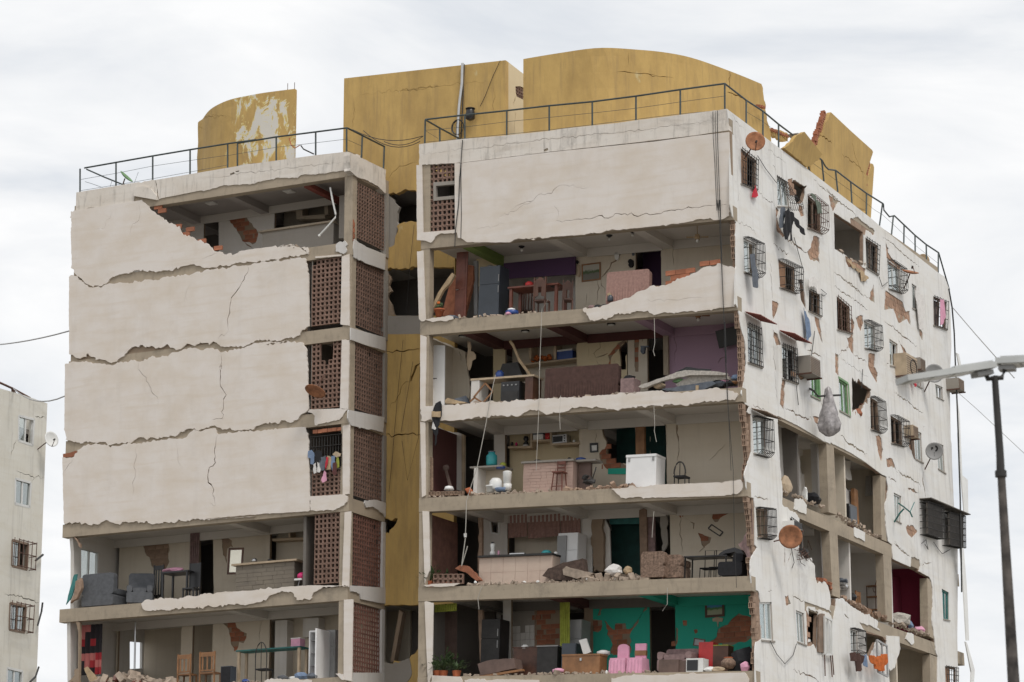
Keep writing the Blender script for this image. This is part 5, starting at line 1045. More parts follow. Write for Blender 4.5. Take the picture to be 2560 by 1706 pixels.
def fridge(t, w, h, mt, d=.62, split=.68, hx=.4):
    part(t, 'cabinet', M().box(-w / 2, w / 2, -d / 2 + .045, d / 2, .04, h), mt)
    for z0, z1 in ((.05, h * split - .006), (h * split + .006, h - .005)):
        dr = part(t, 'door', rbox(M(), -w / 2 + .004, w / 2 - .004, -d / 2, -d / 2 + .04, z0, z1, .02), mt)
        zc = z1 - .28 if z0 < .1 else z0 + .06
        part(dr, 'handle', M().box(w * hx - .012, w * hx + .012, -d / 2 - .03, -d / 2 - .001, zc, zc + .22), 'grey_plastic')
    part(t, 'plinth', M().box(-w / 2 + .02, w / 2 - .02, -d / 2 + .06, d / 2 - .02, 0, .039), 'dark_plastic')
def counter(t, w, h, mt, d=.55, topm='board', over=.06, tw=None, rows=0, cols=0, tm=None):
    part(t, 'body', M().box(-w / 2, w / 2, -d / 2, d / 2, 0, h - .06), mt)
    part(t, 'worktop', M().box(-w / 2 - over, w / 2 + over, -d / 2 - .1, d / 2, h - .058, h), topm)
    if rows:
        hh = (h - .065) / rows; rr = random.Random(int(w * 100))
        for j in range(rows):
            off = rr.uniform(0, .5) if tm == 'stone' else 0
            n = cols; cuts = [i / n + (rr.uniform(-.35, .35) / n if tm == 'stone' and 0 < i < n else 0) for i in range(n + 1)]
            for i in range(n):
                x0 = -w / 2 + w * cuts[i]; x1 = -w / 2 + w * cuts[i + 1]; part(t, 'tile', M().box(x0 + .004, x1 - .004, -d / 2 - rr.uniform(.008, .016) - (.012 * rr.random() if tm == 'stone' else 0), -d / 2 - .001, j * hh + .003, (j + 1) * hh - .003), mt)
def jar(label, name, cat, s, x, yb, v, r, h, mt, lid=None, group=None, prof=None):
    p = F(*zp(s, x, yb), v); pr = prof or [(r * .8, 0), (r, h * .1), (r, h * .75), (r * .6, h * .9), (r * .6, h)]
    t = thing(name, label, cat, p, 0, 0, group); part(t, 'body', M().lathe(pr, 14), mt, True)
    if lid: part(t, 'lid', M().lathe([(r * .66, h + .001), (r * .66, h + .03)], 12), lid)
    return t
def picture_frame(label, s, x0, x1, y0_, y1_, v, art, fm='picture_dark', w=.045, tl=0.0, name='framed_picture', cat='picture'):
    uc, ww, z0, z1 = hang(s, x0, x1, y0_, y1_, v); hh = z1 - z0; t = thing(name, label, cat, (uc, v, z0)); t.matrix_world = t.matrix_world @ Matrix.Rotation(tl, 4, 'Y')
    m = M().box(-ww / 2, ww / 2, -.02, .0, 0, w).box(-ww / 2, ww / 2, -.02, 0, hh - w, hh).box(-ww / 2, -ww / 2 + w, -.02, 0, w, hh - w).box(ww / 2 - w, ww / 2, -.02, 0, w, hh - w)
    part(t, 'frame', m, fm); part(t, 'canvas' if art != 'mirror' else 'mirror_glass', M().box(-ww / 2 + w, ww / 2 - w, -.008, 0, w, hh - w), art); return t
def shelf(label, s, x0, x1, y, v, d=.3, mt='board', th=.05):
    u0, u1 = X(s, x0, y, v), X(s, x1, y, v); z = Zz(s, (x0 + x1) / 2, y, v)
    o = part(BLD, 'wall_shelf', M().box(u0, u1, v, v + d, z - th, z, dz=0), mt); return o
def curtain(label, s, x0, x1, y0_, y1_, v, mt, waves=8, amp=.04, gather=1.0):
    uc, w, z0, z1 = hang(s, x0, x1, y0_, y1_, v); n = waves * 6
    m = M().sheet(lambda a, b: ((a - .5) * w * (gather + (1 - gather) * b), amp * math.sin(a * waves * 6.283) * (1.1 - .5 * b), (z1 - z0) * b), n, 4, .008)
    return solo('curtain', label, 'curtain', (uc, v, z0), m, mt)
def rubble(label, s, x0, x1, y, v0, v1, k, n, seed, mt='rubble', hmax=.0, big=.1):
    rr = random.Random(seed); m = M(); u0, u1 = X(s, x0, y, v0), X(s, x1, y, v0); uc = (u0 + u1) / 2
    z_ = lambda u: flR(k, u) if u > -12 else flL(k)
    for i in range(n):
        u = rr.uniform(u0, u1); v = rr.uniform(v0, v1); r = rr.uniform(.025, big) * (1 if rr.random() < .8 else 1.5)
        rot = Matrix.Rotation(rr.uniform(0, 3), 3, (rr.random(), rr.random(), rr.random() + .1)); sx, sy, sz = r * rr.uniform(.6, 1.5), r * rr.uniform(.6, 1.2), r * rr.uniform(.3, .8)
        m.box(u - sx - uc, u + sx - uc, v - sy, v + sy, z_(u) - z_(uc) + sz * .2 + (hz := hmax * rr.random() * math.sin(math.pi * max(0, min(1, (u - u0) / (u1 - u0))))), z_(u) - z_(uc) + sz * 2 + hz, rot=rot)
    o = part(None, 'rubble', m, mt); o.matrix_world = BM @ Matrix.Translation((uc, 0, z_(uc))); o['kind'] = 'stuff'; o['label'] = label; o['category'] = 'rubble'
def fan(label, s, x, y, v, r, drop, k, mt='wood_dark', bulb=True):
    c = F(*zp(s, x, y), v); zc = ceR(k, c.x) if c.x > -12 else ceL(k); t = thing('ceiling_fan', label, 'fan', (c.x, v, c.z))
    part(t, 'rod', M().tube([(0, 0, .05), (0, 0, max(.08, zc - c.z))], .015, 6), mt); part(t, 'motor', M().lathe([(.04, -.05), (.09, -.02), (.09, .05), (.03, .08)], 12), mt)
    for i in range(4):
        a = i * 1.5708 + .4; ca, sa = math.cos(a), math.sin(a)
        part(t, 'blade', M().add([(ca * p - sa * q_, sa * p + ca * q_, zz) for zz in (0, .015) for p, q_ in ((.1, -.04), (r, -.07), (r, .07), (.1, .04))], [(3, 2, 1, 0), (4, 5, 6, 7), (0, 1, 5, 4), (1, 2, 6, 5), (2, 3, 7, 6), (3, 0, 4, 7)]), mt)
    if bulb: part(t, 'bulb', M().lathe([(.02, -.16), (.045, -.12), (.045, -.09), (.02, -.05)], 10), 'white_plastic', True)
def bulb(label, s, x, y, v, k):
    c = F(*zp(s, x, y), v); zc = ceR(k, c.x) if c.x > -12 else ceL(k); t = thing('light_bulb', label, 'lamp', (c.x, v, zc - .18))
    part(t, 'socket', M().lathe([(.03, .1), (.05, .12), (.1, .16), (.1, .178)], 12), 'dark_plastic'); part(t, 'bulb', M().lathe([(.005, 0), (.04, .02), (.045, .05), (.025, .1)], 10), 'white_plastic', True)
# ------------------------------------------------------------------ second storey: painting, table, draped sofa
k = 2; ua = X('G', 508, 600, DR); ub = X('f', 2050, 1000, DR); uc0 = X('f', 1800, 1000, DR)
bwall(2, ua, -.35, 'room_cream', subs=('G 1060,450 1294,442 1298,1000 1058,1000',), cracks=(('G 935,465 880,560 770,690 745,712', .05), ('G 715,740 700,950', .03), ('G 745,740 775,860', .02), ('G 830,472 930,465 1040,452', .02), ('G 1405,400 1400,500 1408,600', .02), ('G 612,860 612,980', .02)))
bwall(2, uc0, ub - .25, 'room_yellow')
part(BLD, 'doorway_wall', M().box(X('G', 1060, 700, DR) - .2, X('G', 1298, 700, DR) + 1, 3.6, 3.7, flR(2, -4), ceR(2, -4)), 'violet_paint')
part(BLD, 'kitchen_valance', M().prism(fl('f 2052,950 G 505,520 505,682 f 2052,1092', 2.45), 0, .08, frF(2.45)), 'violet_paint')
part(BLD, 'kitchen_wall', M().box(ub - .25, ua - .002, 3.5, 3.6, flR(2, ua), ceR(2, ua)), 'room_white')
part(BLD, 'kitchen_tile_wall', M().box(ua + .0, ua + .12, DR + .13, 3.5, flR(2, ua), ceR(2, ua)), 'room_white')
t, w, h = put('refrigerator', 'tall dark blue-grey fridge left of the purple kitchen opening', 'fridge', 'f', 1858, 2045, 998, 1.1, 2); fridge(t, w, h, 'fridge_blue', hx=.46)
jar('steel pot standing on the dark fridge', 'cooking_pot', 'pot', 'f', 1930, 996, 1.1, .1, .1, 'steel')
t, w, h = put('dining_table', 'dark wooden dining table in the second storey', 'table', 'G', -70, 392, 808, .85, 2); table(t, w, .8, h, 'wood_red', .09, .05)
t, w, h = put('dining_chair', 'carved dark wooden chair in front of the dining table', 'chair', 'G', 138, 250, 722, .38, 2); chair(t, w, h, 'wood_dark', .34, .46, 'carved', yb=-.17)
t, w, h = put('dining_chair', 'carved dark wooden chair at the right end of the dining table', 'chair', 'G', 388, 476, 728, .55, 2, .5); chair(t, w, h, 'wood_dark', .42, .46, 'carved', yb=.21)
t, w, h = put('dining_chair', 'low dark chair half hidden at the left of the dining table', 'chair', 'f', 2210, 2290, 1120, 1.5, 2); chair(t, max(w, .4), max(h, .9), 'wood_dark', .4, .46, 'slats')
jar('red plastic bowl heaped on the dining table', 'bowl', 'bowl', 'G', 85, 800, .8, .13, .16, 'red_plastic'); jar('dark pan lying on the dining table', 'pan', 'pan', 'G', 320, 800, .7, .14, .07, 'iron_dark')
jar('blue basin on the floor edge under the dining table', 'basin', 'basin', 'f', 2130, 1425, .2, .2, .16, 'blue_plastic'); jar('white steel bowl beside the blue basin', 'bowl', 'bowl', 'f', 2125, 1385, .15, .12, .07, 'white_enamel')
t, w, h = put('sofa', 'sofa under a dusty pink checked cover behind the broken white wall', 'sofa', 'G', 845, 1225, 685, .75, 2); sofa(t, w, h, 'fabric_pinkbrown', .8, 1, True)
picture_frame('landscape painting with trees in a wooden frame on the cream wall', 'G', 567, 742, 583, 745, DR - .015, 'landscape_a', 'wood_mid')
def wall_thing(name, label, cat, txt, v, mt, th=.05, amp=.0): 
    m = M().prism(rag(fl(txt, v), amp, .08) if amp else fl(txt, v), -th, 0, frF(v)); return rsolo(name, label, cat, m, mt)
wall_thing('cap', 'black cap hung on the wall beside the dark doorway', 'cap', 'G 1005,555 1025,546 1045,560 1048,600 1035,622 1015,624 1003,605 1008,590 998,575', DR - .01, 'fabric_black', .08)
wall_thing('wall_mask', 'white mask-like ornament on the crack above the painting', 'ornament', 'G 872,490 895,482 912,500 912,535 895,560 875,545', DR - .01, 'white_plastic', .05)
wall_thing('wind_chime', 'turquoise hanging ornament beside the doorway', 'ornament', 'G 1040,405 1055,405 1060,440 1072,465 1035,468 1030,450', DR - .02, 'teal_plastic', .03)
wall_thing('wall_clock', 'small grey disc on the wall under the turquoise ornament', 'ornament', 'G 1030,490 1045,486 1054,500 1045,514 1032,512', DR - .01, 'fabric_slate', .03)
wall_thing('hat', 'small black hat hung left of the painting', 'hat', 'G 517,570 530,556 545,572 530,590', DR - .01, 'fabric_black', .06)
wall_thing('hanging_bag', 'pale bag hanging left of the painting', 'bag', 'G 528,600 552,600 556,690 545,712 522,700 524,650', DR - .01, 'board', .05)
bulb('bare bulb near the middle of the second-storey ceiling', 'G', 820, 350, 1.3, 2); bulb('bulb with dark holder left of the ceiling beam', 'G', 1035, 350, 1.1, 2); bulb('bulb at the left of the second-storey ceiling', 'G', 15, 430, 1.6, 2)
fan('pale ceiling fan hanging in the second storey', 'G', 1628, 345, 1.2, .33, .3, 2, 'wood_pale')
t, w, h = put('door', 'reddish brown panelled door standing open at the left of the second storey', 'door', 'f', 1602, 1705, 850, .75, 2); part(t, 'leaf', M().box(-w / 2, w / 2, -.02, .02, 0, h), 'wood_red')
for z0, z1 in ((.12, .44), (.48, .66), (.7, .92)): part(t, 'panel', M().box(-w / 2 + .07, w / 2 - .07, -.03, -.021, h * z0, h * z1), 'wood_red')
part(t, 'handle', M().tube([(-w / 2 + .05, -.02, h * .48), (-w / 2 + .05, -.07, h * .48), (-w / 2 + .14, -.07, h * .48)], .012, 5), 'steel')
part(BLD, 'door_jamb', M().prism(fl('f 1775,930 1810,925 1812,1420 1780,1420', 1.3), 0, .1, frF(1.3)), 'grey_plastic')
rsolo('timber_plank', 'pale timber plank leaning across the left end of the second storey', 'plank', M().prism(fl('f 1350,1435 1370,1445 1495,1200 1560,1130 1600,1060 1580,1035 1545,1080 1450,1220', .35), 0, .12, frF(.35)), 'wood_pale')
rsolo('wall_chunk', 'dark fallen piece of lattice wall behind the red door', 'debris', M().prism(fl('f 1480,1430 1560,1130 1700,960 1770,970 1775,1100 1690,1430', 1.2), 0, .15, frF(1.2)), 'brick')
t = jar('orange clay flowerpot at the left edge of the second floor', 'flower_pot', 'flowerpot', 'f', 1462, 1442, .25, .14, .24, 'orange_clay', prof=[(.1, 0), (.15, .2), (.17, .2), (.17, .25), (.14, .25)])
m = M()
for i in range(14): a = random.uniform(0, 6.28); m.lump((math.cos(a) * .12 * random.random(), math.sin(a) * .12, .28 + random.uniform(0, .16)), .045, i, n=1)
part(t, 'flowers', m, 'leaf'); part(t, 'bloom', M().lump((0.02, -.1, .42), .06, 3, n=1), 'fabric_orange')
rsolo('cloth_heap', 'dark heap of clothes on the second-floor edge beside the pot', 'cloth', M().lump((X('f', 1560, 1430, .25), .25, flR(2, -9.5) + .08), .32, 5, (1, .6, .35), .3), 'fabric_slate')
jar('pink box-like tub on the second-floor edge', 'tub', 'tub', 'f', 2100, 1425, .06, .1, .09, 'fabric_pink')
jar('dark bucket standing beside the draped sofa', 'bucket', 'bucket', 'G', 830, 935, .3, .09, .2, 'fridge_blue'); rsolo('cardboard_sheet', 'cardboard sheet standing in the dark bucket', 'cardboard', M().prism(fl('G 795,865 825,850 848,885 815,890', .3), 0, .02, frF(.3)), 'wood_pale')
for i, (x, mt, lb) in enumerate(((655, 'fabric_mauve', 'mauve shoe'), (712, 'dark_plastic', 'black shoe'), (770, 'iron_dark', 'dark shoe'))): rsolo('shoe', lb + ' on the floor edge near the draped sofa', 'shoe', M().lump((X('G', x, 975, .2), .2, flR(2, X('G', x, 975, .2)) + .07), .1, i, (1.2, .6, .7), .15), mt)
rubble('rubble and small litter along the second-floor edge', 'f', 1600, 2350, 1420, .02, .3, 2, 60, 2, big=.05)
for t in ('G 1285,760 1430,738 1430,775 1300,792', 'G 1372,645 1560,632 1560,705 1372,735', 'G 1690,580 1870,558 1872,600 1690,622'):
    bricks([(a, b) for a, b in fl(t)], lambda a, b, d: (a, d, b), .02, ('F', 0), l=.32, h=.155)
# ------------------------------------------------------------------ third storey: brown sofa, counter, purple room
k = 3; uP = X('K', 960, 500, DR)
bwall(3, uP, -.3, 'purple_paint', cracks=(('K 1520,520 1450,580', .03), ('K 1055,300 1060,600', .015)))
uc1 = X('J', 1622, 500, DR); uc2 = X('K', 600, 500, DR)
bwall(3, uc1, uc2 + .05, 'room_yellow', subs=('K 540,440 600,380 660,440 600,520 605,640 545,640 555,560',), cracks=(('K 375,360 370,440 310,490 330,530', .03), ('K 330,530 400,510 440,490', .04), ('K 335,560 360,600', .04), ('K 500,560 510,620', .025), ('K 260,440 262,520', .012)), patch=('K 440,510 490,450 530,400 600,350 600,390 540,450 490,500 465,560 465,625 430,620 455,560', 'K 330,600 430,600 470,625 330,632'))
bwall(3, uc2 + .08, X('K', 800, 500, DR), 'room_cream', patch=('K 680,360 725,360 720,660 690,660',))
part(BLD, 'door_jamb', M().prism(fl('K 945,300 990,310 995,690 950,690', DR - .1), 0, .1, frF(DR - .1)), 'concrete')
bwall(3, X('J', 855, 550, DR), X('J', 965, 550, DR), 'room_yellow')
us0, us1 = X('J', 965, 500, DR), uc1 - .01
part(BLD, 'kitchen_wall', M().box(us0, us1, DR + .5, DR + .6, flR(3, us1), ceR(3, us1)), 'room_cream')
shelf('', 'J', 1110, 1622, 560, DR, .45, 'board'); 
for x in (1195, 1420): part(BLD, 'shelf_upright', M().box(X('J', x - 10, 480, DR), X('J', x + 10, 480, DR), DR, DR + .45, Zz('J', x, 548, DR), Zz('J', x, 385, DR)), 'board')
t = thing('storage_basket', 'blue storage basket with white goods on the kitchen shelf', 'basket', (X('J', 1520, 525, 2.8), 2.8, Zz('J', 1520, 552, DR) + .01)); part(t, 'basket', M().box(-.3, .3, -.13, .13, 0, .3), 'blue_plastic'); part(t, 'contents', M().box(-.28, .28, -.11, .11, .301, .36), 'fabric_white')
m = M(); rr = random.Random(3)
for i in range(16): m.lump((rr.uniform(-.38, .38), rr.uniform(-.08, .08), .06 + rr.uniform(0, .12)), .07, i, n=1)
solo('toy_heap', 'heap of red, yellow and striped cloths on the kitchen shelf', 'cloth', (X('J', 1310, 535, 2.8), 2.8, Zz('J', 1310, 556, DR)), m, 'fabric_orange')
t, w, h = put('sofa', 'long sofa under dark brown pleated covers in the third storey', 'sofa', 'J', 1390, 2050, 640, .8, 3); sofa(t, w, h, 'fabric_brown', .85, 1, True)
t, w, h = put('pouf', 'brown box pouf with a black bag on top beside the covered sofa', 'pouf', 'J', 2052, 2172, 735, .4, 3); part(t, 'box', M().box(-w / 2, w / 2, -.25, .25, 0, h), 'fabric_mauve')
rsolo('bag', 'black bag lying on the brown pouf', 'bag', M().lump((X('J', 2105, 715, .45), .45, Zz('J', 2105, 728, .42) + .05), .2, 7, (1, .6, .35), .25), 'fabric_black')
t, w, h = put('kitchen_counter', 'cream counter with a white tiled end in the third storey', 'counter', 'J', 680, 1262, 722, .75, 3)
part(t, 'worktop', M().box(-w / 2, w / 2, -.3, .35, h - .06, h), 'board'); part(t, 'end_wall', M().box(-w / 2 + .02, -w / 2 + .3, -.28, .33, 0, h - .061), 'room_white'); part(t, 'end_post', M().box(w / 2 - .3, w / 2 - .04, -.28, .3, 0, h - .061), 'wood_dark')
t, w, h = put('cooker', 'black cooker standing under the cream counter', 'cooker', 'J', 955, 1122, 765, .7, 3); part(t, 'body', M().box(-w / 2, w / 2, -.25, .25, 0, h), 'dark_plastic'); part(t, 'oven_door', M().box(-w / 2 + .03, w / 2 - .03, -.27, -.251, .1, h * .6), 'iron_dark')
for i in range(4): part(t, 'knob', M().tube([(-w / 2 + .1 + i * (w - .2) / 3, -.251, h * .85), (-w / 2 + .1 + i * (w - .2) / 3, -.285, h * .85)], .025, 8), 'grey_plastic')
t = thing('cooker_hood', 'grey hood-like metal box above the counter', 'hood', (X('J', 1035, 690, 1.5), 1.5, Zz('J', 1035, 712, 1.5))); part(t, 'hood', M().add([(x * (.62 if z else 1), y, z) for z in (0, .42) for x, y in ((-.42, -.2), (.42, -.2), (.42, .2), (-.42, .2))], [(3, 2, 1, 0), (4, 5, 6, 7), (0, 1, 5, 4), (1, 2, 6, 5), (2, 3, 7, 6), (3, 0, 4, 7)]), 'iron_dark'); part(t, 'rim', M().box(-.44, .44, -.22, .22, -.04, -.001), 'grey_plastic')
rsolo('broken_board', 'long split board leaning over the counter', 'board', M().prism(fl('J 1000,385 1012,368 1040,400 1100,540 1215,700 1190,705 1090,570 1030,430', 1.1), 0, .05, frF(1.1)), 'wood_pale')
m = M()
for a, b in (('J 675,895 780,765', 0), ('J 780,765 850,840', 0), ('J 850,840 760,945', 0), ('J 760,945 675,895', 0), ('J 640,935 690,890', 0)):
    q = fl(a, .3); bar(m, q[0], q[1], .05, frF(.3), 0, .03)
rsolo('window_sash', 'loose diamond-tilted wooden frame at the third-floor edge', 'frame', m, 'wood_mid')
jar('blue water bottle on the cream counter', 'water_jug', 'bottle', 'J', 915, 725, .7, .13, .25, 'blue_plastic'); 
t, w, h = put('door', 'white door leaning at the left of the third storey', 'door', 'J', 272, 408, 405, .55, 3); part(t, 'leaf', M().prism([(-w / 2 + .1, 0), (w / 2, 0), (w / 2 - .12, h * .98), (-w / 2 - .05, h)], 0, .04, lambda a, b, d: (a, d + .1 * b / h, b)), 'white_enamel')
part(t, 'handle', M().tube([(-w / 2 + .14, -.01, h * .48), (-w / 2 + .14, -.07, h * .48), (-w / 2 + .26, -.07, h * .48)], .014, 5), 'iron_dark')
slab('side_wall', BLD, frF(1.9), [rag(fl('J 250,340 300,350 500,440 600,480 610,600 640,800 640,960 250,1000', 1.9), .02, .12)], [crack(fl('J 540,470 560,560', 1.9), .05)], 0, .1, 'room_cream')
cloth('string of pale ornaments hanging in the dark doorway of the third storey', 'J 620,380 650,390 655,440 650,470 690,500 692,540 665,560 660,600 640,650 625,640 612,590 615,520 625,470', 'board', plane='F', off=1.2, name='hanging_ornament', cat='ornament', amp=.02)
rsolo('rubbish_bag', 'blue and yellow rubbish bags heaped left of the counter', 'bag', M().lump((X('J', 560, 880, .8), .8, flR(3, -9) + .2), .3, 9, (1, .7, 1.1), .3).lump((X('J', 500, 900, .9), .9, flR(3, -9) + .15), .2, 12, (1, .8, 1), .3), 'fabric_slate')
rsolo('cardboard_sheet', 'buckled cardboard sheet at the third-floor edge', 'cardboard', M().prism(fl('J 425,930 450,905 560,935 620,945 600,955 500,960 430,955', .2), 0, .2, frF(.1)), 'wood_pale')
t = thing('television', 'flat black television tilted on the purple wall', 'television', tuple(F(*zp('K', 1560, 420), DR - .25))); uc, w, z0, z1 = hang('K', 1462, 1655, 262, 415, DR - .25)
t.matrix_world = t.matrix_world @ Matrix.Rotation(-.12, 4, 'Y') @ Matrix.Rotation(.25, 4, 'X'); part(t, 'screen', M().box(-w / 2, w / 2, -.02, .02, 0, z1 - z0), 'dark_plastic'); part(t, 'bezel', M().box(-w / 2 - .012, w / 2 + .012, -.012, .03, -.012, z1 - z0 + .012), 'iron_dark'); part(t, 'wall_arm', M().tube([(0, .03, .2), (0, .25, .25)], .03, 6), 'iron_dark')
bz = flR(3, -2)
def slabthing(name, label, cat, txt, v, th, mt): return rsolo(name, label, cat, M().prism(rag(fl(txt, v), .008, .12), 0, th, frF(v)), mt)
slabthing('mattress', 'grey patterned mattress lying on the ruined bed', 'mattress', 'K 1060,775 1200,700 1525,690 1535,725 1400,745 1200,780 1080,795', .2, 1.0, 'mattress')
slabthing('headboard', 'tan upholstered slab slanting up over the mattress', 'headboard', 'K 718,800 740,780 1000,690 1150,645 1310,650 1530,672 1525,690 1190,690 960,740 760,810', .05, .14, 'mattress')
slabthing('bed', 'blue-grey bed crushed under the mattress', 'bed', 'K 930,820 1100,790 1400,745 1430,770 1290,830 1130,845 980,835', .1, .9, 'fabric_slate')
slabthing('television', 'black flat television lying behind the slanting headboard', 'television', 'K 1058,660 1160,615 1385,638 1360,660 1200,652', .6, .06, 'dark_plastic')
for i, (x, y, r_, mt, lb) in enumerate(((910, 790, .15, 'board', 'cream pillow crushed under the headboard'), (1090, 745, .13, 'green_metal', 'pale green cloth on the mattress'), (1460, 770, .16, 'fabric_slate', 'dark grey clothes at the right end of the bed'), (1505, 745, .09, 'fabric_pink', 'pink cloth among clothes at the right end of the bed'), (1560, 770, .13, 'fabric_black', 'black clothes at the purple room corner'), (1620, 710, .13, 'fabric_blue', 'pale blue cloth against the torn wall end'), (1600, 760, .1, 'wood_mid', 'brown cloth against the torn wall end'))):
    rsolo('cloth_heap', lb, 'cloth', M().lump((X('K', x, y, .3), .3, Zz('K', x, y, .3)), r_, i + 20, (1.3, .9, .6), .3), mt)
rsolo('wood_offcut', 'short pale wooden offcut hanging over the third-floor edge', 'wood', M().prism(fl('K 1245,785 1270,785 1262,875 1245,875', -.04), 0, .04, frF(-.04)), 'wood_pale')
fan('dark ceiling fan with a bulb in the purple room', 'K', 1268, 150, 1.1, .35, .1, 3, 'wood_mid')
for s, x, y, lb in (('K', 470, 215, 'round ceiling lamp over the covered sofa'), ('J', 1150, 280, 'round ceiling lamp over the cream counter'), ('J', 575, 330, 'round ceiling lamp at the left of the third storey')):
    c = F(*zp(s, x, y), 1.4); t = thing('ceiling_lamp', lb, 'lamp', (c.x, 1.4, ceR(3, c.x) - .05)); part(t, 'rim', M().lathe([(.13, 0), (.13, .049)], 16), 'iron_dark'); part(t, 'glass', M().lathe([(.02, -.03), (.1, -.012), (.11, -.001)], 16), 'white_plastic', True)
wall_thing('wall_bracket', 'white bracket with a blue bowl in the torn doorway', 'bracket', 'K 748,428 825,428 820,438 790,440 785,490 765,502 750,480 755,440', 2.0, 'fabric_slate', .1)
rubble('rubble and splinters along the third-floor edge', 'J', 420, 2100, 900, .02, .3, 3, 120, 3, big=.05)
# ------------------------------------------------------------------ fourth storey: freezer, stone bar, shelves
k = 4; uq = X('K', 978, 1300, DR); ur = X('J', 1645, 1300, DR)
bwall(4, uq, -.25, 'room_cream', cracks=(('K 1080,1090 1075,1180 1090,1300', .06), ('K 1090,1300 1095,1500', .025), ('K 1085,1085 1220,1070 1390,1060 1700,1045', .02), ('K 1520,1320 1450,1390 1370,1480', .015)))
bwall(4, ur, uq - .002, 'room_cream', subs=('K 385,1150 690,1140 700,1430 640,1500 480,1500 430,1430 425,1300 390,1220', 'K 825,1130 972,1120 985,1800 825,1800', 'K 772,1140 826,1135 826,1430 775,1430'), cracks=(('K 325,1190 335,1250 325,1330', .02),), patch=('K 360,1410 430,1330 470,1420 560,1480 620,1545 440,1560 390,1500',))
part(BLD, 'timber_jamb', M().prism(fl('K 695,1145 775,1140 778,1430 700,1432', DR - .02), -.03, .1, frF(DR - .02)), 'wood_mid'); part(BLD, 'teal_wall', M().box(X('K', 380, 1300, DR), X('K', 825, 1300, DR), 3.7, 3.8, flR(4, -3), ceR(4, -4)), 'teal_shaded'); part(BLD, 'window_ledge', M().prism(fl('K 440,1548 640,1545 640,1600 440,1600', DR - .03), 0, .02, frF(DR - .03)), 'teal_paint')
bwall(4, X('J', 862, 1300, DR), X('J', 962, 1300, DR), 'room_white')
part(BLD, 'kitchen_wall', M().box(X('J', 960, 1300, DR) , ur - .01, DR + .35, DR + .45, flR(4, ur), ceR(4, ur)), 'room_yellow')
slab('side_wall', BLD, frF(2.2), [rag(fl('J 360,1170 420,1200 590,1240 P 590,460 360,480', 2.2), .02, .12)], [fl('P 452,30 470,25 488,40 490,75 475,92 455,80', 2.2)], 0, .1, 'room_white')
part(BLD, 'door_jamb', M().prism(fl('J 565,1230 590,1240 P 585,470 565,470', 2.1), 0, .1, frF(2.1)), 'board')
for t in ('J 992,1345 1208,1340 1208,1358 992,1363', 'J 1195,1185 1212,1185 1212,1340 1195,1340', 'J 1210,1285 1378,1280 1378,1298 1210,1303', 'J 1375,1185 1392,1185 1392,1330 1378,1330', 'J 1392,1318 1645,1305 1645,1325 1392,1337'):
    part(BLD, 'wall_shelf', M().prism(fl(t, DR - .05), -.0, .35, frF(DR - .05)), 'board')
def onshelf(name, label, cat, x0, x1, y0_, y1_, mt, v=DR, extra=None):
    uc, w, z0, z1 = hang('J', x0, x1, y0_, y1_, v); t = thing(name, label, cat, (uc, v + .1, z0 + .0)); return t, w, z1 - z0
t, w, h = onshelf('cool_box', 'white cool box with a dark lid on the kitchen shelf', 'cool box', 1225, 1312, 1225, 1285, 0); part(t, 'box', M().box(-w / 2, w / 2, -.12, .12, 0, h * .8), 'white_plastic'); part(t, 'lid', M().box(-w / 2 - .01, w / 2 + .01, -.13, .13, h * .8, h), 'fabric_slate')
t, w, h = onshelf('drinks_flask', 'red drinks flask with a white cap on the kitchen shelf', 'flask', 1322, 1376, 1205, 1282, 0); part(t, 'body', M().lathe([(w / 2, 0), (w / 2, h * .75), (w * .3, h * .8)], 14), 'red_plastic', True); part(t, 'cap', M().lathe([(w * .32, h * .8), (w * .3, h)], 12), 'white_plastic')
t, w, h = onshelf('toaster_oven', 'steel toaster oven with round knobs on the kitchen shelf', 'oven', 1405, 1535, 1240, 1315, 0); part(t, 'body', M().box(-w / 2, w / 2, -.14, .14, 0, h), 'steel'); part(t, 'glass_door', M().box(-w / 2 + .02, w * .2, -.155, -.141, .03, h - .05), 'dark_plastic')
for i in range(3): part(t, 'knob', M().tube([(w * .36, -.141, h * (.2 + .3 * i)), (w * .36, -.165, h * (.2 + .3 * i))], .02, 8), 'dark_plastic')
t, w, h = onshelf('coffee_maker', 'dark coffee maker on the lower kitchen shelf', 'coffee maker', 1118, 1170, 1250, 1338, 0); part(t, 'body', M().lathe([(w * .4, 0), (w * .45, h * .3), (w * .2, h * .5), (w * .45, h * .7), (w * .35, h)], 12), 'dark_plastic', True); part(t, 'base', M().lathe([(w * .5, -.0), (w * .5, .03)], 12), 'white_plastic')
jar('magenta cup on the lower kitchen shelf', 'cup', 'cup', 'J', 1068, 1338, DR + .08, .035, .1, 'pink_plastic'); jar('dark jar on the left end of the lower kitchen shelf', 'jar', 'jar', 'J', 1030, 1338, DR + .08, .045, .11, 'iron_dark'); jar('white mug at the right end of the kitchen shelf', 'cup', 'cup', 'J', 1598, 1308, DR + .05, .04, .08, 'white_plastic')
t, w, h = put('bar_counter', 'kitchen bar clad in pinkish split stone', 'counter', 'P', 1160, 1615, 205, 1.0, 4); counter(t, w, h, 'pink_stone', .5, 'concrete_grey', .05, rows=11, cols=6, tm='stone')
uc, w2, h2, z = span('P', 1620, 1800, 210, 1.35, 4); part(t, 'return_counter', M().box(w / 2 + .055, w / 2 + .055 + w2, -.2, .3, h - .07, h - .01), 'concrete_grey'); part(t, 'return_wall', M().box(w / 2 + .056, w / 2 + w2 * .7, .0, .12, 0, h - .071), 'board_brown')
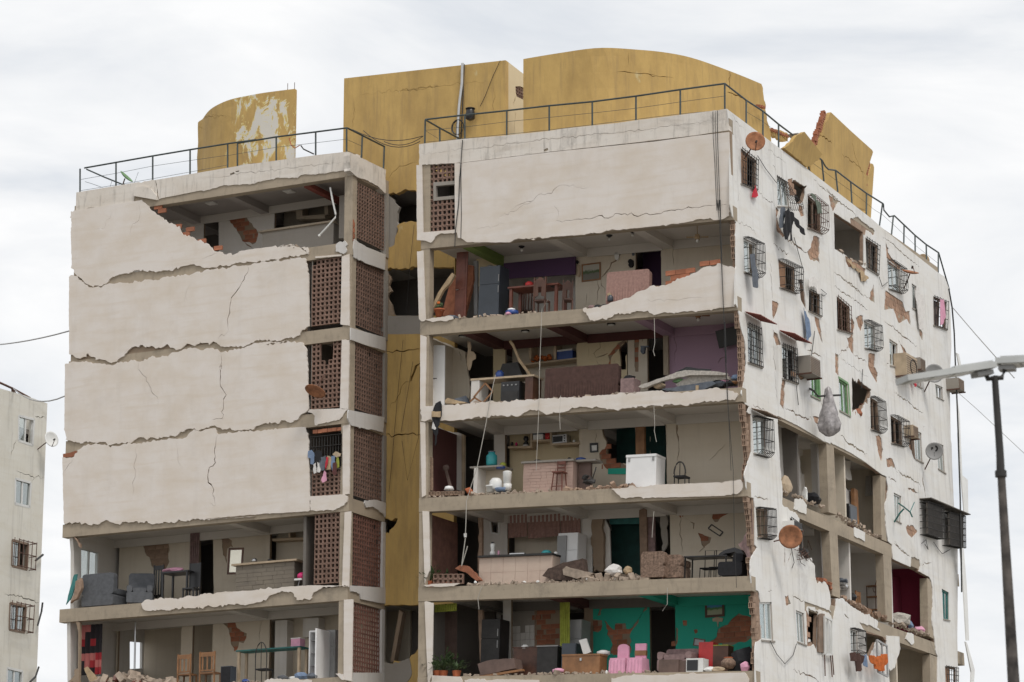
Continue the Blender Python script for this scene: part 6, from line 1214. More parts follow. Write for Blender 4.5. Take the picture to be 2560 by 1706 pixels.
t, w, h = put('kitchen_counter', 'cream side counter with a dark worktop in the fourth storey', 'counter', 'P', 705, 960, 250, .8, 4); part(t, 'worktop', M().box(-w / 2 - .15, w / 2, -.25, .5, h - .05, h), 'concrete_grey'); part(t, 'end_wall', M().box(-w / 2 + .0, -w / 2 + .13, -.25, .45, 0, h - .051), 'room_white'); part(t, 'rear_panel', M().box(-w / 2 + .131, w / 2, .3, .36, 0, h - .051), 'room_cream')
t, w, h = put('bar_stool', 'dark red wooden bar stool in front of the stone bar', 'stool', 'P', 1402, 1512, 190, .5, 4)
for sx in (-1, 1):
    for sy in (-1, 1): part(t, 'leg', M().tube([(sx * w * .46, sy * .17, 0), (sx * w * .34, sy * .12, h * .62)], .02, 5), 'wood_red')
part(t, 'seat', M().box(-w * .44, w * .44, -.17, .17, h * .62 + .001, h * .62 + .04), 'wood_red'); part(t, 'stretcher', M().box(-w * .42, w * .42, -.16, -.13, h * .2, h * .2 + .025), 'wood_red')
m = M().box(-w * .34, w * .30, .12, .145, h - .1, h).box(-w * .34, w * .30, .12, .145, h * .78, h * .78 + .05).box(-w * .36, -w * .30, .115, .15, h * .66, h).box(w * .26, w * .32, .115, .15, h * .66, h); part(t, 'backrest', m, 'wood_red')
jar('teal water cooler bottle on the side counter', 'water_bottle', 'bottle', 'P', 842, 240, .75, .17, .42, 'teal_plastic', 'fabric_slate'); jar('blue bowl on the side counter', 'bowl', 'bowl', 'P', 925, 268, .7, .14, .1, 'blue_plastic'); jar('yellow-green plate standing on the side counter', 'plate', 'plate', 'P', 945, 250, .9, .1, .14, 'fabric_lime'); jar('blue basin on the stone bar', 'basin', 'basin', 'P', 1660, 195, 1.3, .16, .1, 'blue_plastic'); jar('green bowl on the right end of the stone bar', 'bowl', 'bowl', 'P', 1722, 208, 1.3, .09, .06, 'green_metal')
jar('dark pots in a row on the stone bar', 'cooking_pot', 'pot', 'P', 1265, 210, 1.1, .12, .09, 'iron_dark'); jar('small dark pot near the blue basin', 'cooking_pot', 'pot', 'P', 1555, 200, 1.1, .07, .12, 'iron_dark')
jar('tall white paint bucket in front of the side counter', 'bucket', 'bucket', 'P', 985, 400, .3, .13, .35, 'white_plastic', 'white_plastic', prof=[(.115, 0), (.135, .34), (.135, .36), (.11, .36)]); jar('second white bucket under the paint bucket', 'bucket', 'bucket', 'P', 988, 465, .2, .13, .2, 'white_plastic', prof=[(.11, 0), (.13, .2), (.1, .2)])
jar('large white plastic drum on the fourth floor', 'drum', 'drum', 'P', 880, 462, .25, .2, .36, 'white_plastic', prof=[(.17, 0), (.2, .05), (.2, .26), (.15, .33), (.12, .36)]); jar('small white tub beside the plastic drum', 'tub', 'tub', 'P', 828, 480, .12, .13, .2, 'white_plastic', prof=[(.11, 0), (.13, .16), (.14, .16), (.14, .2), (.1, .2)])
jar('blue-grey basin on the floor beside the plastic drum', 'basin', 'basin', 'P', 930, 475, .15, .2, .1, 'fabric_blue', prof=[(.15, 0), (.2, .1), (.17, .1)]); jar('upturned white bowl at the left of the fourth floor', 'bowl', 'bowl', 'P', 450, 460, .25, .15, .13, 'white_enamel', prof=[(.16, 0), (.12, .1), (.02, .13)])
rsolo('mop', 'mop with a dark head leaning on the white wall', 'mop', M().tube([F(*zp('P', 420, 270), .9), F(*zp('P', 465, 440), .7)], [.05, .06], 6).lump(F(*zp('P', 420, 258), .9), .11, 2, (1, .7, 1), .2), 'board_brown')
t, w, h = put('chest_freezer', 'white chest freezer standing in front of the dark doorway', 'freezer', 'K', 640, 915, 1437, .75, 4)
part(t, 'body', M().box(-w / 2, w / 2, -.32, .32, .05, h - .08), 'white_enamel'); lid = part(t, 'lid', rbox(M(), -w / 2 - .01, w / 2 + .01, -.34, .33, h - .075, h, .02), 'white_enamel'); part(t, 'plinth', M().box(-w / 2 + .03, w / 2 - .03, -.3, .3, 0, .049), 'grey_plastic')
for sx in (-1, 1): part(t, 'hinge', M().box(sx * w * .4 - .03, sx * w * .4 + .03, -.345, -.322, h - .2, h - .08), 'grey_plastic')
part(t, 'drain', M().box(-w * .42, -w * .36, -.335, -.321, .1, .2), 'dark_plastic')
wall_thing('fuse_box', 'small dark framed fuse box on the cream wall', 'fuse box', 'K 278,1318 350,1314 352,1398 282,1402', DR - .0, 'dark_plastic', .05); wall_thing('electrical_fitting', 'white switch plate set in the small dark fuse box', 'switch', 'K 292,1338 338,1334 340,1382 295,1386', DR - .051, 'white_plastic', .015)
uc, w, h, z = span('K', 1040, 1145, 1482, .6, 4); t = thing('metal_chair', 'black arched metal chair back beside the freezer', 'chair', (uc, .6, z), 0, TILT); part(t, 'arch', M().tube([(w / 2 * math.cos(a) , 0, h * .55 + h * .43 * math.sin(a)) for a in [math.pi * i / 10 for i in range(11)]] , .022, 6), 'iron_dark'); part(t, 'upright', M().tube([(0, 0, h * .4), (0, 0, h * .98)], .014, 5), 'iron_dark'); part(t, 'seat', M().box(-w / 2, w / 2, -.05, .35, h * .42, h * .48), 'fabric_black')
for sx in (-1, 1):
    for y_ in (0, .3): part(t, 'leg', M().tube([(sx * w * .46, y_, 0), (sx * w * .46, y_, h * .56 if y_ == 0 else h * .419)], .018, 5), 'iron_dark')
rsolo('bicycle_wreck', 'tangled dark bicycle parts and wires at the end of the bar', 'bicycle', M().tube(FV('P 1680,400 1700,340 1740,330 1770,380 1740,410 1700,405', .5), .02, 5).tube(FV('P 1760,370 1790,290 1800,250', .5), .02, 5).lump(F(*zp('P', 1740, 385), .5), .13, 3, (1.4, .6, .7), .4).lump(F(*zp('P', 1700, 345), .6), .1, 5, (1.2, .6, .9), .4), 'iron_dark')
rubble('clay and concrete rubble along the fourth-floor edge', 'P', 1500, 2150, 400, .02, .6, 4, 150, 4, 'brick_dusty', big=.075); rubble('fine rubble at the left of the fourth-floor edge', 'P', 250, 1500, 470, .02, .25, 4, 90, 5, big=.045)
for i in range(8):
    p = F(*zp('P', 262 + i * 42, 494 - i * 1.0), .05); o = link('hollow_brick', hmesh, None, BLD); o.location = p; o.scale = (.9, .7, .75)
for i in range(8):
    p = F(*zp('P', 268, 440 - i * 37), .12); o = link('hollow_brick', hmesh, None, BLD); o.location = p; o.scale = (.9, .7, .9)
rsolo('clay_chunk', 'orange broken clay block on the fourth-floor edge', 'brick', M().lump(F(*zp('P', 640, 468), .15), .13, 8, (1.2, .7, .8), .4, 1), 'orange_clay')
# ------------------------------------------------------------------ fifth storey: tiled counter, white fridge, black table
k = 5; uw = X('S', 1012, 300, DR)
bwall(5, uw, -.15, 'room_cream', patch=('S 1385,-30 1550,-20 1545,20 1470,60 1420,100 1395,60', 'S 1265,195 1340,225 1390,240 1345,310 1320,330 1290,250', 'S 1070,-20 1115,0 1112,70 1085,30'), cracks=(('S 1112,70 1105,160 1120,260 1130,380', .03), ('S 1150,65 1190,80', .02), ('S 1195,95 1230,110 1225,160', .06), ('S 1330,325 1280,370', .07)))
bwall(5, X('P', 1660, 900, DR), X('P', 1765, 900, DR), 'room_white'); bwall(5, X('P', 752, 900, DR), X('P', 985, 900, DR), 'room_white', subs=('P 828,728 900,735 910,862 842,850',))
part(BLD, 'torn_column', M().prism(rag(fl('P 1765,700 1800,660 1870,660 1850,800 1870,900 1865,1210 1780,1210 1770,1000 1750,900', DR - .05), .03, .1), 0, .15, frF(DR - .05)), 'mud_body')
part(BLD, 'wall_stub', M().prism(rag(fl('P 718,700 752,700 752,1210 712,1200 725,950', 1.6), .015, .1), 0, .12, frF(1.6)), 'brick_dusty'); part(BLD, 'wall_stub', M().prism(rag(fl('P 2195,645 2262,640 2270,1230 2205,1230', DR - .1), .015, .1), 0, .12, frF(DR - .1)), 'brick_dusty')
part(BLD, 'green_wall', M().box(X('P', 1840, 900, DR), X('P', 2200, 900, DR), 3.4, 3.5, flR(5, -3), ceR(5, -4)), 'teal_shaded'); part(BLD, 'green_lintel', M().prism(fl('P 1920,665 2195,655 2195,770 1925,775', DR + .3), 0, .1, frF(DR + .3)), 'teal_metal'); part(BLD, 'grey_jamb', M().prism(fl('P 1870,690 1925,820 1935,1170 1870,1200', DR + .1), 0, .06, frF(DR + .1)), 'room_white')
part(BLD, 'mauve_jamb', M().prism(fl('S 795,0 865,0 870,400 805,400', DR - .0), 0, .1, frF(DR)), 'fabric_mauve'); part(BLD, 'torn_jamb', M().prism(rag(fl('S 920,0 985,0 975,150 990,300 940,400 925,200', DR), .02, .1), 0, .06, frF(DR)), 'concrete_grey')
part(BLD, 'kitchen_wall', M().box(X('P', 985, 900, DR), X('P', 1660, 900, DR), DR + .5, DR + .6, flR(5, -6), ceR(5, -6)), 'room_cream')
wf = M(); wq_ = fl('P 825,722 905,730 912,868 840,855', DR)
for i in range(4): bar(wf, wq_[i], wq_[(i + 1) % 4], .05, frF(DR), -.03, .03)
part(BLD, 'window_frame', wf, 'white_plastic')
for i, (x0, x1) in enumerate(((992, 1165), (1175, 1470), (1478, 1655))): curtain(['left', 'middle', 'right'][i] + ' dusty pink cupboard curtain in the fifth-storey kitchen', 'P', x0, x1, 690, 895, DR - .06, 'fabric_pinkbrown', [5, 8, 5][i], .025)
t, w, h = put('refrigerator', 'white fridge with open doors beside the pink curtains', 'fridge', 'P', 1475, 1655, 868, 2.1, 5); fridge(t, w, h, 'white_enamel', .6, .7, -.42)
part(t, 'freezer_compartment', M().box(-w / 2 + .0, -w / 2 + .3, -.36, -.301, h * .42, h * .95), 'grey_plastic')
t, w, h = put('bar_counter', 'beige tiled counter in the fifth storey', 'counter', 'P', 755, 1428, 1065, .8, 5); counter(t, w, h, 'tile_beige', .5, 'iron_dark', .02, rows=2, cols=6)
jar('white blender standing on the tiled counter', 'blender', 'blender', 'P', 850, 1062, .75, .07, .38, 'white_plastic', 'dark_plastic', prof=[(.08, 0), (.09, .1), (.05, .14), (.055, .16), (.075, .34), (.06, .36)]); jar('pink bottle on the tiled counter', 'bottle', 'bottle', 'P', 905, 1062, .75, .03, .16, 'fabric_pink'); jar('turquoise bag heap on the tiled counter', 'bag', 'bag', 'P', 1345, 1055, .75, .13, .14, 'teal_plastic', prof=[(.14, 0), (.17, .06), (.1, .13), (.02, .14)]); jar('white cup row at the right of the tiled counter', 'cup', 'cup', 'P', 1430, 1052, .75, .06, .08, 'white_plastic')
t, w, h = put('gas_stove', 'steel two-ring stove on the tiled counter', 'stove', 'P', 1015, 1150, 1040, .75, 5); t.location = t.location + Vector((0, 0, 0)); 
part(t, 'body', M().box(-w / 2, w / 2, -.15, .15, h - .1, h - .02), 'steel'); part(t, 'ring', M().lathe([(.09, h - .019), (.09, h)], 12, (-w / 4, 0, 0)), 'iron_dark'); part(t, 'ring', M().lathe([(.09, h - .019), (.09, h)], 12, (w / 4, 0, 0)), 'iron_dark'); part(t, 'foot', M().box(-w / 2 + .02, w / 2 - .02, -.13, .13, h - .135, h - .101), 'iron_dark')
slabthing('carpet', 'dark patterned carpet slumped against the tiled counter', 'carpet', 'P 1305,1250 1360,1180 1500,1125 1675,1088 1695,1230 1600,1290 1400,1285', .25, .3, 'rug'); slabthing('concrete_chunk', 'broken pale concrete slab lying on the fifth floor', 'debris', 'P 1492,1190 1525,1160 1770,1225 1740,1245 1620,1275 1500,1240', .12, .35, 'rubble')
t, w, h = put('armchair', 'floral armchair on the fifth floor seen from the back', 'armchair', 'S', 785, 1000, 385, .5, 5); sofa(t, w, h, 'fabric_floral', .75, 1); t, w, h = put('armchair', 'lower floral armchair beside the first one', 'armchair', 'S', 985, 1150, 412, .65, 5); sofa(t, w, max(.75, h * .95), 'fabric_floral', .7, 1)
t, w, h = put('folding_table', 'black folding table with thin legs in the fifth storey', 'table', 'S', 1165, 1560, 418, .8, 5); table(t, w, .6, h, 'dark_plastic', .035, .035, 'iron_dark')
for i, (x0, x1, y, v, lb) in enumerate(((1320, 1380, 350, 1.3, 'thin black metal chair behind the folding table'), (1395, 1475, 352, 1.2, 'second thin metal chair behind the folding table'))):
    t, w, h = put('metal_chair', lb, 'chair', 'S', x0, x1, y, v, 5); w = max(w, .36)
    part(t, 'frame', M().tube([(-w / 2, .18, 0), (-w / 2, .2, h), (w / 2, .2, h), (w / 2, .18, 0)], .014, 5), 'iron_dark'); part(t, 'seat', M().box(-w / 2, w / 2, -.2, .18, .43, .46), 'fabric_black'); part(t, 'brace', M().tube([(-w / 2, .19, h * .75), (w / 2, .19, h * .75)], .01, 5), 'iron_dark')
    for sx in (-1, 1): part(t, 'leg', M().tube([(sx * w / 2, -.2, 0), (sx * w * .48, -.18, .429)], .014, 5), 'iron_dark')
slabthing('desk', 'black curved desk at the corner of the fifth storey', 'desk', 'S 1440,412 1500,360 1600,330 1660,350 1690,395 1650,398 1600,370 1520,385', .5, .5, 'dark_plastic')
t, w, h = put('office_chair', 'black upholstered chair under the curved desk', 'chair', 'S', 1480, 1700, 400, .7, 5); part(t, 'seat', rbox(M(), -w / 2, w / 2, -.3, .3, .1, .5, .08), 'fabric_black'); part(t, 'backrest', rbox(M(), w * .1, w / 2, -.25, .25, .501, max(.6, h), .05), 'fabric_black'); part(t, 'base', M().box(-w * .3, w * .3, -.2, .2, 0, .099), 'iron_dark')
m = M(); q = fl('S 1390,120 1495,190 1465,225 1360,155', 1.9)
for i in range(4): bar(m, q[i], q[(i + 1) % 4], .035, frF(1.9), 0, .03)
rsolo('empty_frame', 'thin dark empty frame hanging crooked on the cream wall', 'frame', m, 'iron_dark')
for i in range(6):
    for j in range(2):
        p = F(*zp('P', 325 + i * 46, 1298 - j * 46), .05)
        q = block_mesh(.155, .155, .1, 'F'); o = part(BLD, 'lattice_block', q, 'lattice'); o.location = p
def plant(label, s, x, y, v, k, r, n, seed, h=.5):
    uc = X(s, x, y, v); z = flR(k, uc) if uc > -12 else flL(k); t = thing('potted_plant', label, 'plant', (uc, v, z), 0, 0); rr = random.Random(seed)
    part(t, 'pot', M().lathe([(.1, 0), (.14, .2), (.12, .2)], 12), 'orange_clay'); m = M(); st = M()
    for i in range(n):
        a = rr.uniform(0, 6.28); e = rr.uniform(.2, 1.3); p0 = Vector((0, 0, .2)); d = Vector((math.cos(a) * math.cos(e), math.sin(a) * math.cos(e), math.sin(e))); tip = p0 + d * rr.uniform(.3, 1) * r + Vector((0, 0, -.1 * rr.random())); md = p0.lerp(tip, .55) + Vector((0, 0, .1))
        st.tube([p0, md, tip], .006, 3, False)
        for q_ in range(3):
            c = md.lerp(tip, q_ / 2); s_ = d.cross(Vector((0, 0, 1))).normalized() * rr.uniform(.025, .05); l = d * rr.uniform(.08, .16) + Vector((0, 0, rr.uniform(-.08, .04))); m.add([c, c + l * .5 + s_, c + l, c + l * .5 - s_], [(0, 1, 2, 3)])
    part(t, 'stems', st, 'leaf'); part(t, 'foliage', m, 'leaf')
plant('spiky green plant at the left edge of the fifth floor', 'P', 275, 1290, .18, 5, .55, 34, 3); plant('grey-green plant behind the low clay blocks', 'P', 440, 1200, .5, 5, .4, 22, 4)
rsolo('brick_stack', 'broken piece of red brickwork leaning at the fifth-floor edge', 'brick', M().prism(rag(fl('P 505,1180 550,1150 610,1155 735,1285 700,1295 600,1215 545,1200', .2), .01, .1), 0, .2, frF(.2)), 'brick')
rsolo('electrical_fitting', 'white lamp holder dangling on a wire in the fifth storey', 'lamp', M().tube(FV('P 598,860 600,895', -.02), [.05, .04], 8), 'white_plastic')  # this fitting is a dangling lamp holder
for i, (x, y) in enumerate(((1140, 1308), (1265, 1302), (1720, 1278), (1985, 1275), (690, 1308))): rsolo('plaster_flake', ['white plaster flake on the fifth floor, below the tiled counter', 'white plaster flake right of the middle of the fifth floor', 'white plaster flake in front of the concrete slab', 'white flake near the torn doorway of the fifth floor', 'white flakes at the left of the fifth floor'][i], 'debris', M().lump(F(*zp('P', x, y), .04), .055, i, (1.2, .6, .7), .4, 1), 'white_plastic')
rsolo('rubbish_bag', 'white plastic bag on the fifth floor below the doorway', 'bag', M().lump(F(*zp('P', 1960, 1200), .4), .24, 4, (1.3, .8, .7), .25), 'fabric_white'); rsolo('basket', 'tan basket lying on the fifth floor', 'basket', M().lump(F(*zp('P', 2090, 1200), .4), .14, 6, (1, .8, .9), .2), 'wood_pale')
rubble('broken masonry along the fifth-floor edge', 'P', 600, 2150, 1290, .02, .35, 5, 150, 6, big=.06); rubble('heap of masonry below the fifth-storey doorway', 'P', 1700, 2250, 1250, .1, .8, 5, 80, 7, big=.14)
# ------------------------------------------------------------------ sixth storey: green rooms
k = 6; g0, g1, g2, g3 = X('S', 303, 1000, DR), X('S', 822, 1000, DR), X('S', 1058, 1000, DR), -.0
bwall(6, g0, g1, 'teal_paint', patch=('S 405,1000 425,1010 470,1070 500,1090 505,1030 600,1025 610,1080 640,1080 700,1010 765,900 790,840 800,900 720,1020 660,1090 640,1150 650,1300 470,1310 465,1180 430,1130', 'S 300,990 340,995 385,1000 388,1050 350,1110 300,1100', 'S 385,820 430,815 400,860 375,950 340,960 365,890'), cracks=(('S 330,800 770,790', .015),))
bwall(6, g2, g3, 'teal_paint', patch=('S 1350,1210 1440,1150 1450,1080 1540,1040 1600,970 1640,935 1720,960 1760,1020 1760,1120 1720,1190 1500,1230', 'S 1735,890 1765,880 1780,905 1750,925', 'S 1062,1060 1085,1080 1080,1200 1062,1240', 'S 1225,1085 1260,1080 1265,1110 1240,1125', 'S 1125,1000 1165,1000 1165,1050 1130,1050'), cracks=(('S 1560,1045 1640,990', .02),))
bwall(6, X('Q', 1235, 1000, DR), X('Q', 1470, 1000, DR), 'brick_dusty', patch=('Q 1245,850 1465,850 1465,1230 1245,1230',)); bwall(6, X('Q', 1690, 1000, DR), g0 - .002, 'mud_body', subs=())
ut0, ut1 = X('Q', 1018, 1000, DR), X('Q', 1234, 1000, DR); part(BLD, 'tiled_wall', M().box(ut0, ut1, DR + .02, DR + .12, flR(6, ut1), ceR(6, ut1)), 'concrete_grey')
nx = 5
for i in range(nx):
    for j in range(9):
        z = flR(6, ut0) + .05 + j * .22
        if j > 7 or (i == 2 and j == 7): continue
        part(BLD, 'wall_tile', M().box(ut0 + (ut1 - ut0) * i / nx + .005, ut0 + (ut1 - ut0) * (i + 1) / nx - .005, DR, DR + .018, z + .004, z + .214), 'room_white')
bwall(6, X('Q', 945, 1000, 2.0), X('Q', 1018, 1000, 2.0), 'room_white', v=2.0)
part(BLD, 'wall_stub', M().prism(rag(fl('Q 715,905 755,905 775,1380 735,1380', 1.3), .015, .1), 0, .12, frF(1.3)), 'brick_dusty')
t, w, h = put('refrigerator', 'tall dark fridge at the left of the green storey', 'fridge', 'Q', 775, 945, 1000, 1.5, 6); fridge(t, w, h, 'iron_dark'); t, w, h = put('refrigerator', 'grey fridge beside the lime curtain', 'fridge', 'Q', 1555, 1690, 1005, 1.9, 6); fridge(t, w, h, 'grey_plastic')
curtain('lime green curtain hanging in the middle of the sixth storey', 'Q', 1468, 1558, 800, 1310, 1.3, 'fabric_lime', 5, .04); curtain('yellow-green fringe hanging at the left of the sixth storey', 'Q', 315, 520, 850, 920, .6, 'fabric_lime', 10, .03)
curtain('dark pleated curtain at the left of the sixth storey', 'Q', 320, 520, 930, 1360, 1.5, 'board_brown', 16, .02)
t, w, h = put('wooden_chest', 'brown wooden chest at the edge of the sixth floor', 'chest', 'Q', 1518, 1862, 1318, .5, 6); part(t, 'body', M().box(-w / 2, w / 2, -.25, .25, 0, h - .05), 'wood_mid'); part(t, 'lid', M().box(-w / 2 - .015, w / 2 + .015, -.265, .265, h - .048, h), 'wood_mid'); part(t, 'lock', M().box(-.03, .03, -.275, -.251, h - .2, h - .12), 'steel')
for i, (x0, x1, y, lb) in enumerate(((478, 628, 1212, 'pink covered chair with a rounded back on the sixth floor'), (640, 785, 1208, 'pink covered chair with a gold sash beside the first'))):
    t, w, h = put('covered_chair', lb, 'chair', 'S', x0, x1, y, .45, 6)
    part(t, 'seat_cover', M().add([(x * (1 + .12 * (1 - z)), y_ * (1 + .12 * (1 - z)), z * .47) for z in (0, 1) for x, y_ in ((-w * .46, -.24), (w * .46, -.24), (w * .46, .24), (-w * .46, .24))], [(3, 2, 1, 0), (4, 5, 6, 7), (0, 1, 5, 4), (1, 2, 6, 5), (2, 3, 7, 6), (3, 0, 4, 7)]), 'fabric_pink')
    cp = [(-w * .34, .471), (w * .34, .471), (w * .34, h - .12)] + ([(w * .34 * math.cos(a), h - .12 + .12 * math.sin(a)) for a in [math.pi * q_ / 8 for q_ in range(1, 8)]] if i == 0 else [(w * .34, h), (-w * .34, h)]) + [(-w * .34, h - .12)]
    part(t, 'back_cover', M().prism(cp, .14, .22, lambda a, b, d: (a, d, b)), 'fabric_pink')
    if i: part(t, 'sash', M().box(-w * .35, w * .35, .125, .235, h * .62, h * .78), 'wood_mid')
    part(t, 'skirt_fold', M().sheet(lambda a, b: (-w * .5 + w * a, -.275 + .012 * math.sin(a * 30) + .03 * b, .01 + .4 * b), 24, 2, .006), 'fabric_pink')
t, w, h = put('sofa', 'grey-brown sofa on the sixth floor below the painting', 'sofa', 'S', 940, 1250, 1255, .8, 6); sofa(t, w, h, 'fabric_mauve', .85, -1)
slabthing('wardrobe_panel', 'brown panel lying on its side at the edge of the sixth floor', 'panel', 'Q 712,1400 800,1370 1045,1345 1060,1440 900,1475 740,1505', .1, .5, 'board_brown'); slabthing('timber_plank', 'dark plank lying under the brown panel on the sixth floor', 'plank', 'Q 715,1510 1120,1445 1125,1462 800,1520', .05, .15, 'wood_mid')
t, w, h = put('cabinet', 'dark cabinet in the middle of the sixth storey', 'cabinet', 'Q', 1285, 1470, 1250, 1.0, 6); part(t, 'body', M().box(-w / 2, w / 2, -.25, .25, 0, h), 'iron_dark'); part(t, 'top', M().box(-w / 2 - .02, w / 2 + .02, -.27, .27, h + .001, h + .03), 'grey_plastic')
t, w, h = put('cabinet', 'grey metal cabinet behind the wooden chest', 'cabinet', 'Q', 1510, 1640, 1220, .9, 6); part(t, 'body', M().box(-w / 2, w / 2, -.25, .25, 0, h), 'fridge_blue'); part(t, 'door', M().box(-w / 2 + .02, w / 2 - .02, -.268, -.251, .05, h - .05), 'fridge_blue')
slabthing('white_panel', 'white panel leaning above the wooden chest', 'panel', 'Q 1640,1185 1710,1165 1750,1290 1685,1315', .6, .06, 'white_plastic'); t, w, h = put('shelf_cart', 'dark low cabinet row left of the middle of the sixth storey', 'cabinet', 'Q', 1060, 1280, 1260, 1.1, 6); part(t, 'body', M().box(-w / 2, w / 2, -.2, .2, 0, h), 'wood_dark'); part(t, 'top', M().box(-w / 2 - .02, w / 2 + .02, -.22, .22, h + .001, h + .03), 'wood_dark')
jar('white pot on the dark low cabinets', 'cooking_pot', 'pot', 'Q', 1150, 1262, 1.0, .12, .12, 'white_plastic'); jar('small white bottle on the sixth-floor edge beside the pink chairs', 'bottle', 'bottle', 'S', 428, 1495, .06, .035, .12, 'white_plastic'); jar('red stool-like bowl in the sixth storey', 'stool', 'stool', 'Q', 1455, 1480, .25, .18, .12, 'fabric_pink'); jar('pale basin on the sixth floor beside the wooden chest', 'basin', 'basin', 'S', 400, 1320, .8, .2, .14, 'white_plastic')
picture_frame('landscape painting in a dark frame on the green wall', 'S', 1332, 1510, 818, 970, DR - .015, 'landscape_b', 'wood_dark', .07); picture_frame('small dark framed picture on the green wall', 'S', 1212, 1272, 770, 855, DR - .015, 'board', 'wood_dark', .05); picture_frame('dark frame leaning below the landscape painting', 'S', 1220, 1325, 1168, 1240, 1.6, 'grey_plastic', 'wood_dark', .03, .2)
wall_thing('wall_ornament', 'pale leaf-shaped ornament under the painting on the green wall', 'ornament', 'S 1400,985 1440,970 1500,980 1490,1015 1460,1010 1452,1065 1440,1010 1405,1010', DR - .005, 'board', .02); wall_thing('wall_clock', 'round dark clock at the left of the green wall', 'clock', 'S 1070,820 1080,800 1098,795 1112,810 1112,835 1095,850 1075,845', DR - .005, 'wood_dark', .04)
for i, (x0, x1, y, v, mt, lb) in enumerate(((1180, 1335, 1355, .25, 'white_plastic', 'white microwave oven on the sixth-floor edge'), (1290, 1420, 1215, 1.0, 'red_plastic', 'red crate under dark shelves in the green room'), (1420, 1560, 1240, 1.0, 'wood_dark', 'dark wooden box with a lime cushion in the green room'), (930, 1110, 1375, .3, 'board_brown', 'brown cardboard box in front of the sofa'), (1115, 1180, 1385, .35, 'board_brown', 'smaller brown box beside the microwave'))):
    t, w, h = put('microwave' if i == 0 else 'storage_box', lb, 'box' if i else 'microwave', 'S', x0, x1, y, v, 6); part(t, 'body', M().box(-w / 2, w / 2, -.2, .2, 0, h), mt); part(t, 'lid' if i else 'door', M().box(-w / 2, w / 2, -.2, .2, h + .001, h + .025) if i else M().box(-w / 2 + .03, w * .2, -.215, -.201, .04, h - .05), 'fabric_lime' if i == 2 else ('dark_plastic' if i == 0 else mt))
jar('patterned pot with an orange lid on the sixth-floor edge', 'patterned_pot', 'pot', 'S', 1548, 1445, .3, .2, .3, 'fabric_floral', 'orange_clay', prof=[(.12, 0), (.22, .1), (.22, .2), (.12, .3)]); rsolo('rubbish_bag', 'black bag slumped at the right end of the sixth storey', 'bag', M().lump((X('S', 1680, 1340, .6), .6, flR(6, -.8) + .3), .42, 2, (.9, .7, 1.1), .25), 'fabric_black'); rsolo('parcel', 'white and red parcel at the right end of the sixth floor', 'parcel', M().lump((X('S', 1700, 1400, .2), .2, flR(6, -.5) + .1), .17, 8, (.9, .6, 1), .25), 'fabric_pink')
for i, (x, mt, lb) in enumerate(((1380, 'white_plastic', 'white papers beside the microwave'), (1450, 'board', 'pale papers beside the patterned pot'))): rsolo('paper_heap', lb, 'paper', M().lump((X('S', x, 1430, .15), .15, flR(6, X('S', x, 1430, .15)) + .06), .17, i, (1.4, .8, .5), .3), mt)
plant('leafy green plant at the left edge of the sixth floor', 'Q', 400, 1480, .25, 6, .7, 46, 8); plant('second leafy plant beside the brown panel', 'Q', 520, 1480, .3, 6, .55, 36, 9); plant('pale leafy plant half hidden at the left of the sixth floor', 'Q', 340, 1490, .2, 6, .4, 26, 10)
rubble('rubble and litter along the sixth-floor edge', 'Q', 560, 2300, 1500, .02, .4, 6, 120, 11, big=.05)
# ================================================================== rooms of the left wing
for kk in (1, 5, 6):
    for i, (s, x, y) in enumerate((('B', 620, 1270), ('A', 1830, 1370)) if kk == 1 else (('O', 630, 100), ('N', 1030, 200))):
        c = X(s, x, y, 2.4); part(BLD, 'cross_beam', M().box(c - .3, c, .301, 4.58, bL[kk - 1] + .02, bL[kk - 1] + BH - ST - .003), 'ceiling_grey' if kk == 1 else 'ceiling_paint')
    part(BLD, 'rear_beam', M().box(-23.6, -13.35, 2.5, 2.56, bL[kk - 1] + .0, bL[kk - 1] + BH - ST - .003), 'ceiling_paint')
# ---- top storey
bwall(1, -23.5, X('B', 684, 1350, DR), 'room_white', subs=('E 1500,150 1640,135 1642,600 1500,600',), patch=('E 1690,110 1720,90 1790,80 1870,92 1900,140 1920,200 1960,250 2005,300 1990,370 1950,410 1880,390 1830,320 1780,250 1740,190 1690,150',), cracks=(('E 1880,390 1950,440', .04),))
part(BLD, 'kitchen_wall', M().box(X('B', 684, 1350, DR), -13.35, 3.2, 3.3, flL(1), ceL(1)), 'stone_cladding')
for t in ('f 0,440 160,428 160,445 0,458', 'f 150,520 410,500 412,540 150,545', 'f 140,420 205,400 205,520 150,530', 'f 405,400 440,395 440,500 410,505'): part(BLD, 'wall_shelf', M().prism(fl(t, 2.75), 0, .4, frF(2.75)), 'concrete')
part(BLD, 'inner_column', M().prism(fl('f 545,330 640,315 640,720 540,720', 1.3), 0, .3, frF(1.3)), 'concrete_grey'); part(BLD, 'painted_beam', M().box(X('B', 985, 1100, .5) - .0, X('B', 985, 1100, .5) + .22, .31, 3.0, bL[0] - .05, bL[0] + .1), 'roof_sheet')
t = thing('kitchen_counter', 'grey concrete counter in the open top storey', 'counter', (X('f', 200, 640, 1.6), 1.6, flL(1))); hc = Zz('f', 200, 625, 1.6) - flL(1); part(t, 'body', M().box(-1.35, 1.35, -.25, .3, 0, hc - .06), 'concrete_grey'); part(t, 'worktop', M().box(-1.45, 1.4, -.35, .3, hc - .058, hc), 'concrete')
rsolo('hanging_pipe', 'bent pale pipe dangling from the top-storey ceiling', 'pipe', M().tube(FV('f 462,255 480,360 512,500 508,530 440,610 365,690', .2), .03, 6).lump(F(*zp('f', 362, 695), .2), .055, 1, amp=.1, n=1), 'white_plastic')
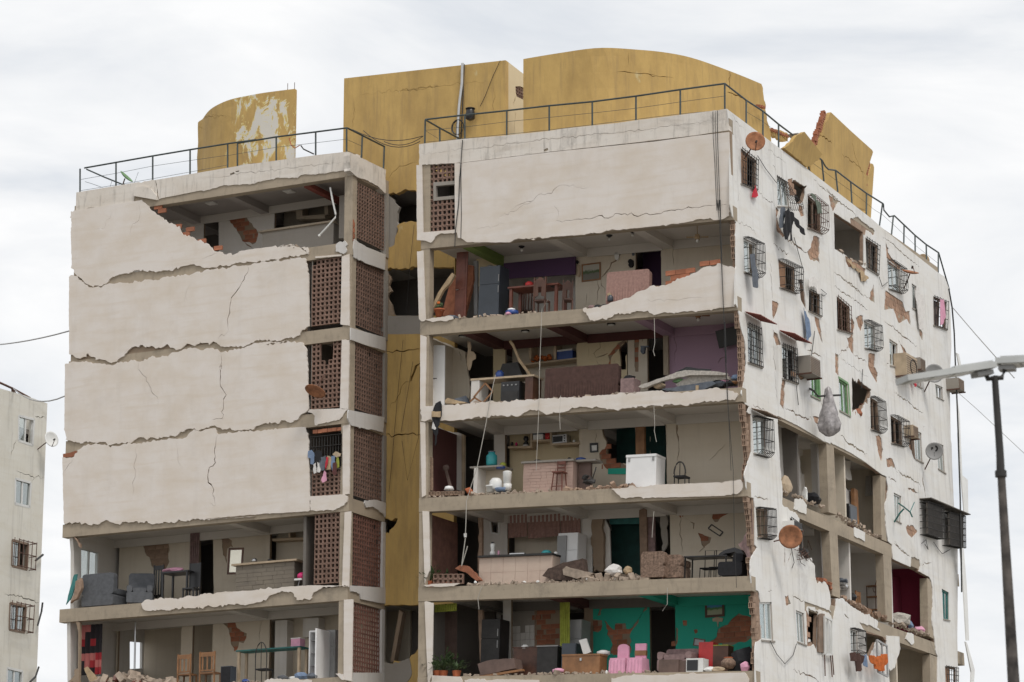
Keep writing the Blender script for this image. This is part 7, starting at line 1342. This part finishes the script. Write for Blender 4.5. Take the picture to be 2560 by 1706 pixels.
for t in ('E 975,15 1050,12 1060,55 1110,60 1120,130 1150,200 1100,150 1030,95', 'E 1215,215 1280,220 1285,265 1240,262', 'E 1300,240 1378,235 1378,300 1440,310 1440,355 1400,340 1310,312', 'E 1470,372 1540,385 1640,420 1645,470 1600,455'): bricks(fl(t), lambda a, b, d: (a, d, b), .03, ('F', 0), l=.32, h=.155)
for x, y in ((820, 1160), (105, 1268)):
    c = F(*zp('B', x, y), 1.3); t = thing('ceiling_lamp', 'square flat lamp on the grey top-storey ceiling, ' + ('right one' if x > 500 else 'left one'), 'lamp', (c.x, 1.3, ceL(1) - .03)); part(t, 'rim', M().box(-.16, .16, -.16, .16, 0, .029), 'white_plastic'); part(t, 'glass', M().box(-.12, .12, -.12, .12, -.012, -.001), 'fabric_white')
for i in range(7): o = link('brick', BRK[('F', 0)], None, BLD); o.location = F(*zp('f', 655 + (i % 2) * 8, 725 - i * 26), .04); o.scale = (.45, 1, 1)
rubble('rubble along the top-storey floor edge', 'E', 1700, 2350, 450, .03, .3, 1, 60, 21, big=.05)
# ---- fifth storey
eL = ul('N 700,250 730,300 745,640 690,780', -23.5)
slab('flank_wall', BLD, frU(-23.5), [[(.35, flL(5)), (4.6, flL(5)), (4.6, ceL(5)), (.1, ceL(5)), (.25, flL(5) + 1.9)]], [ul('N 745,340 905,378 900,600 745,640', -23.5)], 0, .13, 'room_white')
wf = M(); wq_ = ul('N 745,340 905,378 900,600 745,640', -23.5)
for i in range(4): bar(wf, wq_[i], wq_[(i + 1) % 4], .06, frU(-23.5), .02, .08)
bar(wf, (sum(p[0] for p in wq_[:2]) / 2, wq_[0][1]), (sum(p[0] for p in wq_[:2]) / 2, wq_[3][1]), .06, frU(-23.5), .02, .08); w5 = part(BLD, 'window', wf, 'alu_frame'); part(w5, 'pane', M().prism(wq_, .05, .055, frU(-23.5)), 'glass')
bwall(5, -23.35, X('O', 640, 300, DR), 'room_cream', subs=('N 1825,195 1955,190 1965,900 1830,900',), patch=('N 1290,305 1400,280 1530,265 1555,330 1555,460 1520,530 1450,540 1390,500 1370,420 1330,370', 'N 1975,190 2060,230 2130,270 2140,330 2090,340 2085,480 2045,400 2040,290'), cracks=(('N 1180,262 1230,290 1290,305', .03),), bk=('F', 1))
part(BLD, 'kitchen_wall', M().box(X('O', 640, 300, DR), -13.4, 3.0, 3.1, flL(5), ceL(5)), 'room_cream')
for t in ('O 665,250 1005,235 1005,255 665,272', 'O 812,140 828,140 828,240 812,240', 'O 968,130 985,130 985,235 968,235'): part(BLD, 'wall_shelf', M().prism(fl(t, 2.6), 0, .35, frF(2.6)), 'board')
t, w, h = put('bar_counter', 'bar counter clad in dark stone in the fifth storey of the left wing', 'counter', 'O', 372, 908, 472, .9, 5); counter(t, w, h, 'stone_cladding', .5, 'board', .12, rows=8, cols=6, tm='stone')
jar('small dark pot on the stone bar counter', 'cooking_pot', 'pot', 'O', 500, 468, .8, .09, .13, 'steel'); jar('black bowl on the stone bar counter', 'bowl', 'bowl', 'O', 650, 458, .8, .11, .07, 'dark_plastic')
t, w, h = put('high_chair', 'bright pink child seat beside the stone bar', 'chair', 'O', 895, 985, 540, .4, 5); part(t, 'seat', M().lump((0, 0, h * .72), .22, 3, (w * 2, .8, h * .9), .1), 'pink_plastic', True); part(t, 'tray', M().box(-w * .4, w * .3, -.25, -.18, h * .5, h * .58), 'white_plastic')
for sx in (-1, 1): part(t, 'leg', M().tube([(sx * w * .4, -.1, 0), (sx * w * .25, 0, h * .55)], .018, 5), 'grey_plastic')
picture_frame('mirror in a dark wooden frame propped crooked behind the bar', 'N', 2088, 2228, 335, 578, 1.6, 'mirror', 'wood_dark', .07, .05, 'mirror', 'mirror')
t, w, h = put('sofa', 'grey two-seat sofa with its back to the open edge', 'sofa', 'N', 822, 1110, 585, .7, 5); sofa(t, w, h, 'fabric_grey', .8, 1); t, w, h = put('armchair', 'tipped grey armchair in the middle of the fifth storey', 'armchair', 'N', 1175, 1420, 560, .7, 5, .5); sofa(t, w * .8, h, 'fabric_grey', .8, -1)
t, w, h = put('dining_table', 'black dining table with cloths heaped on top', 'table', 'N', 1530, 1780, 560, .9, 5); table(t, w, .7, h, 'dark_plastic', .06, .05); rsolo('cloth_heap', 'pink and blue cloths heaped on the black table', 'cloth', M().lump((X('N', 1590, 545, .9), .9, Zz('N', 1590, 556, .9) + .05), .28, 3, (1.3, .7, .35), .3), 'fabric_pink')
t, w, h = put('dining_chair', 'tall black chair right of the black table', 'chair', 'N', 1700, 1830, 465, .7, 5); chair(t, max(.42, w * .8), h, 'dark_plastic', .42, .46, 'panel'); t, w, h = put('dining_chair', 'black slatted chair left of the black table', 'chair', 'N', 1390, 1475, 485, 1.6, 5); chair(t, max(w, .4), max(h, .95), 'dark_plastic', .4, .46, 'slats')
curtain('mauve curtain beside the dark doorway of the left wing', 'N', 1742, 1828, 175, 560, DR - .12, 'fabric_mauve', 5, .04); slabthing('towel', 'teal towel hanging out at the left end of the fifth storey', 'towel', 'N 680,580 710,575 700,660 650,800 605,855 625,770', .1, .04, 'towel_teal')
rubble('rubble along the fifth-floor edge of the left wing', 'N', 1300, 2350, 750, .02, .3, 5, 80, 22, big=.04)
for t in ('N 640,210 690,240 730,300 728,330 700,270 660,225', 'N 690,640 735,610 745,700 700,800 640,840 680,740'): slab('wall_stub', BLD, F0, [rag(fl(t), .012, .08)], [], .02, .14, 'brick_dusty')
# ---- sixth storey
slab('flank_wall', BLD, frU(-23.45), [[(.3, flL(6)), (4.6, flL(6)), (4.6, ceL(6)), (.1, ceL(6))]], [ul('N 1192,1185 1315,1195 1312,1448 1192,1455', -23.45)], 0, .13, 'room_white')
l0, l1 = X('N', 1070, 1200, DR), X('N', 1662, 1200, DR)
bwall(6, -23.3, l0, 'room_cream'); bwall(6, l1, X('N', 1765, 1200, DR), 'room_cream'); bwall(6, X('N', 1950, 1200, DR), X('O', 640, 1000, DR), 'room_cream', patch=('O 115,960 200,925 320,910 325,1020 340,1070 430,1120 425,1160 400,1210 360,1200 340,1270 310,1285 280,1200 265,1090 200,1020',), cracks=(('O 320,920 400,912', .03), ('O 550,960 548,1200', .015)))
part(BLD, 'kitchen_wall', M().box(X('O', 640, 1000, DR), -13.4, 3.0, 3.1, flL(6), ceL(6)), 'room_cream')
part(BLD, 'wall_cabinet', M().box(X('O', 690, 1050, 2.6), X('O', 800, 1050, 2.6), 2.6, 2.99, flL(6) + .3, Zz('O', 745, 1000, 2.6)), 'room_white'); part(BLD, 'wall_cabinet', M().box(X('O', 945, 1050, 2.6), X('O', 1088, 1050, 2.6), 2.6, 2.99, Zz('O', 1000, 1150, 2.6), Zz('O', 1000, 980, 2.6)), 'room_white')
slab('rear_room_wall', BLD, frF(4.3), [[(-23.4, flL(6)), (-13.2, flL(6)), (-13.2, ceL(6)), (-23.4, ceL(6))]], [], 0, .1, 'room_cream')
o = [q for q in BLD.children if q.name.startswith('partition_wall') and abs(q.data.vertices[0].co.z - flL(6)) < .01 and q.data.vertices[0].co.x < -23 and abs(q.data.vertices[0].co.y - 4.6) < .01]
for q in o: bpy.data.objects.remove(q, do_unlink=True)
for q in [q for q in BLD.children if q.name.startswith('rear_wall') and q.data.vertices[0].co.x < -23]:
    bpy.data.objects.remove(q, do_unlink=True)
part(BLD, 'rear_wall', M().box(-23.75, -13.0, 12.02, 12.2, 14.8, 28.3), 'plaster_side'); part(BLD, 'rear_wall', M().box(-23.75, -13.0, 12.02, 12.2, 0, 12.0), 'plaster_side'); part(BLD, 'rear_wall', M().box(-18.5, -13.0, 12.02, 12.2, 12.01, 14.79), 'plaster_side')
wf = M(); wq_ = ul('N 1192,1185 1315,1195 1312,1448 1192,1455', -23.45)
for i in range(4): bar(wf, wq_[i], wq_[(i + 1) % 4], .06, frU(-23.45), .02, .08)
part(BLD, 'window', wf, 'alu_frame')
rsolo('light_pole', 'pale metal prop standing in the opening of the sixth storey', 'pole', M().tube(FV('N 1243,1010 1240,1200 1235,1450', 1.2), .03, 6), 'steel')
curtain('red and black patchwork curtain at the left end of the sixth storey', 'N', 722, 935, 1040, 1500, .45, 'patchwork', 5, .03)
for i, (x0, x1, y, lb) in enumerate(((1660, 1785, 1315, 'orange wooden chair left of the other on the sixth floor'), (1862, 2005, 1292, 'orange wooden chair nearest the torn brick patch'))): t, w, h = put('dining_chair', lb, 'chair', 'N', x0, x1, y, .5, 6); chair(t, w, h, 'wood_mid', .4, .46, 'slats', yb=-.2)
t, w, h = put('dining_table', 'long teal-topped table in the sixth storey of the left wing', 'table', 'O', 375, 965, 1265, 1.0, 6); table(t, w, .6, h, 'teal_metal', .08, .04, 'board')
t, w, h = put('metal_chair', 'dark arched metal chair in front of the teal table', 'chair', 'O', 535, 640, 1203, .5, 6)
part(t, 'arch', M().tube([(w / 2 * math.cos(a), -.15, h * .62 + h * .37 * math.sin(a)) for a in [math.pi * i / 10 for i in range(11)]], .018, 6), 'iron_dark'); part(t, 'seat', M().box(-w / 2, w / 2, -.15, .25, .43, .47), 'fabric_black'); part(t, 'crossbar', M().tube([(0, -.15, .471), (0, -.15, h * .98)], .012, 5), 'iron_dark')
for sx in (-1, 1):
    for y_ in (-.15, .22): part(t, 'leg', M().tube([(sx * w * .47, y_, 0), (sx * w * .49, y_, h * .63 if y_ < 0 else .429)], .016, 5), 'iron_dark')
t, w, h = put('refrigerator', 'small white open fridge in the left wing', 'fridge', 'O', 1040, 1165, 1100, .8, 6); part(t, 'cabinet', M().box(-w / 2, w / 2, .2, .25, .03, h).box(-w / 2, -w / 2 + .04, -.25, .2, .03, h).box(w / 2 - .04, w / 2, -.25, .2, .03, h).box(-w / 2 + .04, w / 2 - .04, -.25, .2, h - .05, h).box(-w / 2 + .04, w / 2 - .04, -.25, .2, .03, .08), 'white_enamel')
for z in (.3, .55, .8): part(t, 'shelf', M().box(-w / 2 + .041, w / 2 - .041, -.2, .19, h * z, h * z + .02), 'grey_plastic')
part(t, 'door', M().box(w / 2 + .002, w / 2 + .05, -.7, -.25, .04, h - .01), 'white_enamel')
t, w, h = put('refrigerator', 'tall grey fridge at the right of the left wing kitchen', 'fridge', 'O', 1180, 1270, 1100, 1.3, 6); fridge(t, max(w, .5), h, 'grey_plastic')
for i, (x, y, v, r_, mt, lb) in enumerate(((760, 1480, .3, .17, 'fabric_grey', 'grey bundle on the sixth floor under the teal table'), (930, 1465, .3, .2, 'fabric_blue', 'blue-grey bundle below the white open fridge'), (1030, 1495, .15, .15, 'fabric_slate', 'pale blue bag at the sixth-floor edge'), (420, 1505, .1, .1, 'blue_plastic', 'small blue cloth at the sixth-floor edge'), (850, 1420, .5, .14, 'white_plastic', 'white bundle behind the others under the teal table'), (1000, 1400, .6, .16, 'red_plastic', 'red container left of the open fridge'))):
    u_ = X('O', x, y, v); rsolo('bundle', lb, 'bundle', M().lump((u_, v, flL(6) + r_ * .6), r_, i + 40, (1.2, .8, .75), .25), mt)
t, w, h = put('cardboard_box', 'pink and white box on the teal table', 'box', 'O', 858, 942, 1165, 1.0, 6); z_ = Zz('O', 900, 1248, 1.0) - flL(6); part(t, 'box', M().box(-w / 2, w / 2, -.15, .15, z_ + .01, h - .03), 'fabric_pink'); part(t, 'lid', M().box(-w / 2 - .01, w / 2 + .01, -.16, .16, h - .029, h), 'fabric_white')
t, w, h = put('speaker_box', 'dark speaker box on the floor beside the orange chairs', 'box', 'O', 215, 310, 1425, .4, 6); part(t, 'box', M().box(-w / 2, w / 2, -.15, .15, 0, h), 'fridge_blue'); part(t, 'front', M().box(-w / 2 + .02, w / 2 - .02, -.16, -.151, .02, h - .02), 'fabric_black')
rubble('heap of boards and broken masonry at the left of the sixth floor', 'N', 740, 1560, 1480, .02, .9, 6, 190, 24, 'rubble', hmax=.42, big=.15); rubble('rubble along the sixth-floor edge of the left wing', 'N', 1500, 2350, 1540, .02, .3, 6, 60, 25, big=.05); rubble('red brick pieces in the heap at the left of the sixth floor', 'N', 760, 1400, 1500, .02, .7, 6, 70, 26, 'wood_red', hmax=.4, big=.09)
slabthing('broken_board', 'tan board sticking up from the heap of the sixth floor', 'board', 'N 770,1440 800,1425 880,1520 890,1560 820,1560', .2, .05, 'wood_pale')
slab('wall_stub', BLD, F0, [rag(fl('N 660,985 690,1010 715,1100 712,1440 680,1450 680,1500 620,1560 720,1568 728,1020'), .012, .08)], [], .02, .14, 'mud_body')
# the remaining pierced blocks (return wall, fifth storey)
a = part(BLD, 'lattice_blocks', REST, 'lattice'); a['kind'] = 'stuff'
b = part(BLD, 'lattice_blocks', RESTD, 'lattice_dark'); b['kind'] = 'stuff'
# ================================================================== neighbouring building on the left
YN = 119.0
def NB_(px, py):                                   # point on its right-hand face, parallel to the side facade
    d = BM.to_3x3() @ ray(px, py); p0 = CAMLOC + (BM.to_3x3() @ ray(118, 1010)) * (YN / (BM.to_3x3() @ ray(118, 1010)).y); n = UD
    return BMI @ (CAMLOC + d * ((p0 - CAMLOC).dot(n) / d.dot(n)))
nc = NB_(118, 1010); un_ = nc.x
def frN(a, b, d): return (un_ - d, a, b)
def nl(t): return [(p.y, p.z) for p in (NB_(*q) for q in zl(t))]
NBD = thing('apartment_building', 'pale weathered apartment block at the left edge of the picture', 'building', (un_, nc.y, 0))
nb0 = Vector((un_, nc.y, 0))
def npart(par, name, m, mt): return part(par, name, rel(m, nb0), mt)
top = nl('M -600,140 0,262 220,325 435,400'); yb = nc.y
wins = [nl(t) for t in ('M 172,512 315,548 300,785 168,740', 'M 142,1090 285,1128 272,1352 138,1320', 'N 112,262 262,300 248,535 108,500', 'N 92,840 240,872 225,1112 84,1085', 'N 65,1435 208,1468 200,1620 62,1600')]
o = slab('wall', NBD, lambda a, b, d: (un_ - d - nb0.x, a - nb0.y, b), [[(top[0][0], 0), (yb, 0)] + top[::-1]], wins + [crack(nl('M 150,740 105,850 98,920'), .05), crack(nl('M 320,515 420,540'), .04), crack(nl('M 310,1070 295,1120'), .06), crack(nl('M 150,1020 300,1070 410,1085'), .03), crack(nl('N 40,760 180,780 365,840'), .05)], 0, .25, 'neighbour_paint')
zt = max(p[1] for p in top)
npart(NBD, 'rear_wall', M().box(un_ - 14, un_ - .26, yb - .3, yb - .01, 0, zt - .6), 'neighbour_paint'); npart(NBD, 'roof', M().box(un_ - 14, un_ - .26, top[0][0] + .21, yb - .31, zt - 1.5, zt - 1.3), 'concrete_grey'); npart(NBD, 'front_wall', M().box(un_ - 14, un_ - .26, top[0][0], top[0][0] + .2, 0, zt), 'neighbour_paint')
npart(NBD, 'inner_wall', M().box(un_ - 3, un_ - 2.9, yb - 13, yb - .5, 0, zt - 1.6), 'dark_room')
for i, q in enumerate(wins):
    m = M()
    for j in range(4): bar(m, q[j], q[(j + 1) % 4], .1, frN, -.01, .12)
    mid = [((q[0][0] + q[1][0]) / 2, (q[0][1] + q[1][1]) / 2), ((q[2][0] + q[3][0]) / 2, (q[2][1] + q[3][1]) / 2)]; bar(m, mid[0], mid[1], .09, frN, .03, .1)
    w_ = npart(NBD, 'window', m, 'wood_frame' if i in (2, 3) else 'alu_frame'); npart(w_, 'pane', M().prism([q[0], mid[0], mid[1], q[3]], .06, .07, frN), 'glass')
    if i not in (0, 2): npart(w_, 'pane', M().prism([mid[0], q[1], q[2], mid[1]], .06, .07, frN), 'glass')
    if i in (2, 3):
        g_ = M()
        for s in range(6): g_.tube([frN(q[1][0] + .1 - s * .3, q[1][1] + .05, -.35), frN(q[2][0] + .1 - s * .3, q[2][1] - .05, -.35)], .02, 4, False)
        for tt in (0, .5, 1): z = q[1][1] * (1 - tt) + q[2][1] * tt; g_.tube([frN(q[1][0] + .1, z, 0), frN(q[1][0] + .1, z, -.35), frN(q[0][0], z, -.35)], .02, 4, False)
        npart(w_, 'grille', g_, 'iron_rust')
rp = [frN(a, b, .3) for a, b in nl('M -300,60 0,180 165,255 330,345')]; rn = npart(NBD, 'roof_railing', M().tube(rp, .05, 5), 'iron_rust')
for t in ('M 165,255 168,310', 'M 0,190 40,265', 'M 165,262 205,315'): npart(rn, 'post', M().tube([frN(a, b, .3) for a, b in nl(t)], .045, 5), 'iron_rust')
p = Vector(frN(*nl('M 355,745')[0], -.6)); dish('pale satellite dish on the neighbouring block beside its top window', p, .34, TC(p) + Vector((1.6, 0, .6)), 'white_plastic', frN(*nl('M 345,822')[0], 0), True)
for i, t in enumerate(('N 290,455 360,400', 'N 355,840 345,920 310,1050', 'N 320,1430 290,1520 240,1568')): cable('cable', ['dark wire at the third window of the neighbouring block', 'dark wire down the edge of the neighbouring block', 'black cable at the bottom edge of the neighbouring block'][i], [frN(a, b, -.2) for a, b in nl(t)], .05)
a = Vector(frN(*nl('M 175,255')[0], .3)); bb_ = F(*zp('M', 600, 331), 1.0); cable('cable', 'pale wire from the neighbouring roof to the damaged block', sag(a, bb_, .35), .025, 'grey_plastic')
a = F(*zp('E', 265, 1205), 1.0); d_ = BM @ a; c_ = NB_(-60, 865); cable('cable', 'faint wire leaving the picture at the left above the neighbouring roof', sag(a, c_, .12), .025, 'grey_plastic')
# ================================================================== street lamp at the right
def SL(px, py, Y=36.0): d = BM.to_3x3() @ ray(px, py); return CAMLOC + d * (Y / d.y)
top = SL(2487, 945); bs_ = SL(2533, 1706); bx = (bs_ - top); foot = top + bx * (top.z / -bx.z)
LP = bpy.data.objects.new('street_lamp', None); COL.objects.link(LP); LP.location = (foot.x, foot.y, 0); LP['label'] = 'dark rusty street lamp with two flat grey lamp heads at the right'; LP['category'] = 'street lamp'
def lp_(name, m, mt, par=LP): m.v = [(x - foot.x, y - foot.y, z) for x, y, z in m.v]; return part(par, name, m, mt)
jn = SL(2500, 1135); rp_ = lambda px0, px1, py: (SL(px1, py) - SL(px0, py)).x / 2
lp_('pole', M().tube([foot, jn], [.13, rp_(2494, 2513, 1200)], 12), 'pole_paint'); lp_('upper_pole', M().tube([jn - Vector((0, 0, .25)), jn, top + Vector((0, 0, .02))], [.055, .05, .042], 12), 'iron_dark')
lp_('pole_collar', M().tube([jn - Vector((0, 0, .3)), jn - Vector((0, 0, .22))], .075, 12), 'iron_dark')
lp_('cross_arm', M().tube([SL(2462, 928), SL(2470, 948), top, SL(2505, 945), SL(2512, 925)], .035, 8), 'iron_dark')
for px0, py0, px1, py1, yo in ((2256, 958, 2478, 924, -.12), (2494, 915, 2716, 905, .1)):
    a = SL(px0, py0, 36 + yo * 4); b = SL(px1, py1, 36); d = (b - a).normalized(); n = Vector((0, 0, 1)); s = d.cross(n).normalized() * .16; upv = s.cross(d).normalized(); upv = upv if upv.z > 0 else -upv
    def hx(w, z0, z1, t0, t1): 
        vs = [a + (b - a) * t + s * sg * w + upv * z for z in (z0, z1) for t, sg in ((t0, -1), (t1, -1), (t1, 1), (t0, 1))]
        return M().add([tuple(v) for v in vs], [(3, 2, 1, 0), (4, 5, 6, 7), (0, 1, 5, 4), (1, 2, 6, 5), (2, 3, 7, 6), (3, 0, 4, 7)])
    hd = lp_('lamp_head', hx(1, 0, .075, 0, 1), 'lamp_shell')
    lp_('cooling_fin', hx(.8, .076, .1, .55 if px0 < 2300 else .05, .98 if px0 < 2300 else .5), 'lamp_shell', hd)
    for t0 in (.06, .3, .54): lp_('led_panel', hx(.8, -.012, -.001, t0, t0 + .2), 'white_plastic', hd)
    lp_('driver_box', hx(.55, -.07, -.013, .8, .98) if px0 < 2300 else hx(.55, -.07, -.013, .02, .2), 'grey_plastic', hd)
# ================================================================== belongings left in the open bays of the side wall
def bay(name, label, cat, s, x, y, off, dz=0.0):
    p = R(*zp(s, x, y), off); kk = min((k for k in range(1, 8)), key=lambda k: abs(flR(k, 0) - p.z)); return thing(name, label, cat, (p.x, p.y, flR(kk, p.x)), 1.5708, 0), flR(kk, p.x)
t, z = bay('wooden_chair', 'small brown wooden chair in the open bay of the side wall', 'chair', 'U', 880, 930, .55); h = R(*zp('U', 880, 735), .55).z - z; chair(t, .42, h, 'wood_mid', .42, .46, 'slats')
t, z = bay('shelf_stand', 'scrolled metal shelf stand behind the wooden chair', 'shelf', 'U', 980, 960, .9); h = R(*zp('U', 985, 620), .9).z - z
for sx in (-.28, .28):
    for sy in (-.15, .15): part(t, 'upright', M().tube([(sx, sy, 0), (sx, sy, h * .82)], .016, 5), 'iron_rust')
for q in (.1, .38, .62, .82): part(t, 'shelf', M().box(-.3, .3, -.17, .17, h * q, h * q + .025), 'wood_mid')
part(t, 'scroll', M().tube([(-.28 + .56 * i / 12, -.15, h * .82 + h * .17 * math.sin(math.pi * i / 12)) for i in range(13)], .014, 5), 'iron_rust'); part(t, 'scroll', M().tube([(-.4 + .1 * math.cos(a), -.15, h * .75 + .1 * math.sin(a)) for a in [i * .5 for i in range(12)]], .012, 5), 'iron_rust')
t, z = bay('television', 'old black box television in the open bay of the fourth storey', 'television', 'T', 1170, 1090, .5); h = R(*zp('T', 1170, 975), .5).z - z; part(t, 'body', M().box(-.36, .36, -.2, .25, max(0, h - .62), h), 'dark_plastic'); part(t, 'screen', M().box(-.3, .3, -.215, -.201, h - .55, h - .08), 'fridge_blue'); part(t, 'stand', M().box(-.32, .32, -.18, .2, 0, max(.01, h - .621)), 'wood_dark')
for i, (s, x, y, off, r_, sq, mt, lb) in enumerate((('T', 780, 880, .25, .2, (.5, .5, 1.3), 'white_plastic', 'white and red can standing in the first open bay'), ('T', 840, 900, .4, .25, (.9, .9, .9), 'fabric_black', 'dark bundle in the first open bay'), ('T', 900, 920, .25, .13, (.8, .8, 1), 'iron_dark', 'black fan-like wheel at the edge of the first open bay'), ('U', 1200, 1000, .4, .3, (1.2, 1.6, .8), 'mattress', 'rolled patterned mattress in the wine-red bay'), ('U', 1310, 1050, .25, .13, (.8, 1, 1.2), 'fabric_blue', 'blue and white box at the edge of the wine-red bay'), ('U', 1385, 1090, .3, .18, (1, 1.3, .8), 'fabric_pink', 'pale pink bundle at the end of the wine-red bay'), ('U', 700, 690, .4, .16, (1, 1.2, .7), 'steel', 'shiny grey pot in the bay of the wooden chair'), ('U', 700, 640, .5, .2, (1, 1, .9), 'fabric_slate', 'dark grey object above the shiny pot'), ('U', 775, 790, .35, .13, (1, 1, 1.2), 'dark_plastic', 'small black container left of the wooden chair'), ('T', 610, 790, .3, .3, (.4, 1.2, 1.1), 'board', 'slab of fallen plaster leaning in the first open bay'), ('U', 320, 390, .1, .22, (.8, 1.2, .8), 'iron_dark', 'tangle of wires and debris below the rust-red dish'), ('T', 640, 440, .85, .14, (.6, 1, .8), 'brick', 'broken brick stuck on the partition of the first bay'))):
    p = R(*zp(s, x, y), off); rsolo('bundle', lb, 'bundle', M().lump(p, r_, i + 70, sq, .3), mt)
def edge_rubble(label, txt, seed, n, big=.06, mt='rubble'):
    rr = random.Random(seed); ps = rl(txt, .1); m = M()
    for i in range(n):
        t = rr.random() * (len(ps) - 1); k = int(t); a = Vector(ps[k]).lerp(Vector(ps[k + 1]), t - k); r = rr.uniform(.02, big); x = edge(a.y) - rr.uniform(.02, .3)
        m.box(x - r, x + r, a.x - r * 1.3, a.x + r * 1.3, a.y - r * .5, a.y + r, rot=Matrix.Rotation(rr.uniform(0, 3), 3, (rr.random(), rr.random(), rr.random() + .1)))
    xs = [q[0] for q in m.v]; p = (sum(xs) / len(xs), ps[0][0], ps[0][1]); o = part(None, 'rubble', rel(m, p), mt); o.matrix_world = BM @ Matrix.Translation(p); o['kind'] = 'stuff'; o['label'] = label; o['category'] = 'rubble'
edge_rubble('brick crumbs along the floor of the first open bay', 'T 580,845 700,890 960,990', 1, 40)
edge_rubble('brick crumbs along the floor of the second open bay', 'T 1085,1045 1300,1170 1470,1265', 2, 40)
edge_rubble('brick crumbs on the broken sill of the bay with the chair', 'U 690,800 850,885 1085,995', 3, 60, .08, 'brick_dusty')
edge_rubble('brick crumbs along the floor of the wine-red bay', 'U 1150,1010 1300,1080 1465,1140', 4, 40)
edge_rubble('jagged brick crumbs on the sill below the rust-red dish', 'U 430,620 545,660 570,760', 5, 30, .09, 'brick')
edge_rubble('crumbs in the broken top-storey opening', 'H 1060,1190 1190,1290 1320,1335', 6, 30)
edge_rubble('brick crumbs in the jagged hole of the third storey', 'I 1215,1235 1290,1220 1370,1140', 7, 24, .09, 'brick')

# ---- window frames torn loose low on the side wall, and a bent antenna
for t, off, mt in (('U 525,965 592,1000 592,1312 530,1315', -.12, 'alu_frame'), ('U 1005,1180 1098,1235 1105,1515 1015,1470', -.2, 'grey_plastic'), ('T 1752,290 1772,262 1790,540 1768,480', -.02, 'wood_frame')):
    q = rl(t, off); m = M()
    for i in range(4): bar(m, q[i], q[(i + 1) % 4], .06, frR, off, off + .05)
    bar(m, tuple((Vector(q[0]) + Vector(q[1])) / 2), tuple((Vector(q[2]) + Vector(q[3])) / 2), .045, frR, off + .002, off + .048); part(BLD, 'torn_window_frame', m, mt)
part(BLD, 'hanging_shutter', M().prism(rag(rl('U 468,945 522,940 515,1300 462,1288', -.05), .015, .1), -.05, 0, frR), 'wood_frame')
m = M().tube(RV('T 1600,1120', 0) + RV('T 1650,1040', -.35) + RV('T 1690,1000', -.5), .03, 5).tube(RV('T 1640,950 1690,985 1745,1030 1765,1075', -.5), .025, 5).tube(RV('T 1745,1030 1785,940', -.5), .015, 5)
rsolo('antenna', 'bent green aerial bracket beside a window of the fourth storey', 'antenna', m, 'teal_metal')
for t in ('U 520,1310 525,1510', 'U 590,1310 605,1500', 'U 575,1320 590,1520'): part(BLD, 'bent_rebar', M().tube(RV(t, -.08), .02, 5), 'iron_rust')
m = M()
for i in range(16):
    a = random.Random(i); p = R(*zp('U', 320 + a.uniform(-60, 50), 370 + a.uniform(-40, 50)), -.05); m.tube([p, p + Vector((.1 * a.random(), a.uniform(-.25, .25), a.uniform(-.2, .2))), p + Vector((.15 * a.random(), a.uniform(-.4, .4), a.uniform(-.3, .1)))], .01, 4)
rsolo('wire_tangle', 'tangle of bent wires below the rust-red dish', 'wire', m, 'iron_rust')
